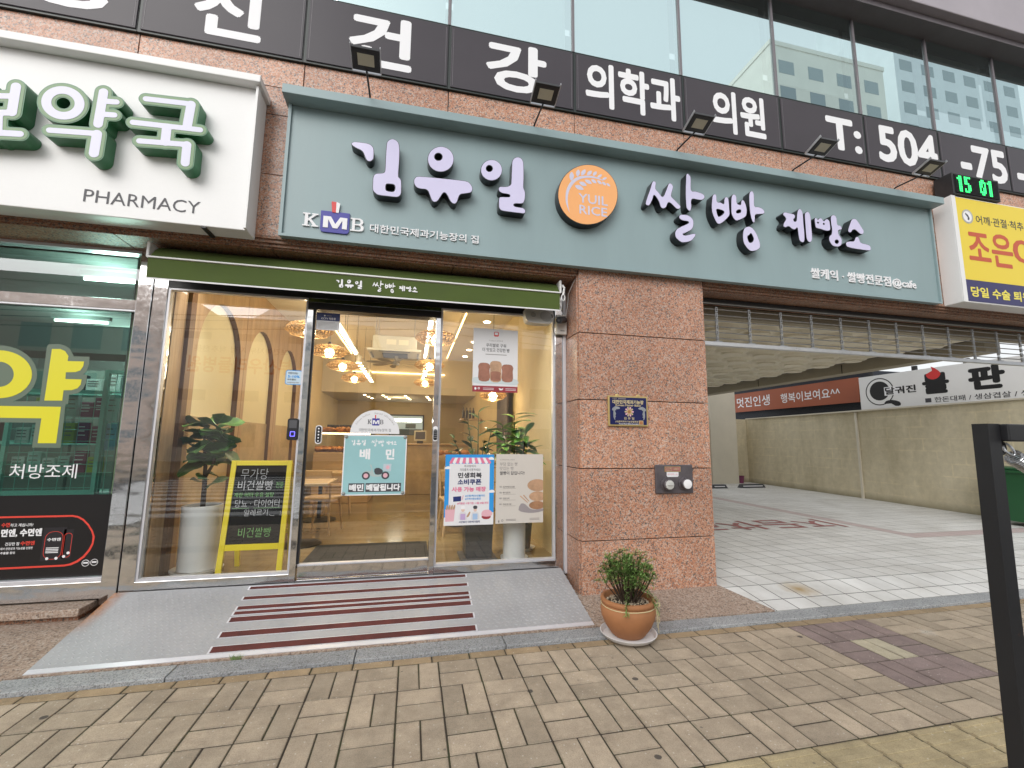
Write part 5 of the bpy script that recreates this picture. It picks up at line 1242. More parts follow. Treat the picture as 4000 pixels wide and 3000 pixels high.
plate('emblem', [circle(.603, 2.0, .011, .014, 14)], PYS-.0022, 0, m_wht, up); plate('emblem', [circle(.637, 2.003, .011, n=14), circle(.637, 2.003, .006, n=10)], PYS-.0022, 0, m_wht, up); plate('emblem', [smooth_loop([(.842,2.012),(.87,2.004),(.888,2.012),(.88,1.992),(.852,1.990)], 2)], PYS-.0022, 0, m_wht, up)
# blue coupon poster
cp = paper('coupon_poster', 'sky blue coupon poster with a striped pink shop awning on the right window', 'poster', 0.326, 0.806, 0.672, 1.343, m_paper)
CP = lambda l: [(0.326+(x-148)/(640-148)*0.480, 1.343-(y-455)/(1172-455)*0.671) for x, y in l]
lay(0, cp, m_sky, [CP([(148,455),(640,455),(640,1050),(595,1050),(595,550),(190,550),(190,1090),(148,1090)])])
for i in range(13):
    xa, xb = 215+i*27.7, 215+(i+1)*27.7; ya, yb = 188+i*32.3, 188+(i+1)*32.3
    lay(2, cp, m_pink if i % 2 == 0 else m_wht, [CP([(xa,487),(xb,487),(yb,535)]+[((ya+yb)/2+(yb-ya)/2*cos(pi*k/6), 535+15*sin(pi*k/6)) for k in range(7)]+[(ya,535)])])
for (x, y, s) in ((605,495,1.0),(172,590,.9),(615,835,1.0)):
    c0 = CP([(x, y)])[0]; lay(1, cp, m_wht, [smooth_loop([(c0[0]-.032*s,c0[1]-.012),(c0[0]+.032*s,c0[1]-.012),(c0[0]+.030*s,c0[1]+.004),(c0[0]+.010*s,c0[1]+.014),(c0[0]-.008*s,c0[1]+.012),(c0[0]-.028*s,c0[1]+.002)], 2)])
def ct(s, xl, xr, yt_, yb, m, bold): a, b_ = CP([(xl, yb), (xr, yt_)]); text(s, a[0], b_[0], a[1], b_[1], PYS-.0022, m, cp, bold=bold)
ct('제과점에서', 335, 452, 562, 586, m_dkprint, 0.0); ct('자유롭게 사용하세요!', 293, 500, 597, 625, m_dkprint, 0.0)
ct('민생회복', 275, 515, 640, 697, m_dkprint, .045); ct('소비쿠폰', 273, 512, 707, 766, m_navy2, .045); ct('사용 가능 매장', 218, 560, 785, 836, m_pink, .045)
ct('#신용/체크/선불카드', 352, 552, 866, 888, m_sky, .02); ct('#지역사랑상품권', 352, 508, 897, 919, m_sky, .02); ct('#지원금 사용기한: 11월 30일 까지', 275, 585, 941, 964, m_pink, .03); ct('사단법인 대한제과협회', 295, 503, 1128, 1150, m_navy2, .02)
lay(1, cp, m_navy2, [CP([(233,885),(312,880),(312,930),(235,935)])]); lay(2, cp, m_lpink, [CP([(315,915),(330,870),(338,872),(325,918)])])
lay(1, cp, m_lpink, [CP([(158,1010),(255,1005),(245,1130),(162,1132)])])
for k in range(4): lay(2, cp, m_crust, [smooth_loop(CP([(165+k*22,1010),(172+k*24,970),(185+k*24,968),(185+k*22,1008)]), 2)])
for (x, ap, hat) in ((333, m_lav, True), (455, mat('light_blue_print', (0.35,0.50,0.72), .4), False)):
    lay(1, cp, mat('off_white_print', (0.66,0.64,0.66), .5), [smooth_loop(CP([(x-40,1115),(x-32,1050),(x-12,1038),(x+12,1038),(x+32,1050),(x+40,1115)]), 2)]); lay(2, cp, ap, [CP([(x-25,1118),(x-24,1058),(x+24,1058),(x+25,1118)])])
    c0 = CP([(x, 1020)])[0]; lay(2, cp, m_skin, [circle(*c0, .017, n=16)]); lay(3, cp, m_wht if hat else m_dkprint, [smooth_loop(CP([(x-16,1010),(x-20,985),(x,978),(x+20,985),(x+16,1010)]), 2)])
lay(2, cp, m_crust, [smooth_loop(CP([(370,1088),(395,1040),(408,1045),(390,1088)]), 2)])
lay(1, cp, m_wine, [smooth_loop(CP([(520,1085),(612,1085),(595,1115),(540,1115)]), 2)]); lay(2, cp, m_lpink, [smooth_loop(CP([(520,1080),(525,1040),(560,1022),(605,1028),(628,1060),(615,1085),(570,1092)]), 2)])
# beige bread poster
bp = paper('bread_list_poster', 'beige poster with a pile of round loaves, right of the blue coupon poster', 'poster', 0.826, 1.312, 0.676, 1.348, m_beige)
BP = lambda l: [(0.826+(x-665)/(1137-665)*0.486, 1.348-(y-452)/(1150-452)*0.672) for x, y in l]
def bt_(s, xl, xr, yt_, yb, m, bold): a, b_ = BP([(xl, yb), (xr, yt_)]); text(s, a[0], b_[0], a[1], b_[1], PYS-.0022, m, bp, bold=bold)
bt_('쌀 세계를 담아내는 건강한 빵', 702, 848, 503, 515, m_gtext, 0); bt_('부담 없는 빵', 702, 878, 535, 572, m_gtext, -.004); bt_('맛있는 빵', 702, 838, 580, 617, m_gtext, -.004); bt_('쌀빵이 답입니다!', 702, 948, 626, 664, m_dkprint, .012)
for i, (n_, s_) in enumerate((('01','편안하게 즐기는 쌀빵'),('02','풍미 깊은 맛'),('03','건강한 선택'),('04','국내산 쌀 사용'))):
    y = 776+i*58; bt_(n_, 702, 722, y, y+16, m_gtext, .02); bt_(s_, 735, 735+len(s_)*10.5, y, y+18, m_gtext, .015); a = BP([(735, y+26)])[0]; rbox('text_line', a[0], a[0]+.13, PYS-.0024, PYS-.002, a[1]-.002, a[1]+.002, mat('faint_print', (0.42,0.39,0.36), .5), bp)
for (cx_, cy_, rx, ry, m) in ((1078,772,100,62,m_crust),(1080,885,85,50,m_crust),(1075,975,80,42,grime('printed_crust_dark', (0.36,0.19,0.10), .3, 14, .5))):
    lp = [(min(x, 1137), y) for x, y in el(cx_, cy_, rx, ry, 30)]; lay(1 if m is m_crust and cy_ < 800 else 2, bp, m, [BP(lp)])
lay(3, bp, mat('grey_cloth_print', (0.30,0.27,0.28), .5), [smooth_loop(BP([(890,1020),(915,955),(960,965),(1000,1005),(1050,1020),(1133,1010),(1135,1035),(1040,1052),(950,1045)]), 2)])
for k in range(2): lay(1, bp, m_crust, [BP([(900+k*32,880-k*8),(912+k*32,876-k*8),(985+k*14,945-k*12),(978+k*14,950-k*12)])])
for i in range(2): a = BP([(768, 1112+i*12)])[0]; rbox('text_line', a[0], a[0]+.10, PYS-.0024, PYS-.002, a[1], a[1]+.004, m_gtext, bp); a = BP([(1002, 1108+i*12)])[0]; rbox('text_line', a[0], a[0]+.10, PYS-.0024, PYS-.002, a[1], a[1]+.004, m_gtext, bp)
plate('emblem', [circle(*BP([(698,1128)])[0], .007, .013, 14)], PYS-.0020, 0, m_gtext, bp); plate('emblem', [circle(*BP([(732,1120)])[0], .011, n=14), circle(*BP([(732,1120)])[0], .006, n=10)], PYS-.0020, 0, m_gtext, bp)
# ================================================================== PLANTS
def leaf_mesh(name, L_, W_, m, fold=0.18, droop=0.25, tipw=0.75, wave=0.0, n=7):
    """A single broad leaf along +x with a folded midrib and a drooping tip."""
    V_ = []; F_ = []
    for i in range(n+1):
        t = i/n; wd = W_*(sin(pi*min(1, t*0.96+0.02))**0.7)*(0.75+0.5*t*tipw); wd = max(wd, 0.004)
        x = L_*t; z = -droop*L_*t*t
        for k in (-1, -0.5, 0, 0.5, 1): V_.append((x, k*wd/2, z+fold*abs(k)*wd*0.5+wave*sin(t*9+k*2)*W_*.1))
    for i in range(n):
        for k in range(4): a = i*5+k; F_.append((a, a+5, a+6, a+1))
    me = bpy.data.meshes.new(name); me.from_pydata(V_, [], F_); me.update(); me.materials.append(m); me.polygons.foreach_set('use_smooth', [True]*len(F_)); return me
def leaf_mat(name, c0, c1, edge=None, rough=0.35):
    m = mat(name, c0, rough, 0, 0.5); t = NT(m); o_ = t.obj(); sp = t.n('SeparateXYZ'); t.l(o_, sp.inputs[0])
    vein = t.math('ABSOLUTE', sp.outputs['Y']); c = t.ramp(t.noise(9.0, 3), [(0.3, c0), (0.7, c1)])
    c = t.mix(t.ramp(vein, [(0.0, (0.7,)*3), (0.004, (0,)*3)]), c, tuple(min(1, x*2.4) for x in c1))
    if edge: c = t.mix(t.ramp(t.math('ADD', vein, t.math('MULTIPLY', t.noise(40.0, 2), 0.02)), [(0.030, (0,)*3), (0.042, (0.85,)*3)]), c, edge)
    per = t.ramp(t.rnd(), [(0.0, (0.65,0.7,0.65)), (1.0, (1.25,1.2,1.1))]); t.col(t.mix(1.0, c, per, 'MULTIPLY')); return m
m_fig = leaf_mat('fig_leaf', (0.040,0.105,0.030), (0.085,0.205,0.052)); m_rub = leaf_mat('variegated_leaf', (0.055,0.17,0.022), (0.12,0.30,0.045), (0.42,0.48,0.14)); m_zz = leaf_mat('dark_glossy_leaf', (0.018,0.060,0.025), (0.035,0.105,0.040), None, 0.22)
m_stem = grime('brown_bark', (0.055,0.035,0.022), 0.3, 20.0, 0.85); m_soil = grime('potting_soil', (0.045,0.032,0.022), 0.4, 50.0, 0.95, fine=120, bump=0.8)
m_pot = grime('white_ceramic_pot', (0.72,0.73,0.74), 0.02, 1.5, 0.35)
def leaf_at(me, plant, p, yaw, pitch, roll, s=1.0):
    o_ = bpy.data.objects.new('leaf', me); link(o_, plant, Vector(p)); o_.rotation_euler = Matrix.Rotation(yaw, 3, 'Z').__matmul__(Matrix.Rotation(-pitch, 3, 'Y')).__matmul__(Matrix.Rotation(roll, 3, 'X')).to_euler(); o_.scale = (s, s, s); return o_
figme = leaf_mesh('leaf', 0.25, 0.185, m_fig, 0.16, 0.22, 0.9, 0.6)
fx, fy = -1.90, 4.78
fig = thing('fiddle_leaf_fig', 'fiddle leaf fig with broad dark leaves in a tall white cylinder pot', 'plant', (fx, fy, FLZ))
B().lathe([(0.158, 0.03), (0.165, 0.60), (0.150, 0.605), (0.148, 0.55)], (fx, fy, FLZ), 32, capt=False).o('pot', m_pot, fig, 40); B().lathe([(0.148, 0.0), (0.01, 0.01)], (fx, fy, FLZ+.55), 20).o('soil', m_soil, fig)
B().lathe([(0.17, 0.0), (0.205, 0.012), (0.212, 0.035), (0.205, 0.036), (0.17, 0.014)], (fx, fy, FLZ+.001), 32, capt=False).o('saucer', m_pot, fig, 40)
tr1 = [(fx, fy, FLZ+.5), (fx-.005, fy, 1.05), (fx-.02, fy+.02, 1.2), (fx-.05, fy+.02, 1.42), (fx-.06, fy+.02, 1.62)]; tr2 = [(fx-.01, fy, 1.10), (fx+.05, fy-.01, 1.22), (fx+.09, fy, 1.42), (fx+.08, fy, 1.6)]
B().tube(tr1, [.024, .022, .018, .013, .007], 8).tube(tr2, [.016, .014, .010, .006], 8).o('trunk', m_stem, fig, 0)
R2 = random.Random(5)
for i in range(46):
    base = tr1 if i % 2 else tr2; t = R2.random(); k = min(len(base)-2, 1+int(t*(len(base)-2))); p = Vector(base[k]).lerp(Vector(base[k+1]), R2.random())
    p.z = 1.16+0.47*(i/46)**0.9
    if i < 4: p = Vector((fx, fy, 1.0+.05*i))
    leaf_at(figme, fig, p, i*2.39996+R2.uniform(-.3,.3), R2.uniform(-.35, .75)+(0.4 if i > 40 else 0), R2.uniform(-.6,.6), R2.uniform(.75, 1.12)*(0.8 if i < 4 else 1))
# two planters behind the right window
rx_, ry_ = 1.095, 4.66
rp = thing('rubber_plant', 'yellow edged rubber plant in a white cylinder pot behind the beige poster', 'plant', (rx_, ry_, FLZ))
B().lathe([(0.118, 0.02), (0.118, 0.60), (0.106, 0.602), (0.104, 0.55)], (rx_, ry_, FLZ), 32, capt=False).o('pot', m_pot, rp, 40); B().lathe([(0.104, 0.0), (0.01, 0.01)], (rx_, ry_, FLZ+.55), 20).o('soil', m_soil, rp); B().lathe([(0.12, 0.0), (0.142, 0.01), (0.145, 0.03), (0.12, 0.012)], (rx_, ry_, FLZ+.001), 32, capt=False).o('saucer', m_pot, rp, 40)
stems = [[(rx_+dx*.2, ry_, FLZ+.5), (rx_+dx*.6, ry_+dy*.4, 1.2), (rx_+dx, ry_+dy, h)] for dx, dy, h in ((-.14,.02,1.66),(.0,.05,1.78),(.12,-.02,1.6),(.05,.1,1.5))]
b = B()
for s_ in stems: b.tube(s_, [.011, .008, .004], 6)
b.o('stems', m_stem, rp)
rme = leaf_mesh('leaf', 0.22, 0.115, m_rub, 0.22, 0.3, 0.2)
for i in range(84):
    s_ = stems[i % 4]; t = 0.05+0.95*(i/84); p = Vector(s_[1]).lerp(Vector(s_[2]), t)
    leaf_at(rme, rp, p, i*2.4+R2.uniform(-.3,.3), R2.uniform(-.2,.8)+(0.5 if t > .93 else 0), R2.uniform(-.4,.4), R2.uniform(.8,1.2))
zx, zy = 0.72, 4.80
zz = thing('zz_plant', 'dark glossy leaved plant standing in a charcoal box planter behind the blue poster', 'plant', (zx, zy, FLZ))
v_ = B(); t0, t1 = 0.135, 0.15
v_.add([(zx-t0,zy-t0,FLZ+.03),(zx+t0,zy-t0,FLZ+.03),(zx+t0,zy+t0,FLZ+.03),(zx-t0,zy+t0,FLZ+.03),(zx-t1,zy-t1,FLZ+.46),(zx+t1,zy-t1,FLZ+.46),(zx+t1,zy+t1,FLZ+.46),(zx-t1,zy+t1,FLZ+.46)], [(0,3,2,1),(0,1,5,4),(1,2,6,5),(2,3,7,6),(3,0,4,7),(4,5,6,7)]); v_.o('pot', m_dgrey, zz)
B().box(zx-.19, zx+.19, zy-.19, zy+.19, FLZ+.001, FLZ+.03, 0.01).o('saucer', m_dgrey, zz)
zme = leaf_mesh('leaf', 0.17, 0.085, m_zz, 0.25, 0.2, 0.3); b = B(); lv_ = []
for i, (dx, dy, h) in enumerate(((-.28,.0,1.5),(-.12,.08,1.72),(.05,-.03,1.45),(.16,.1,1.62),(-.2,.2,1.35),(.02,.2,1.8))):
    p0, p1, p2 = Vector((zx+dx*.15, zy+dy*.2, FLZ+.45)), Vector((zx+dx*.45, zy+dy*.6, (FLZ+.45+h)/2+.08)), Vector((zx+dx, zy+dy, h)); b.tube([p0, p1, p2], [.010, .008, .004], 6)
    for k in range(11):
        t = .3+.7*k/10; q = p0*(1-t)**2+p1*2*t*(1-t)+p2*t*t; lv_.append((q, atan2(dy, dx)+(1 if k % 2 else -1)*1.1))
b.o('stems', mat('green_stem', (0.03,0.08,0.03), .4), zz)
for (q, a) in lv_: leaf_at(zme, zz, q, a+R2.uniform(-.3,.3), R2.uniform(.1,.7), R2.uniform(-.3,.3), R2.uniform(.85,1.15))
b2 = thing('grey_planter', 'low grey pot with a saucer behind the rubber plant', 'planter', (1.28, 5.05, FLZ)); B().lathe([(0.09, 0.02), (0.12, 0.35), (0.105, 0.352), (0.10, 0.3)], (1.28, 5.05, FLZ), 24, capt=False).o('pot', m_dgrey, b2, 40); B().lathe([(0.12, 0), (0.15, .03), (0.12, .012)], (1.28, 5.05, FLZ+.001), 24, capt=False).o('saucer', m_pot, b2, 40)

# rosemary in a terracotta pot on the forecourt
m_terra = grime('terracotta', (0.38,0.165,0.068), 0.18, 3.0, 0.75, fine=80, bump=0.15)
m_needle = leaf_mat('rosemary_needle', (0.14,0.25,0.065), (0.24,0.40,0.115), None, 0.5)
px0, py0, pz0 = 1.662, 3.250, 0.030
sau = tag(B().lathe([(0.165, 0.0), (0.190, 0.006), (0.212, 0.034), (0.205, 0.035), (0.185, 0.010), (0.02, 0.008)], (px0, py0, 0.022), 40).o('pot_saucer', grime('white_plastic', (0.70,0.70,0.71), .05, 5, .4), None, 40), 'white plastic saucer under the terracotta pot', 'saucer')
ros = thing('potted_rosemary', 'bushy rosemary in a round terracotta pot tied with string', 'potted plant', (px0, py0, pz0))
SC_ = 1.0
prof = [(r_*1.22, h_*1.06) for r_, h_ in ((0.090,0.0),(0.108,0.02),(0.142,0.075),(0.164,0.135),(0.169,0.175),(0.163,0.205),(0.156,0.218),(0.164,0.226),(0.168,0.240),(0.163,0.254),(0.150,0.257),(0.140,0.247),(0.136,0.20))]
B().lathe(prof, (px0, py0, pz0), 44, capt=False).o('pot', m_terra, ros, 50)
SZ = pz0+.226
sb = B().lathe([(0.165, 0.0), (0.09, 0.010), (0.004, 0.014)], (px0, py0, SZ), 28).o('soil', m_soil, ros)
m_peb = grime('pale_bark_chips', (0.50,0.41,0.30), 0.35, 60.0, 0.9, fine=300); pb = B(); R3 = random.Random(3)
for i in range(560):
    r = 0.162*sqrt(R3.random()); a = R3.uniform(0, 2*pi); c0 = Vector((px0+r*cos(a), py0+r*sin(a), SZ+.010+.010*(1-r/.165)+R3.uniform(0,.005))); s_ = R3.uniform(.004, .009)
    d_ = Vector((R3.uniform(-1,1), R3.uniform(-1,1), R3.uniform(-.4,.4))).normalized(); u = d_.cross(Vector((0,0,1))).normalized(); pb.add([c0+d_*s_, c0+u*s_*.6, c0-d_*s_, c0-u*s_*.6, c0+Vector((0,0,s_*.7))], [(0,1,4),(1,2,4),(2,3,4),(3,0,4)])
stuff(pb.o('bark_chips', m_peb, ros))
B().tube([(px0+.200*cos(a), py0+.200*sin(a), pz0+.224+.002*sin(3*a)) for a in [2*pi*i/48 for i in range(49)]], 0.003, 6, False).o('string', mat('cream_string', (0.62,0.55,0.32), .9), ros)
kb = Vector((px0+.180, py0-.092, pz0+.222)); kn = B()
for s_ in (-1, 1): kn.tube([kb+Vector((.018+.016*cos(a), -.01, .012+s_*.004+.014*sin(a)))*1.0 for a in [2*pi*i/10+pi for i in range(11)]], .002, 5, False)
for (dx, l_) in ((.004,.15),(.012,.19),(.018,.12)): kn.tube([kb, kb+Vector((dx, -.012, -l_*.45)), kb+Vector((dx*1.6, -.008, -l_))], .002, 5)
kn.o('string_bow', MATS['cream_string'], ros)
stb = B(); ndl = B(); R4 = random.Random(9)
def needle(q, d_, l_, w_=.0021):
    sd_ = d_.cross(Vector((.3,.2,1))).normalized()*w_; e_ = q+d_*l_
    ndl.add([q-sd_*.6, q+d_*l_*.5-sd_, e_, q+d_*l_*.5+sd_, q+sd_*.6], [(0,1,2,3,4)])
for i in range(56):
    a = i*2.39996+R4.uniform(-.3,.3); sp_ = sqrt((i+.5)/56); h = (.385-.13*sp_*sp_)*R4.uniform(.84, 1.06)
    p0 = Vector((px0+.06*sp_*cos(a), py0+.06*sp_*sin(a), SZ+.01)); p2 = Vector((px0+.225*sp_*cos(a), py0+.20*sp_*sin(a), SZ+h)); p1 = p0.lerp(p2, .5)+Vector((.02*cos(a)*sp_, .02*sin(a)*sp_, .02*R4.random()))
    stb.tube([p0, p0.lerp(p1, .6), p1, p2], [.0050, .0042, .0032, .0014], 5)
    for k in range(70):
        t = .55+.45*k/69 if k % 4 else R4.uniform(.9, 1.0); q = p0*(1-t)**2+p1*2*t*(1-t)+p2*t*t; g = R4.uniform(0, 2*pi)
        needle(q, Vector((cos(g), sin(g), R4.uniform(-.2, .9))).normalized(), R4.uniform(.020, .036), .0026)
    for j in range(R4.randint(2, 4)):                                       # side shoots, some hanging
        t = R4.uniform(.55, .98); q0 = p0*(1-t)**2+p1*2*t*(1-t)+p2*t*t; g = R4.uniform(0, 2*pi); ln = R4.uniform(.04, .085); dr = R4.uniform(-.9, .9)*(1 if sp_ > .5 else .6); q1 = q0+Vector((cos(g)*ln, sin(g)*ln, ln*dr)); stb.tube([q0, q1], [.0018, .0010], 4)
        for k in range(36):
            q = q0.lerp(q1, R4.uniform(.1, 1.05)); gg = R4.uniform(0, 2*pi); needle(q, (Vector((cos(gg), sin(gg), R4.uniform(-.4,.8)))+(q1-q0).normalized()*.6).normalized(), R4.uniform(.018, .034), .0026)
for (dx, dy) in ((.13,-.16),(.19,-.05),(-.10,-.19),(.02,-.05)):              # trailing shoots over the rim
    q0 = Vector((px0+dx*.7, py0+dy*.7, SZ+.13)); q1 = Vector((px0+dx*1.25, py0+dy*1.15, SZ-.02 if abs(dx) > .05 else SZ+.06)); stb.tube([Vector((px0+dx*.3, py0+dy*.3, SZ)), q0, q1], [.003, .002, .001], 5)
    for k in range(130):
        q = q0.lerp(q1, R4.random())+Vector((R4.uniform(-.012,.012), R4.uniform(-.012,.012), 0)); gg = R4.uniform(0, 2*pi); needle(q, Vector((cos(gg), sin(gg), R4.uniform(-.7,.5))).normalized(), R4.uniform(.018, .034), .0026)
stb.o('stems', m_stem, ros); stuff(ndl.o('needles', m_needle, ros))
# a tuft of grass in the ramp joint
gr = B()
for i in range(60):
    g = R4.uniform(0, 2*pi); c0 = Vector((onZ(928, 2566, .02).x+R4.uniform(-.03,.03), 3.447+R4.uniform(-.006,.006), 0.018)); d_ = Vector((cos(g)*.03, sin(g)*.015-.008, R4.uniform(.02,.05))); s_ = Vector((.0012, 0, 0)); gr.add([c0-s_, c0+s_, c0+d_], [(0,1,2)])
gt = stuff(gr.o('grass_tuft', m_needle)); tag(gt, 'small tuft of grass growing in the joint below the ramp', 'grass')

# ================================================================== CHALKBOARD
m_ypaint = grime('bright_yellow_paint', (0.78,0.62,0.015), 0.06, 4.0, 0.4); m_cboard = grime('chalkboard', (0.010,0.010,0.011), 0.35, 3.0, 0.9, spec=0.1); m_chalk = mat('white_chalk', (0.50,0.50,0.52), .9); m_gchalk = mat('green_chalk', (0.20,0.46,0.15), .9)
cbx = thing('chalkboard_stand', 'yellow framed A board chalkboard standing inside the left window', 'chalkboard', (-1.37, 4.62, FLZ))
yb0, yb1 = 4.475, 4.62                                # foot and head of the leaning front leaf
def lean(p):                                          # p = (x, depth in front of the leaf, height)
    t = (p[2]-FLZ)/(1.272-FLZ); return (p[0], yb0+(yb1-yb0)*t+p[1], p[2])
def leanbox(x0, x1, z0, z1, d0, d1, nx0=None, nx1=None):
    b = B(); q = [(x0,d0,z0),(x1,d0,z0),(x1,d1,z0),(x0,d1,z0),(nx0 if nx0 is not None else x0,d0,z1),(nx1 if nx1 is not None else x1,d0,z1),(nx1 if nx1 is not None else x1,d1,z1),(nx0 if nx0 is not None else x0,d1,z1)]
    return b.add([lean(p) for p in q], [(0,3,2,1),(4,5,6,7),(0,1,5,4),(1,2,6,5),(2,3,7,6),(3,0,4,7)])
# the leaf tapers a little: narrower at the head
def lx(s_, z): t = (z-FLZ)/1.022; return -1.372+s_*(0.268-0.008*t)
leanbox(lx(-1,FLZ), lx(-1,FLZ)+.045, FLZ, 1.272, 0, .03, lx(-1,1.272), lx(-1,1.272)+.042).o('frame_stile', m_ypaint, cbx)
leanbox(lx(1,FLZ)-.045, lx(1,FLZ), FLZ, 1.272, 0, .03, lx(1,1.272)-.042, lx(1,1.272)).o('frame_stile', m_ypaint, cbx)
leanbox(lx(-1,1.2)+.045, lx(1,1.2)-.045, 1.228, 1.2715, .001, .03).o('frame_rail', m_ypaint, cbx); leanbox(lx(-1,.5)+.046, lx(1,.5)-.046, .482, .532, .001, .03).o('frame_rail', m_ypaint, cbx)
bd = leanbox(lx(-1,.6)+.042, lx(1,.6)-.042, .5325, 1.2275, .012, .02).o('board', m_cboard, cbx)
for s_ in (-1, 1):
    b = B(); x = -1.372+s_*.235
    b.add([(x-.02,4.90,FLZ),(x+.02,4.90,FLZ),(x+.02,4.93,FLZ),(x-.02,4.93,FLZ),(x-.02,4.655,1.25),(x+.02,4.655,1.25),(x+.02,4.685,1.25),(x-.02,4.685,1.25)], [(0,3,2,1),(4,5,6,7),(0,1,5,4),(1,2,6,5),(2,3,7,6),(3,0,4,7)]); b.o('back_leg', m_ypaint, cbx)
B().box(-1.587, -1.157, 4.825, 4.85, .56, .60).o('back_rail', m_ypaint, cbx)
CB = lambda x, y: (lx(-1,1.0)+.050+(x-250)/(1106-180-250-0)*0.0, 0)
def ck(s, xl, xr, yt_, yb, m, bold=0.0, sh=0.0):
    """Chalk writing: place by fractions of the board (0..1 from the left, 0..1 from the top)."""
    W0 = lx(-1,.9)+.048; W1 = lx(1,.9)-.048; H0, H1 = .5325, 1.2275
    text(s, W0+(W1-W0)*xl, W0+(W1-W0)*xr, H1-(H1-H0)*yb, H1-(H1-H0)*yt_, 0.0112, m, bd, bold=bold, name='chalk_writing', tf=lean, shear=sh)
ck('무가당', .10, .64, .045, .185, m_chalk, -.012); ck('비건쌀빵', .07, .76, .20, .325, m_chalk, .0); ck('전문', .82, .97, .22, .30, m_gchalk, -.005); ck('계란·버터·우유·설탕', .02, .80, .355, .415, m_gchalk, .0); ck('당뇨 · 다이어터', .06, .93, .445, .545, m_chalk, -.008); ck('알레르기', .26, .72, .57, .655, m_chalk, -.006); ck('비건쌀빵', .20, .83, .80, .92, m_gchalk, -.012)
wv = B(); W0 = lx(-1,.9)+.048; W1 = lx(1,.9)-.048
for (a, b_) in ((.02,.34),(.43,.95)):
    pts = [lean((W0+(W1-W0)*(a+(b_-a)*i/40), .0105, 1.2275-.695*.555+.003*sin(i*1.6))) for i in range(41)]; wv.tube(pts, .0014, 4)
wv.o('chalk_underline', m_gchalk, bd)
mo = B(); cxx = W0+(W1-W0)*.82; czz = 1.2275-.695*.625
mo.tube([lean((cxx+.03*cos(a), .0105, czz+.022*sin(a))) for a in [pi*1.1+i*.14 for i in range(14)]], .0016, 4); mo.tube([lean((cxx+.062, .0105, czz+.02)), lean((cxx+.072, .0105, czz)), lean((cxx+.058, .0105, czz-.018)), lean((cxx+.082, .0105, czz-.018))], .0016, 4); mo.o('chalk_doodle', m_chalk, bd)

# ================================================================== WALL FITTINGS
spk = thing('wall_speaker', 'white oval wall speaker tucked under the right end of the awning', 'speaker', (1.235, 4.24, 2.66))
m_spk = grime('off_white_plastic', (0.62,0.61,0.58), .04, 4, .45); m_grl = grime('speaker_grille', (0.42,0.42,0.41), .1, 120, .6)
def tilt(p): return (p[0], p[1]+(p[2]-2.76)*.28, p[2])
x0, x1, z0, z1 = 1.082, 1.385, 2.672, 2.84
plate('cabinet', [smooth_loop([(x0,2.80),(x0+.01,2.70),(x0+.06,2.678),(x0+.16,2.672),(x1-.05,2.680),(x1-.01,2.71),(x1,2.80),(x1-.02,2.835),(x0+.15,2.842),(x0+.02,2.835)], 4)], 4.30, .11, m_spk, spk, tilt); plate('grille', [circle(1.30, 2.758, .062, n=28)], 4.1885, .003, m_grl, spk, tilt); plate('grille', [circle(1.165, 2.765, .028, n=20)], 4.1885, .003, m_grl, spk, tilt); plate('badge', [rect(1.352, 1.372, 2.745, 2.785)], 4.1885, .002, m_black, spk, tilt)
B().box(1.21, 1.26, 4.27, 4.30, 2.74, 2.90).o('bracket', m_spk, spk)
cc = thing('security_camera', 'dark bullet security camera on a grey junction box by the steel column', 'camera', (1.48, 4.26, 2.60))
B().box(1.425, 1.537, 4.215, 4.265, 2.585, 2.795, .008).o('junction_box', m_spk, cc)
p0, p1 = Vector((1.50, 4.195, 2.735)), Vector((1.415, 4.10, 2.70)); d_ = (p1-p0).normalized()
B().tube([p0+Vector((.012,.03,.0)), p0-d_*.02, p0, p1, p1+d_*.012], [.012, .018, .033, .035, .034], 16).o('body', m_dgrey, cc, 40); B().tube([p1+d_*.0125, p1+d_*.016], [.030, .029], 16).o('lens_ring', m_black, cc); B().tube([p1+d_*.0165, p1+d_*.019], [.012, .011], 12).o('lens', m_scr, cc); B().obox(p0.lerp(p1, .62)+Vector((0,0,.034)), d_*.075, Vector((d_.y,-d_.x,0))*.03, Vector((0,0,.003))).o('sun_shield', m_dgrey, cc)
rbox('cover_line', 1.465, 1.510, 4.213, 4.2146, 2.620, 2.626, m_dkprint, cc)
B().tube([(1.535,4.24,2.79),(1.540,4.22,2.86),(1.538,4.18,2.93),(1.528,4.14,3.0),(1.545,4.05,3.08),(1.552,3.99,3.11)], .0045, 6).o('cable', m_white, cc)
# master baker plaque
m_gold = grime('cast_brass', (0.62,0.47,0.20), .12, 20, .35, .7); m_pblue = mat('royal_blue_enamel', (0.004,0.007,0.075), .3); m_gold2 = mat('gilt_print', (0.55,0.46,0.27), .45, .2)
qx0, qx1, qz0, qz1 = 1.842, 2.262, 1.632, 1.928
pq = thing('brass_plaque', 'blue and brass master baker plaque fixed to the pillar', 'plaque', (2.05, 3.92, qz0))
B().box(qx0, qx1, 3.905, 3.928, qz0, qz1, .004).o('frame', m_gold, pq); pf = rbox('enamel_face', qx0+.016, qx1-.016, 3.9015, 3.9048, qz0+.016, qz1-.016, m_pblue, pq)
for x in (1.94, 2.165): B().ell((x, 3.915, qz1+.004), .022, .008, .014, 10, 6).o('frame_ornament', m_gold, pq)
PQ = lambda x, y: (qx0+(x-150)/(1700-150)*.42, qz1-(y-190)/(1490-190)*.296)
def pt(s, xl, xr, yt_, yb, bold, m=None): a = PQ(xl, yb); b_ = PQ(xr, yt_); text(s, a[0], b_[0], a[1], b_[1], 3.9012, m or m_gold2, pf, bold=bold)
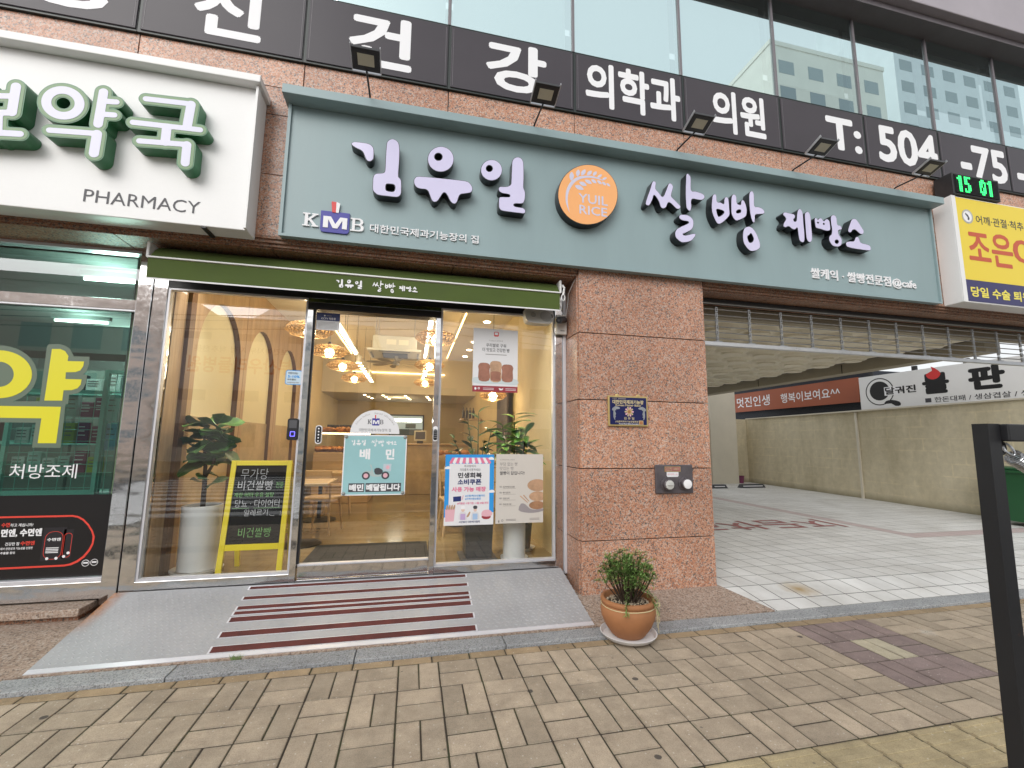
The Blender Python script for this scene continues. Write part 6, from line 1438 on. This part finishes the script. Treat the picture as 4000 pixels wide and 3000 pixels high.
pt('자격번호', 305, 480, 285, 335, .01); rbox('text_line', *[PQ(525,0)[0], PQ(835,0)[0]], 3.9006, 3.9012, PQ(0,335)[1], PQ(0,295)[1], m_gtext, pf); pt('대한민국제과기능장', 305, 1530, 365, 545, .045); pt('Korean Master Baker', 425, 1435, 550, 638, .03); pt('김 유 일', 740, 1145, 1095, 1205, .03); pt('(사)한국제과기능장협회장', 400, 1300, 1250, 1345, .03); pt('Korean Master Bakers Association', 545, 1305, 1365, 1412, .03, m_wht)
sl = plate('seal', [rect(*[PQ(1325,0)[0], PQ(1500,0)[0]], PQ(0,1430)[1], PQ(0,1240)[1])], 3.9012, .0008, m_gold2, pf); plate('seal_face', [rect(PQ(1345,0)[0], PQ(1480,0)[0], PQ(0,1410)[1], PQ(0,1260)[1])], 3.9002, .0004, m_terra, sl)
c0 = PQ(950, 870)
for k in range(10): a = 2*pi*k/10; plate('rosette', [smooth_loop([(c0[0]+.016*cos(a-.22), c0[1]+.016*sin(a-.22)), (c0[0]+.043*cos(a-.20), c0[1]+.043*sin(a-.20)), (c0[0]+.048*cos(a), c0[1]+.048*sin(a)), (c0[0]+.043*cos(a+.20), c0[1]+.043*sin(a+.20)), (c0[0]+.016*cos(a+.22), c0[1]+.016*sin(a+.22))], 2)], 3.9012, .002, m_gold2 if k % 2 else MATS['pale_pink_print'], pf)
plate('rosette_ring', [circle(*c0, .024), circle(*c0, .016)], 3.899, .002, m_gold, pf); plate('rosette_eye', [circle(*c0, .0155)], 3.899, .001, m_terra, pf)
for sg in (-1, 1):
    def mir(l_, sg=sg): return [PQ(950+sg*(950-x), y) for x, y in l_]
    plate('crest', [smooth_loop(mir([(590,715),(520,670),(420,645),(350,690),(300,730),(285,820),(330,830),(335,900),(330,980),(330,1060),(335,1110),(360,1180),(375,1212),(408,1205),(385,1160),(425,1090),(405,1050),(430,960),(400,880),(395,800),(420,825),(445,800),(430,770),(500,770),(570,750)]), 2)], 3.9012, .002, m_galv, pf)
# fire hose connection plate
hx0, hx1, hz0, hz1 = 2.325, 2.738, 0.985, 1.262
hy = thing('fire_hose_inlet', 'weathered metal plate with two round fire hose inlets on the pillar', 'hose inlet', (2.53, 3.92, hz0))
m_bronze = grime('weathered_bronze', (0.13,0.115,0.125), .25, 8, .5, .5, fine=60); m_cap = grime('aged_white_cap', (0.52,0.52,0.50), .12, 20, .5)
B().box(hx0, hx1, 3.908, 3.928, hz0, hz1, .008).o('plate', m_bronze, hy)
n1 = rbox('name_plate', 2.425, 2.598, 3.9035, 3.9078, 1.195, 1.245, m_gold, hy); rbox('name_field', 2.430, 2.593, 3.9025, 3.9033, 1.200, 1.240, m_redpaint, n1); text('소화송수구', 2.52, 2.585, 1.212, 1.230, 3.9022, m_gold2, n1, bold=.02); text('스프링클러', 2.437, 2.505, 1.222, 1.236, 3.9022, m_gold2, n1, bold=.01); text('연결송수관', 2.437, 2.505, 1.204, 1.217, 3.9022, m_gold2, n1, bold=.01)
n2 = plate('label', [[(2.446,1.193),(2.576,1.193),(2.576,1.155),(2.566,1.145),(2.455,1.145),(2.446,1.155)]], 3.9075, .0015, m_paper, hy); text('방수압력(  )㎏', 2.457, 2.566, 1.158, 1.180, 3.9055, MATS['pale_pink_print'], n2, bold=.02)
for (x, z, mc, kind) in ((2.438, 1.075, m_cap, 1), (2.632, 1.08, m_wht, 0)):
    h_ = B().lathe([(0.062, 0.0), (0.062, -0.012), (0.052, -0.014), (0.052, -0.055), (0.047, -0.058)], (x, 3.908, z), 28, 'y').o('hose_coupling', m_bronze, hy, 30)
    B().lathe([(0.044, 0.0), (0.044, -0.010), (0.030, -0.014)], (x, 3.8495, z), 26 if kind == 0 else 10, 'y').o('cap', mc, h_, 30)
    if kind: B().box(x-.028, x+.028, 3.826, 3.835, z-.004, z+.004, .002).o('cap_handle', mc, h_)
    B().box(x-.008, x+.008, 3.87, 3.885, z+.052, z+.062, .002).o('lug', m_bronze, h_)

# ================================================================== PARKING BAY THINGS
shu = thing('shutter_grille', 'raised roll up grille of thin rods hanging across the parking entrance', 'shutter', (5.6, 4.2, 2.57))
GYS = 4.20
for k in range(7): B().tube([(2.975, GYS, 2.655+k*.068), (9.2, GYS, 2.655+k*.068)], .0065, 6).o('rod', m_galv, shu)
B().box(2.975, 9.2, GYS-.022, GYS+.022, 2.565, 2.612, .004).o('bottom_rail', m_alu, shu)
B().box(2.976, 9.2, GYS-.03, GYS+.05, 3.065, 3.105).o('guide_head', m_blkm, shu)
lk = B()
for z in range(6):
    z0_ = 2.62+z*.068
    for (a, b_, c, d) in ((-.014,-.007,0,.058),(.007,.014,0,.058),(-.0069,.0069,0,.007),(-.0069,.0069,.051,.058)): lk.box(a, b_, -.009, .009, c+z0_-2.62, d+z0_-2.62)
lk.box(-.05, .05, -.0225, .0225, -.007, -.001)
lme2 = master('link_chain', lk, m_galv)
for x in [3.33+.4365*k for k in range(14)]: piece('link_chain', lme2, shu, (x, GYS, 2.62))
for i, (x, y) in enumerate(((9.95, 12.15), (10.55, 12.1))): pass
for (x0_, x1_, lab) in ((9.05, 9.62, 'dark rubber wheel stop nearest the pillar edge'), (10.08, 11.0, 'dark rubber wheel stop with a pale stripe in front of the ochre wall')):
    ws = thing('wheel_stop', lab, 'wheel stop', ((x0_+x1_)/2, 12.1, .088)); b = B()
    b.add([(x0_,12.0,.09),(x1_,12.0,.09),(x1_,12.16,.09),(x0_,12.16,.09),(x0_+.06,12.03,.20),(x1_-.06,12.03,.20),(x1_-.06,12.13,.20),(x0_+.06,12.13,.20)], [(0,3,2,1),(4,5,6,7),(0,1,5,4),(1,2,6,5),(2,3,7,6),(3,0,4,7)]); b.o('body', m_dgrey, ws)
    b = B(); b.add([(x0_+.1,12.006,.135),(x1_-.1,12.006,.135),(x1_-.1,12.013,.16),(x0_+.1,12.013,.16)], [(0,1,2,3)]); b.v = [(p[0], p[1]+(p[2]-.09)*.27-.012, p[2]) for p in b.v]; b.o('stripe', m_wht, ws)
tag(B().lathe([(0.09, 0.0), (0.12, 0.24), (0.128, 0.25), (0.12, 0.25)], (11.35, 13.5, .09), 18, capt=False).o('bucket', mat('purple_plastic', (0.22,0.05,0.12), .5), None, 40), 'small purple bucket in the far corner of the parking bay', 'bucket')
# neighbour's signs above the boundary wall
m_brown = mat('rust_brown_panel', (0.33,0.085,0.035), .5); m_nav = grime('navy_corrugated', (0.018,0.022,0.035), .2, 3, .5)
shed = thing('neighbour_shed', 'dark corrugated neighbouring building rising behind the ochre wall', 'building', (13.5, 11.5, .1))
B().box(12.5, 15.5, 9.6, 15.6, .1, 3.55).o('wall', m_nav, shed); b = B()
for k in range(24): b.box(12.485, 12.499, 9.6, 15.6, 2.4+k*.048, 2.422+k*.048)
b.o('cladding_ribs', m_nav, shed)
shed2 = thing('neighbour_restaurant', 'grey neighbouring building behind the white restaurant sign', 'building', (14, 7.5, .1)); B().box(12.5, 15.5, 4.0, 9.55, .1, 3.15).o('wall', grime('grey_cladding', (0.36,0.37,0.38), .08, 1, .6), shed2); B().box(12.4, 15.6, 3.9, 9.56, 3.152, 3.22).o('roof_edge', m_galv, shed2); B().box(13.2, 14.4, 5.2, 6.3, 3.222, 3.62).o('rooftop_unit', m_galv, shed2)
def sideX(X, y0): return lambda p: (X-(0.0-p[1]), y0-p[0], p[2])        # local x runs towards the street, faces the bay
SXa = 12.28
brs = thing('banner_sign', 'long rust brown sign with white handwriting above the ochre wall', 'sign', (SXa, 12.3, 2.66))
def side_plate(name, loops, X, y0, depth, m, parent): return plate(name, loops, 0, depth, m, parent, tf=lambda p: (X+p[1], y0-p[0], p[2]))
def side_text(s, x0, x1, z0, z1, X, y0, m, parent, **k): return text(s, x0, x1, z0, z1, 0, m, parent, tf=lambda p: (X+p[1], y0-p[0], p[2]), **k)
side_plate('panel', [rect(0, 5.30, 2.66, 3.36)], SXa, 15.05, .06, m_brown, brs)
side_text('멋진인생', .55, 2.15, 2.82, 3.20, SXa-.062, 15.05, m_wht, brs, bold=.01); side_text('행복이보여요^^', 2.62, 4.75, 2.84, 3.16, SXa-.062, 15.05, m_wht, brs, bold=.01)
for k in range(4): B().tube([(SXa+.2, 14.2-k*1.15, 3.55), (SXa-.25, 14.2-k*1.15, 3.47)], .012, 6).o('lamp_arm', m_galv, brs); B().box(SXa-.36, SXa-.22, 14.1-k*1.15, 14.3-k*1.15, 3.41, 3.46).o('lamp_head', m_dgrey, brs)
SXb = 12.05
whs = thing('restaurant_sign', 'large white restaurant sign with black letters and a red flame', 'sign', (SXb, 7.9, 2.42))
side_plate('panel', [rect(0, 3.75, 2.40, 3.30)], SXb, 9.52, .08, m_white, whs); Xf = SXb-.082
WS = lambda x, y: ((x-1090)/(2210-1090)*3.30, 3.28-(y-560)/(785-560)*.84+ (x-1090)/1120*.0)
side_plate('emblem', [circle(.52, 2.86, .36, .36), circle(.52, 2.86, .335, .335)], Xf, 9.52, 0, m_black, whs); side_plate('emblem', [circle(.52, 2.88, .25)], Xf, 9.52, 0, m_black, whs); side_plate('emblem', [smooth_loop([(.66,2.60),(.80,2.62),(.98,2.56),(1.0,2.47),(.88,2.46),(.78,2.53),(.62,2.53)], 2)], Xf-.0006, 9.52, 0, m_black, whs)
side_plate('emblem', [rect(.64, 1.0, 2.74, 2.96)], Xf-.0008, 9.52, 0, m_wht, whs); side_text('달궈진', .66, 1.38, 2.76, 2.95, Xf-.0016, 9.52, m_black, whs, bold=.03)
side_text('불', 1.52, 2.07, 2.68, 3.17, Xf, 9.52, m_black, whs, bold=.05); side_text('판', 2.42, 3.05, 2.68, 3.20, Xf, 9.52, m_black, whs, bold=.05); side_text('■ 한돈대패 / 생삼겹살 / 생목살', 1.55, 3.70, 2.475, 2.60, Xf, 9.52, m_dkprint, whs, bold=.01)
side_plate('flame', [smooth_loop([(1.66,3.06),(1.62,3.15),(1.70,3.20),(1.76,3.24),(1.74,3.33),(1.86,3.24),(1.92,3.14),(1.86,3.05),(1.76,3.02)], 3)], Xf-.0008, 9.52, 0, m_red, whs)
for k in range(4): B().box(SXb+.0, SXb+.06, 9.2-k*1.05, 9.3-k*1.05, 3.302, 3.42).o('lamp_stub', m_blkm, whs)
bin_ = thing('waste_bin', 'large green plastic wheelie bin at the right edge by the wall', 'bin', (11.0, 6.0, .08)); m_bin = grime('green_bin_plastic', (0.012,0.085,0.028), .12, 2, .45)
b = B(); b.add([(10.42,5.35,.16),(10.98,5.35,.16),(10.98,6.05,.16),(10.42,6.05,.16),(10.36,5.28,1.0),(11.02,5.28,1.0),(11.02,6.12,1.0),(10.36,6.12,1.0)], [(0,3,2,1),(4,5,6,7),(0,1,5,4),(1,2,6,5),(2,3,7,6),(3,0,4,7)]); b.o('body', m_bin, bin_)
B().box(10.32, 11.04, 5.24, 6.16, 1.002, 1.05, .01).o('rim', m_bin, bin_); B().box(10.34, 11.02, 5.26, 6.14, 1.052, 1.10, .02).o('lid', m_bin, bin_)
text('음식물쓰레기', 0, .5, .70, .78, 0, MATS['grey_print'], bin_, bold=.02, tf=lambda p: (10.372+(1.0-p[2])*.072-.0+p[1], 5.98-p[0], p[2])); text('전용수거용기', 0, .5, .58, .66, 0, MATS['grey_print'], bin_, bold=.02, tf=lambda p: (10.372+(1.0-p[2])*.072+p[1], 5.98-p[0], p[2]))
for y in (5.45, 5.95): B().lathe([(0.07, 0.0), (0.07, 0.05)], (10.45, y, .155), 14, 'x').o('wheel', m_black, bin_)

# ================================================================== STEEL FRAME BESIDE THE CAMERA
fp = thing('steel_frame', 'black square steel frame close by at the right edge of the picture', 'frame', (1.22, .76, 0))
m_rpost = grime('chipped_black_paint', (0.014,0.014,0.016), .3, 10, .45)
_t = NT(m_rpost); _t.col(_t.mix(_t.ramp(_t.noise(28, 5, .7), [(.70, (0,)*3), (.76, (1,)*3)]), (0.013,0.013,0.015), (0.06,0.022,0.010)))
A = onY(3836, 1655, .745); Bt = onY(3985, 3000, .745); dxz = (Bt.x-A.x)/(Bt.z-A.z)
x_top, x_bot = A.x, A.x+dxz*(0-A.z); zt = A.z
b = B(); wd = .037
b.add([(x_bot,.735,0),(x_bot+wd,.735,0),(x_bot+wd,.765,0),(x_bot,.765,0),(x_top,.735,zt),(x_top+wd,.735,zt),(x_top+wd,.765,zt),(x_top,.765,zt)], [(0,3,2,1),(4,5,6,7),(0,1,5,4),(1,2,6,5),(2,3,7,6),(3,0,4,7)]); b.o('post', m_rpost, fp)
B().box(x_top+wd+.001, x_top+.75, .7205, .7695, zt-.040, zt-.0005, .003).o('crossbar', m_rpost, fp); B().box(x_top+.752, x_top+.80, .7205, .7695, 0, zt, .003).o('post', m_rpost, fp)
B().tube([(x_top+wd+.010+.014*cos(a), .745, zt-.055+.014*sin(a)) for a in [2*pi*i/16 for i in range(17)]], .004, 8, False).o('ring', m_rpost, fp)
B().tube([(x_top+wd+.030+.014*cos(a), .742+.006*sin(a), zt-.058+.014*sin(a)) for a in [2*pi*i/16 for i in range(17)]], .003, 8, False).o('ring', m_galv, fp)
sp0 = Vector((x_top+wd+.040, .742, zt-.075)); sp1 = Vector((x_top+wd+.17, .742, zt-.135)); dd = (sp1-sp0).normalized(); u_ = dd.cross(Vector((0,1,0))).normalized(); v2 = dd.cross(u_)
B().tube([sp0+dd*((sp1-sp0).length*i/240)+u_*.016*cos(2*pi*i/12)+v2*.016*sin(2*pi*i/12) for i in range(241)], .0024, 5).o('spring', m_galv, fp)
# ================================================================== PHARMACY NEXT DOOR
phf = thing('pharmacy_shopfront', 'mirror steel framed pharmacy window with green tinted glass', 'shopfront', (-3.6, GY, .2))
B().box(-6.2, -2.374, 4.30, 4.42, 2.572, 2.662, .003).o('steel_transom', m_steel, phf); B().box(-6.2, -2.374, 4.295, 4.42, .205, .335, .003).o('steel_base', m_steel, phf); B().box(-6.2, -2.374, 4.29, 4.40, .336, .368, .002).o('sill_trim', m_frame, phf); B().box(-6.2, -2.374, 4.31, 4.40, 3.085, 3.11).o('head_trim', m_frame, phf); B().box(-6.2, -2.374, 4.298, 4.34, 2.558, 2.571).o('transom_trim', m_frame, phf)
rbox('glass_pane', -6.2, -2.374, 4.335, 4.343, 2.663, 3.084, m_gglass, phf); rbox('glass_pane', -6.2, -2.374, 4.335, 4.343, .369, 2.5575, m_gglass, phf)
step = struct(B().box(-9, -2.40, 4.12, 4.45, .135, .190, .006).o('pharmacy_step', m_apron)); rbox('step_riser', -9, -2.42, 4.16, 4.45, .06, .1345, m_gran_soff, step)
# film lettering on the glass
PG = 4.3345
ZH = zm(0, 1300, .42201)
m_fy = mat('yellow_window_film', (0.74,0.68,0.03), .35); m_fg = mat('sage_window_film', (0.125,0.17,0.125), .4)
def ph(l_, n=0, k=0): 
    lp = smooth_loop(l_, k) if k else l_
    return [(q.x, q.z) for q in (onY(*ZH(p), PG) for p in lp)]
dec = thing('window_lettering', 'huge yellow pharmacy character with sage outline on the tinted glass', 'window lettering', (-3.0, PG, 1.2))
plate('outline', [ph(el(-8,385,352,268,40))], PG-.0008, 0, m_fg, dec); plate('outline', [ph([(435,130),(450,108),(550,104),(600,118),(650,150),(685,218),(830,222),(826,290),(800,360),(770,385),(806,390),(800,460),(770,520),(720,560),(640,575),(632,660),(365,655)])], PG-.0012, 0, m_fg, dec); plate('outline', [ph([(-320,632),(612,636),(562,1065),(297,1062),(332,832),(-320,826)])], PG-.0016, 0, m_fg, dec)
plate('stroke', [ph(el(-8,384,306,222,44)), ph(el(-8,384,138,117,32))], PG-.0022, 0, m_fy, dec); plate('stroke', [ph([(483,150),(560,150),(605,170),(635,215),(628,262),(780,266),(772,310),(745,348),(700,364),(612,366),(607,428),(757,432),(748,480),(720,513),(665,531),(590,532),(578,628),(412,627)])], PG-.0022, 0, m_fy, dec); plate('stroke', [ph([(-320,672),(566,685),(521,1022),(350,1022),(385,792),(-320,782)])], PG-.0022, 0, m_fy, dec)
ln = thing('window_caption', 'white caption reading prescription dispensing on the tinted glass', 'window lettering', (-2.9, PG, .9))
x0, x1, z0, z1 = (lambda a, b_, c: (a.x, b_.x, c.z, a.z))(onY(42, 1300+1215*.422, PG), onY(301, 1300+1280*.422, PG), onY(42, 1300+1352*.422, PG)); text('처방조제', x0, x1, z0, z1, PG-.001, m_wht, ln, bold=.008)
text('병원', x0-.30, x0-.075, z0, z1, PG-.001, m_wht, ln, bold=.008)
# black health product poster along the bottom of the glass
ad = tag(rbox('product_poster', -6.1, -2.385, PG-.0025, PG-.0005, .372, 1.012, mat('black_poster', (0.010,0.009,0.010), .3), None), 'black product poster with a red rounded outline below the pharmacy window', 'poster')
m_coral = mat('coral_print', (0.72,0.06,0.04), .4)
ZI = zm(0, 1940, .28930)
def adp(l_, k=0): return [(q.x, q.z) for q in (onY(*ZI(p), PG-.003) for p in (smooth_loop(l_, k) if k else l_))]
outer = adp([(0,268),(985,248)])+adp([(1060,262),(1130,300),(1200,370),(1255,460),(1280,540),(1262,640),(1215,730),(1140,820),(1050,885),(960,925),(870,942)])+adp([(0,985)]); outer = [(-4.6, outer[0][1])]+outer+[(-4.6, outer[-1][1])]
inner = adp([(0,292),(980,272)])+adp([(1050,285),(1120,325),(1185,392),(1232,470),(1252,540),(1238,630),(1195,712),(1122,798),(1040,858),(950,900),(865,918)])+adp([(0,960)]); inner = [(-4.6, inner[0][1])]+inner+[(-4.6, inner[-1][1])]
plate('outline', [outer+inner[::-1]], PG-.003, 0, m_coral, ad)
def adt(s, l_, r_, t_, b_, m, bold): 
    a = onY(*ZI((l_, b_)), PG-.003); b2_ = onY(*ZI((r_, (t_+b_)/2)), PG-.003); c_ = onY(*ZI((l_, t_)), PG-.003); text(s, a.x, b2_.x, a.z, c_.z, PG-.0032, m, ad, bold=bold)
adt('수면', 15, 135, 355, 415, m_coral, .03); adt('하고 계십니까?', 138, 450, 365, 410, m_wht, .02); adt('면엔, 수면엔', 5, 565, 440, 552, m_wht, .045); adt('건강한 잠', 65, 262, 620, 665, m_wht, .02); adt('수면엔', 272, 468, 602, 660, m_coral, .03); adt('에서 안전성과 기능성을 인정한', 0, 440, 690, 725, m_wht, .02); adt('추출물 함유', 0, 205, 748, 782, m_wht, .02)
for (a, b_) in (((598,420),(845,860)),((870,440),(950,835))):
    pa = onY(*ZI(a), PG-.003); pb_ = onY(*ZI(b_), PG-.003); bx1 = plate('pack', [rect(pa.x, pb_.x, pb_.z, pa.z)], PG-.003, 0, mat('near_black_print', (0.022,0.020,0.024), .3), ad); w_ = pb_.x-pa.x
    plate('pack_outline', [rrect(pa.x+w_*.1, pb_.x-w_*.1, pb_.z+.01, pa.z-.03, w_*.35), rrect(pa.x+w_*.1+.003, pb_.x-w_*.1-.003, pb_.z+.013, pa.z-.033, w_*.33)], PG-.0034, 0, m_coral, ad)
    if w_ > .1:
        text('수면엔', pa.x+w_*.2, pb_.x-w_*.2, pa.z-.105, pa.z-.08, PG-.0036, m_wht, ad, bold=.03)
        for k in range(4): rbox('text_line', pa.x+w_*.2, pb_.x-w_*.25, PG-.0040, PG-.0036, pa.z-.16-k*.012, pa.z-.154-k*.012, m_wht, ad)
    plate('dot', [circle(pa.x+w_*.3, pb_.z+.018, .011, n=14)], PG-.0038, 0, m_wht, ad); plate('dot', [circle(pb_.x-w_*.3, pb_.z+.018 if w_ > .1 else pb_.z+.044, .011, n=14)], PG-.0038, 0, m_wht, ad)
for (x, y) in ((1155,897),(1272,886)):
    c_ = onY(*ZI((x, y)), PG-.003); plate('badge', [circle(c_.x, c_.z, .026, n=24), circle(c_.x, c_.z, .022, n=24)], PG-.0032, 0, m_wht, ad); plate('badge', [rect(c_.x-.016, c_.x+.016, c_.z-.004, c_.z+.008)], PG-.0032, 0, m_wht, ad)
# room behind
m_pw = mat('pharmacy_wall', (0.20,0.23,0.22), .8); m_pd = mat('dim_ceiling', (0.13,0.15,0.145), .9)
struct(rbox('pharmacy_floor', -6.3, -2.47, 4.43, 9.5, 0, .2, m_floor)); struct(rbox('pharmacy_ceiling', -6.3, -2.47, 4.43, 9.5, 3.14, 3.3, m_pd)); struct(rbox('pharmacy_back_wall', -6.3, -2.47, 9.0, 9.2, .2, 3.14, m_pw)); struct(rbox('pharmacy_side_wall', -6.5, -6.3, 4.43, 9.5, 0, 3.3, m_pw)); struct(rbox('pharmacy_party_wall', -2.475, -2.465, 4.43, 9.2, .2, 3.14, m_pw))
m_flu = mat('fluorescent_tube', (1,1,1), .5, emit=(0.80,1.0,0.92), estr=7.0)
for (a, b_, lab) in (((330,1088),(600,1120),'fluorescent tube nearest the pharmacy glass'),((215,1250),(432,1266),'second fluorescent tube inside the pharmacy'),((420,1317),(600,1328),'farthest fluorescent tube inside the pharmacy')):
    p = onZ(*a, 3.02); q = onZ(*b_, 3.02); ft = thing('fluorescent_lamp', lab, 'lamp', ((p.x+q.x)/2, p.y, 3.0), 'fluorescent lamps in the pharmacy'); xr = min(q.x, -2.52)
    B().tube([(p.x, p.y, 3.02), (xr, p.y, 3.02)], .016, 8).o('tube', m_flu, ft); B().box(p.x-.03, xr+.03, p.y-.03, p.y+.03, 3.045, 3.10).o('batten', m_pw, ft)
    lamp_light('tube_glow', ((p.x+xr)/2, p.y, 2.95), 50.0, (0.80,1.0,0.92), .2, ft)
m_teal = grime('teal_painted_metal', (0.30,0.64,0.56), .06, 4, .45); m_pk = [grime('mint_packaging', (0.42,0.66,0.62), .08, 8, .5), grime('white_packaging', (0.66,0.72,0.70), .06, 8, .5), grime('magenta_packaging', (0.26,0.035,0.13), .1, 8, .5), grime('pale_blue_packaging', (0.30,0.52,0.66), .08, 8, .5), grime('dark_packaging', (0.03,0.035,0.035), .2, 8, .5), grime('lime_packaging', (0.42,0.55,0.06), .1, 8, .5)]
def wire_rack(x0, x1, y, z0, z1, label, nh, nv, dense):
    r = thing('wire_rack', label, 'display rack', ((x0+x1)/2, y, .2), 'teal wire racks in the pharmacy'); fr = B()
    for x in (x0, x1): fr.box(x-.016, x+.016, y-.016, y+.016, .2, z1)
    fr.box(x0+.0165, x1-.0165, y-.014, y+.014, z1-.03, z1).box(x0+.0165, x1-.0165, y-.014, y+.014, z0, z0+.03); fr.o('frame', m_teal, r)
    w_ = B()
    for i in range(nh): z = z0+.05+(z1-z0-.1)*i/(nh-1); w_.tube([(x0, y, z), (x1, y, z)], .003, 5)
    for i in range(nv): x = x0+(x1-x0)*(i+1)/(nv+1); w_.tube([(x, y+.007, z0), (x, y+.007, z1)], .003, 5)
    w_.o('wires', m_teal, r); return r
wire_rack(-3.45, -2.735, 4.72, .98, 1.90, 'teal wire rack behind the big yellow character', 9, 6, True); wire_rack(-3.45, -2.735, 4.74, .26, .955, 'low teal wire rack holding blue bags', 6, 5, True); wire_rack(-2.70, -2.50, 4.62, .26, 2.08, 'narrow teal wire rack beside the steel column', 13, 2, True)
R5 = random.Random(21); kinds = ('mint box', 'white box', 'magenta box', 'pale blue packet', 'dark box', 'lime box')
def pack(x0, x1, y, z0, z1, k, grp, depth=.05):
    o_ = B().box(x0, x1, y, y+depth, z0, z1, .004).o('product_pack', m_pk[k], None); tag(o_, f'{kinds[k]} {grp}', 'product', f'{kinds[k]} products {grp}')
    ln_ = B()
    for i in range(3): zz_ = z1-(z1-z0)*(.2+.2*i); ln_.box(x0+(x1-x0)*.12, x1-(x1-x0)*(.15+.2*R5.random()), y-.0015, y-.0004, zz_-.006, zz_+.004)
    ln_.o('print', m_gtext if k not in (2, 4) else m_wht, o_)
for r, z in enumerate((1.16, 1.42, 1.66)):
    for i in range(6):
        x = -3.42+i*.113; h = R5.uniform(.13, .20); pack(x, x+R5.uniform(.085,.105), 4.76, z, z+h, [1,0,1,0,2,5][(i+r*2) % 6] if not (i > 3 and r > 0) else 2, 'hanging on the wide teal rack')
for i, (z, k) in enumerate(((1.62,0),(1.36,3),(1.36,3),(1.70,1))): x = -2.69+(i % 2)*.09; pack(x, x+.085, 4.645+.02*(i//2), z, z+(.24 if i != 1 else .2), k, 'hanging on the narrow teal rack', .012)
for i in range(5): x = -3.45+i*.17; pack(x, x+.13, 5.3, 1.95, 1.95+R5.uniform(.08,.18), (4,1,1,4,1)[i], 'on the dark shelf behind the racks', .12)
bkc = thing('medicine_cabinet', 'tall grey green cabinets at the back of the pharmacy', 'cabinet', (-4.2, 7.5, .2))
for i in range(4): B().box(-5.6+i*.82, -4.82+i*.82, 7.6, 8.3, .2, 2.45).o('cabinet_body', grime('grey_green_laminate', (0.24,0.30,0.27), .1, 2, .6) if i == 0 else MATS['grey_green_laminate'], bkc); 
for z in (.9, 1.4, 1.9): B().box(-5.6, -2.5, 5.28, 5.55, z, z+.03).o('shelf', m_teal, bkc)
B().box(-5.6, -2.5, 6.3, 6.9, 2.5, 2.85).o('bulkhead', m_pw, bkc)
m_bag = grime('blue_bag_film', (0.012,0.14,0.42), .25, 6, .35)
for (x, lab) in ((-3.30, 'crumpled blue bag hanging left on the low pharmacy rack'), (-3.02, 'crumpled blue bag hanging right on the low pharmacy rack')):
    b = B().ell((x, 4.80, .66), .135, .06, .25, 14, 10); R6 = random.Random(int(x*-100)); b.v = [(p[0]+R6.uniform(-.012,.012), p[1]+R6.uniform(-.008,.008), min(p[2], .86)+R6.uniform(-.008,.008)) for p in b.v]; tag(b.o('blue_bag', m_bag, None, 0), lab, 'bag')
tag(B().box(-2.90, -2.76, 4.78, 4.86, .45, .84, .02).o('dark_bag', m_pk[4]), 'dark bag with a lime band on the low pharmacy rack', 'bag')

# ================================================================== ACROSS THE STREET (seen only as reflections in the glass and steel)
m_bw = [grime('beige_apartment_render', (0.80,0.77,0.70), .06, .5, .8), grime('pinkish_tile_facade', (0.80,0.64,0.55), .08, .6, .6), grime('grey_tower_render', (0.72,0.75,0.77), .06, .5, .8)]
m_win = mat('dark_window_glass', (0.30,0.34,0.36), .2)
def far_building(x0, x1, y, h, m, label, fl_h=3.0, wx=2.6, dep=10.0, band=True):
    t = thing('street_building', label, 'building', ((x0+x1)/2, y-dep/2, 0)); rbox('wall', x0, x1, y-dep, y, 0, h, m, t); rbox('roof_parapet', x0-.1, x1+.1, y-dep-.1, y+.1, h+.001, h+.5, m, t)
    me = None; nf = int(h/fl_h); nw = int((x1-x0)/wx)
    for i in range(nf):
        for j in range(nw):
            if nf*nw > 260 and (i+j) % 2: continue
            c = (x0+(j+.5)*(x1-x0)/nw, y+.01, i*fl_h+.9)
            if me is None:
                wo = rbox('window', c[0]-wx*.3, c[0]+wx*.3, y, y+.02, c[2], c[2]+1.5, m_win, t); me = wo
            else: share('window', me, t, c)
    return t
far_building(-40, -16, -23.2, 11, m_bw[1], 'pinkish tiled building opposite, reflected at the left'); far_building(-15.5, -3, -23.2, 9.0, m_bw[0], 'low beige building opposite, reflected in the left window'); fb = far_building(8, 19, -23.2, 8.0, m_bw[2], 'low grey building opposite, reflected in the right window')
far_building(35, 50, -26, 43, m_bw[0], 'tall beige apartment tower reflected in the upper panes', 3.0, 3.2); far_building(58, 80, -30, 72, m_bw[2], 'tall grey apartment tower reflected at the upper right', 3.0, 3.4); far_building(-2.7, 7.5, -24.5, 7.0, m_bw[1], 'pinkish building opposite between two low ones')
hs_ = thing('hospital_sign', 'white hospital sign on the beige building opposite, mirrored in the left window', 'sign', (-11.2, -23.05, 4.6)); rbox('panel', -14.9, -7.6, -23.15, -23.05, 4.6, 7.9, m_white, hs_)
text('부산우리들병원', 0, 6.2, 5.7, 6.8, 0, m_ored, hs_, bold=.02, tf=lambda p: (-8.1-p[0], -23.045-p[1], p[2])); text('보건복지부 지정 척추전문', 0, 5.6, 7.05, 7.5, 0, m_gtext, hs_, bold=.01, tf=lambda p: (-8.4-p[0], -23.045-p[1], p[2]))
for i, (z, y) in enumerate(((6.3,-10.5),(6.6,-10.3),(7.0,-11.0))):
    pts = [(-40+k*4, y, z-.9*sin(pi*((k*4) % 40)/40)) for k in range(21)]; tag(B().tube(pts, .02, 5).o('overhead_cable', m_black), ('lowest', 'middle', 'highest')[i]+' of three black cables strung above the road', 'cable')
tag(B().tube([(5.2,-12.6,0),(5.2,-12.6,9.0)], [.16,.11], 12).o('utility_pole', m_galv), 'grey utility pole on the far side of the road', 'pole')

bpy.data.batch_remove(TMP)
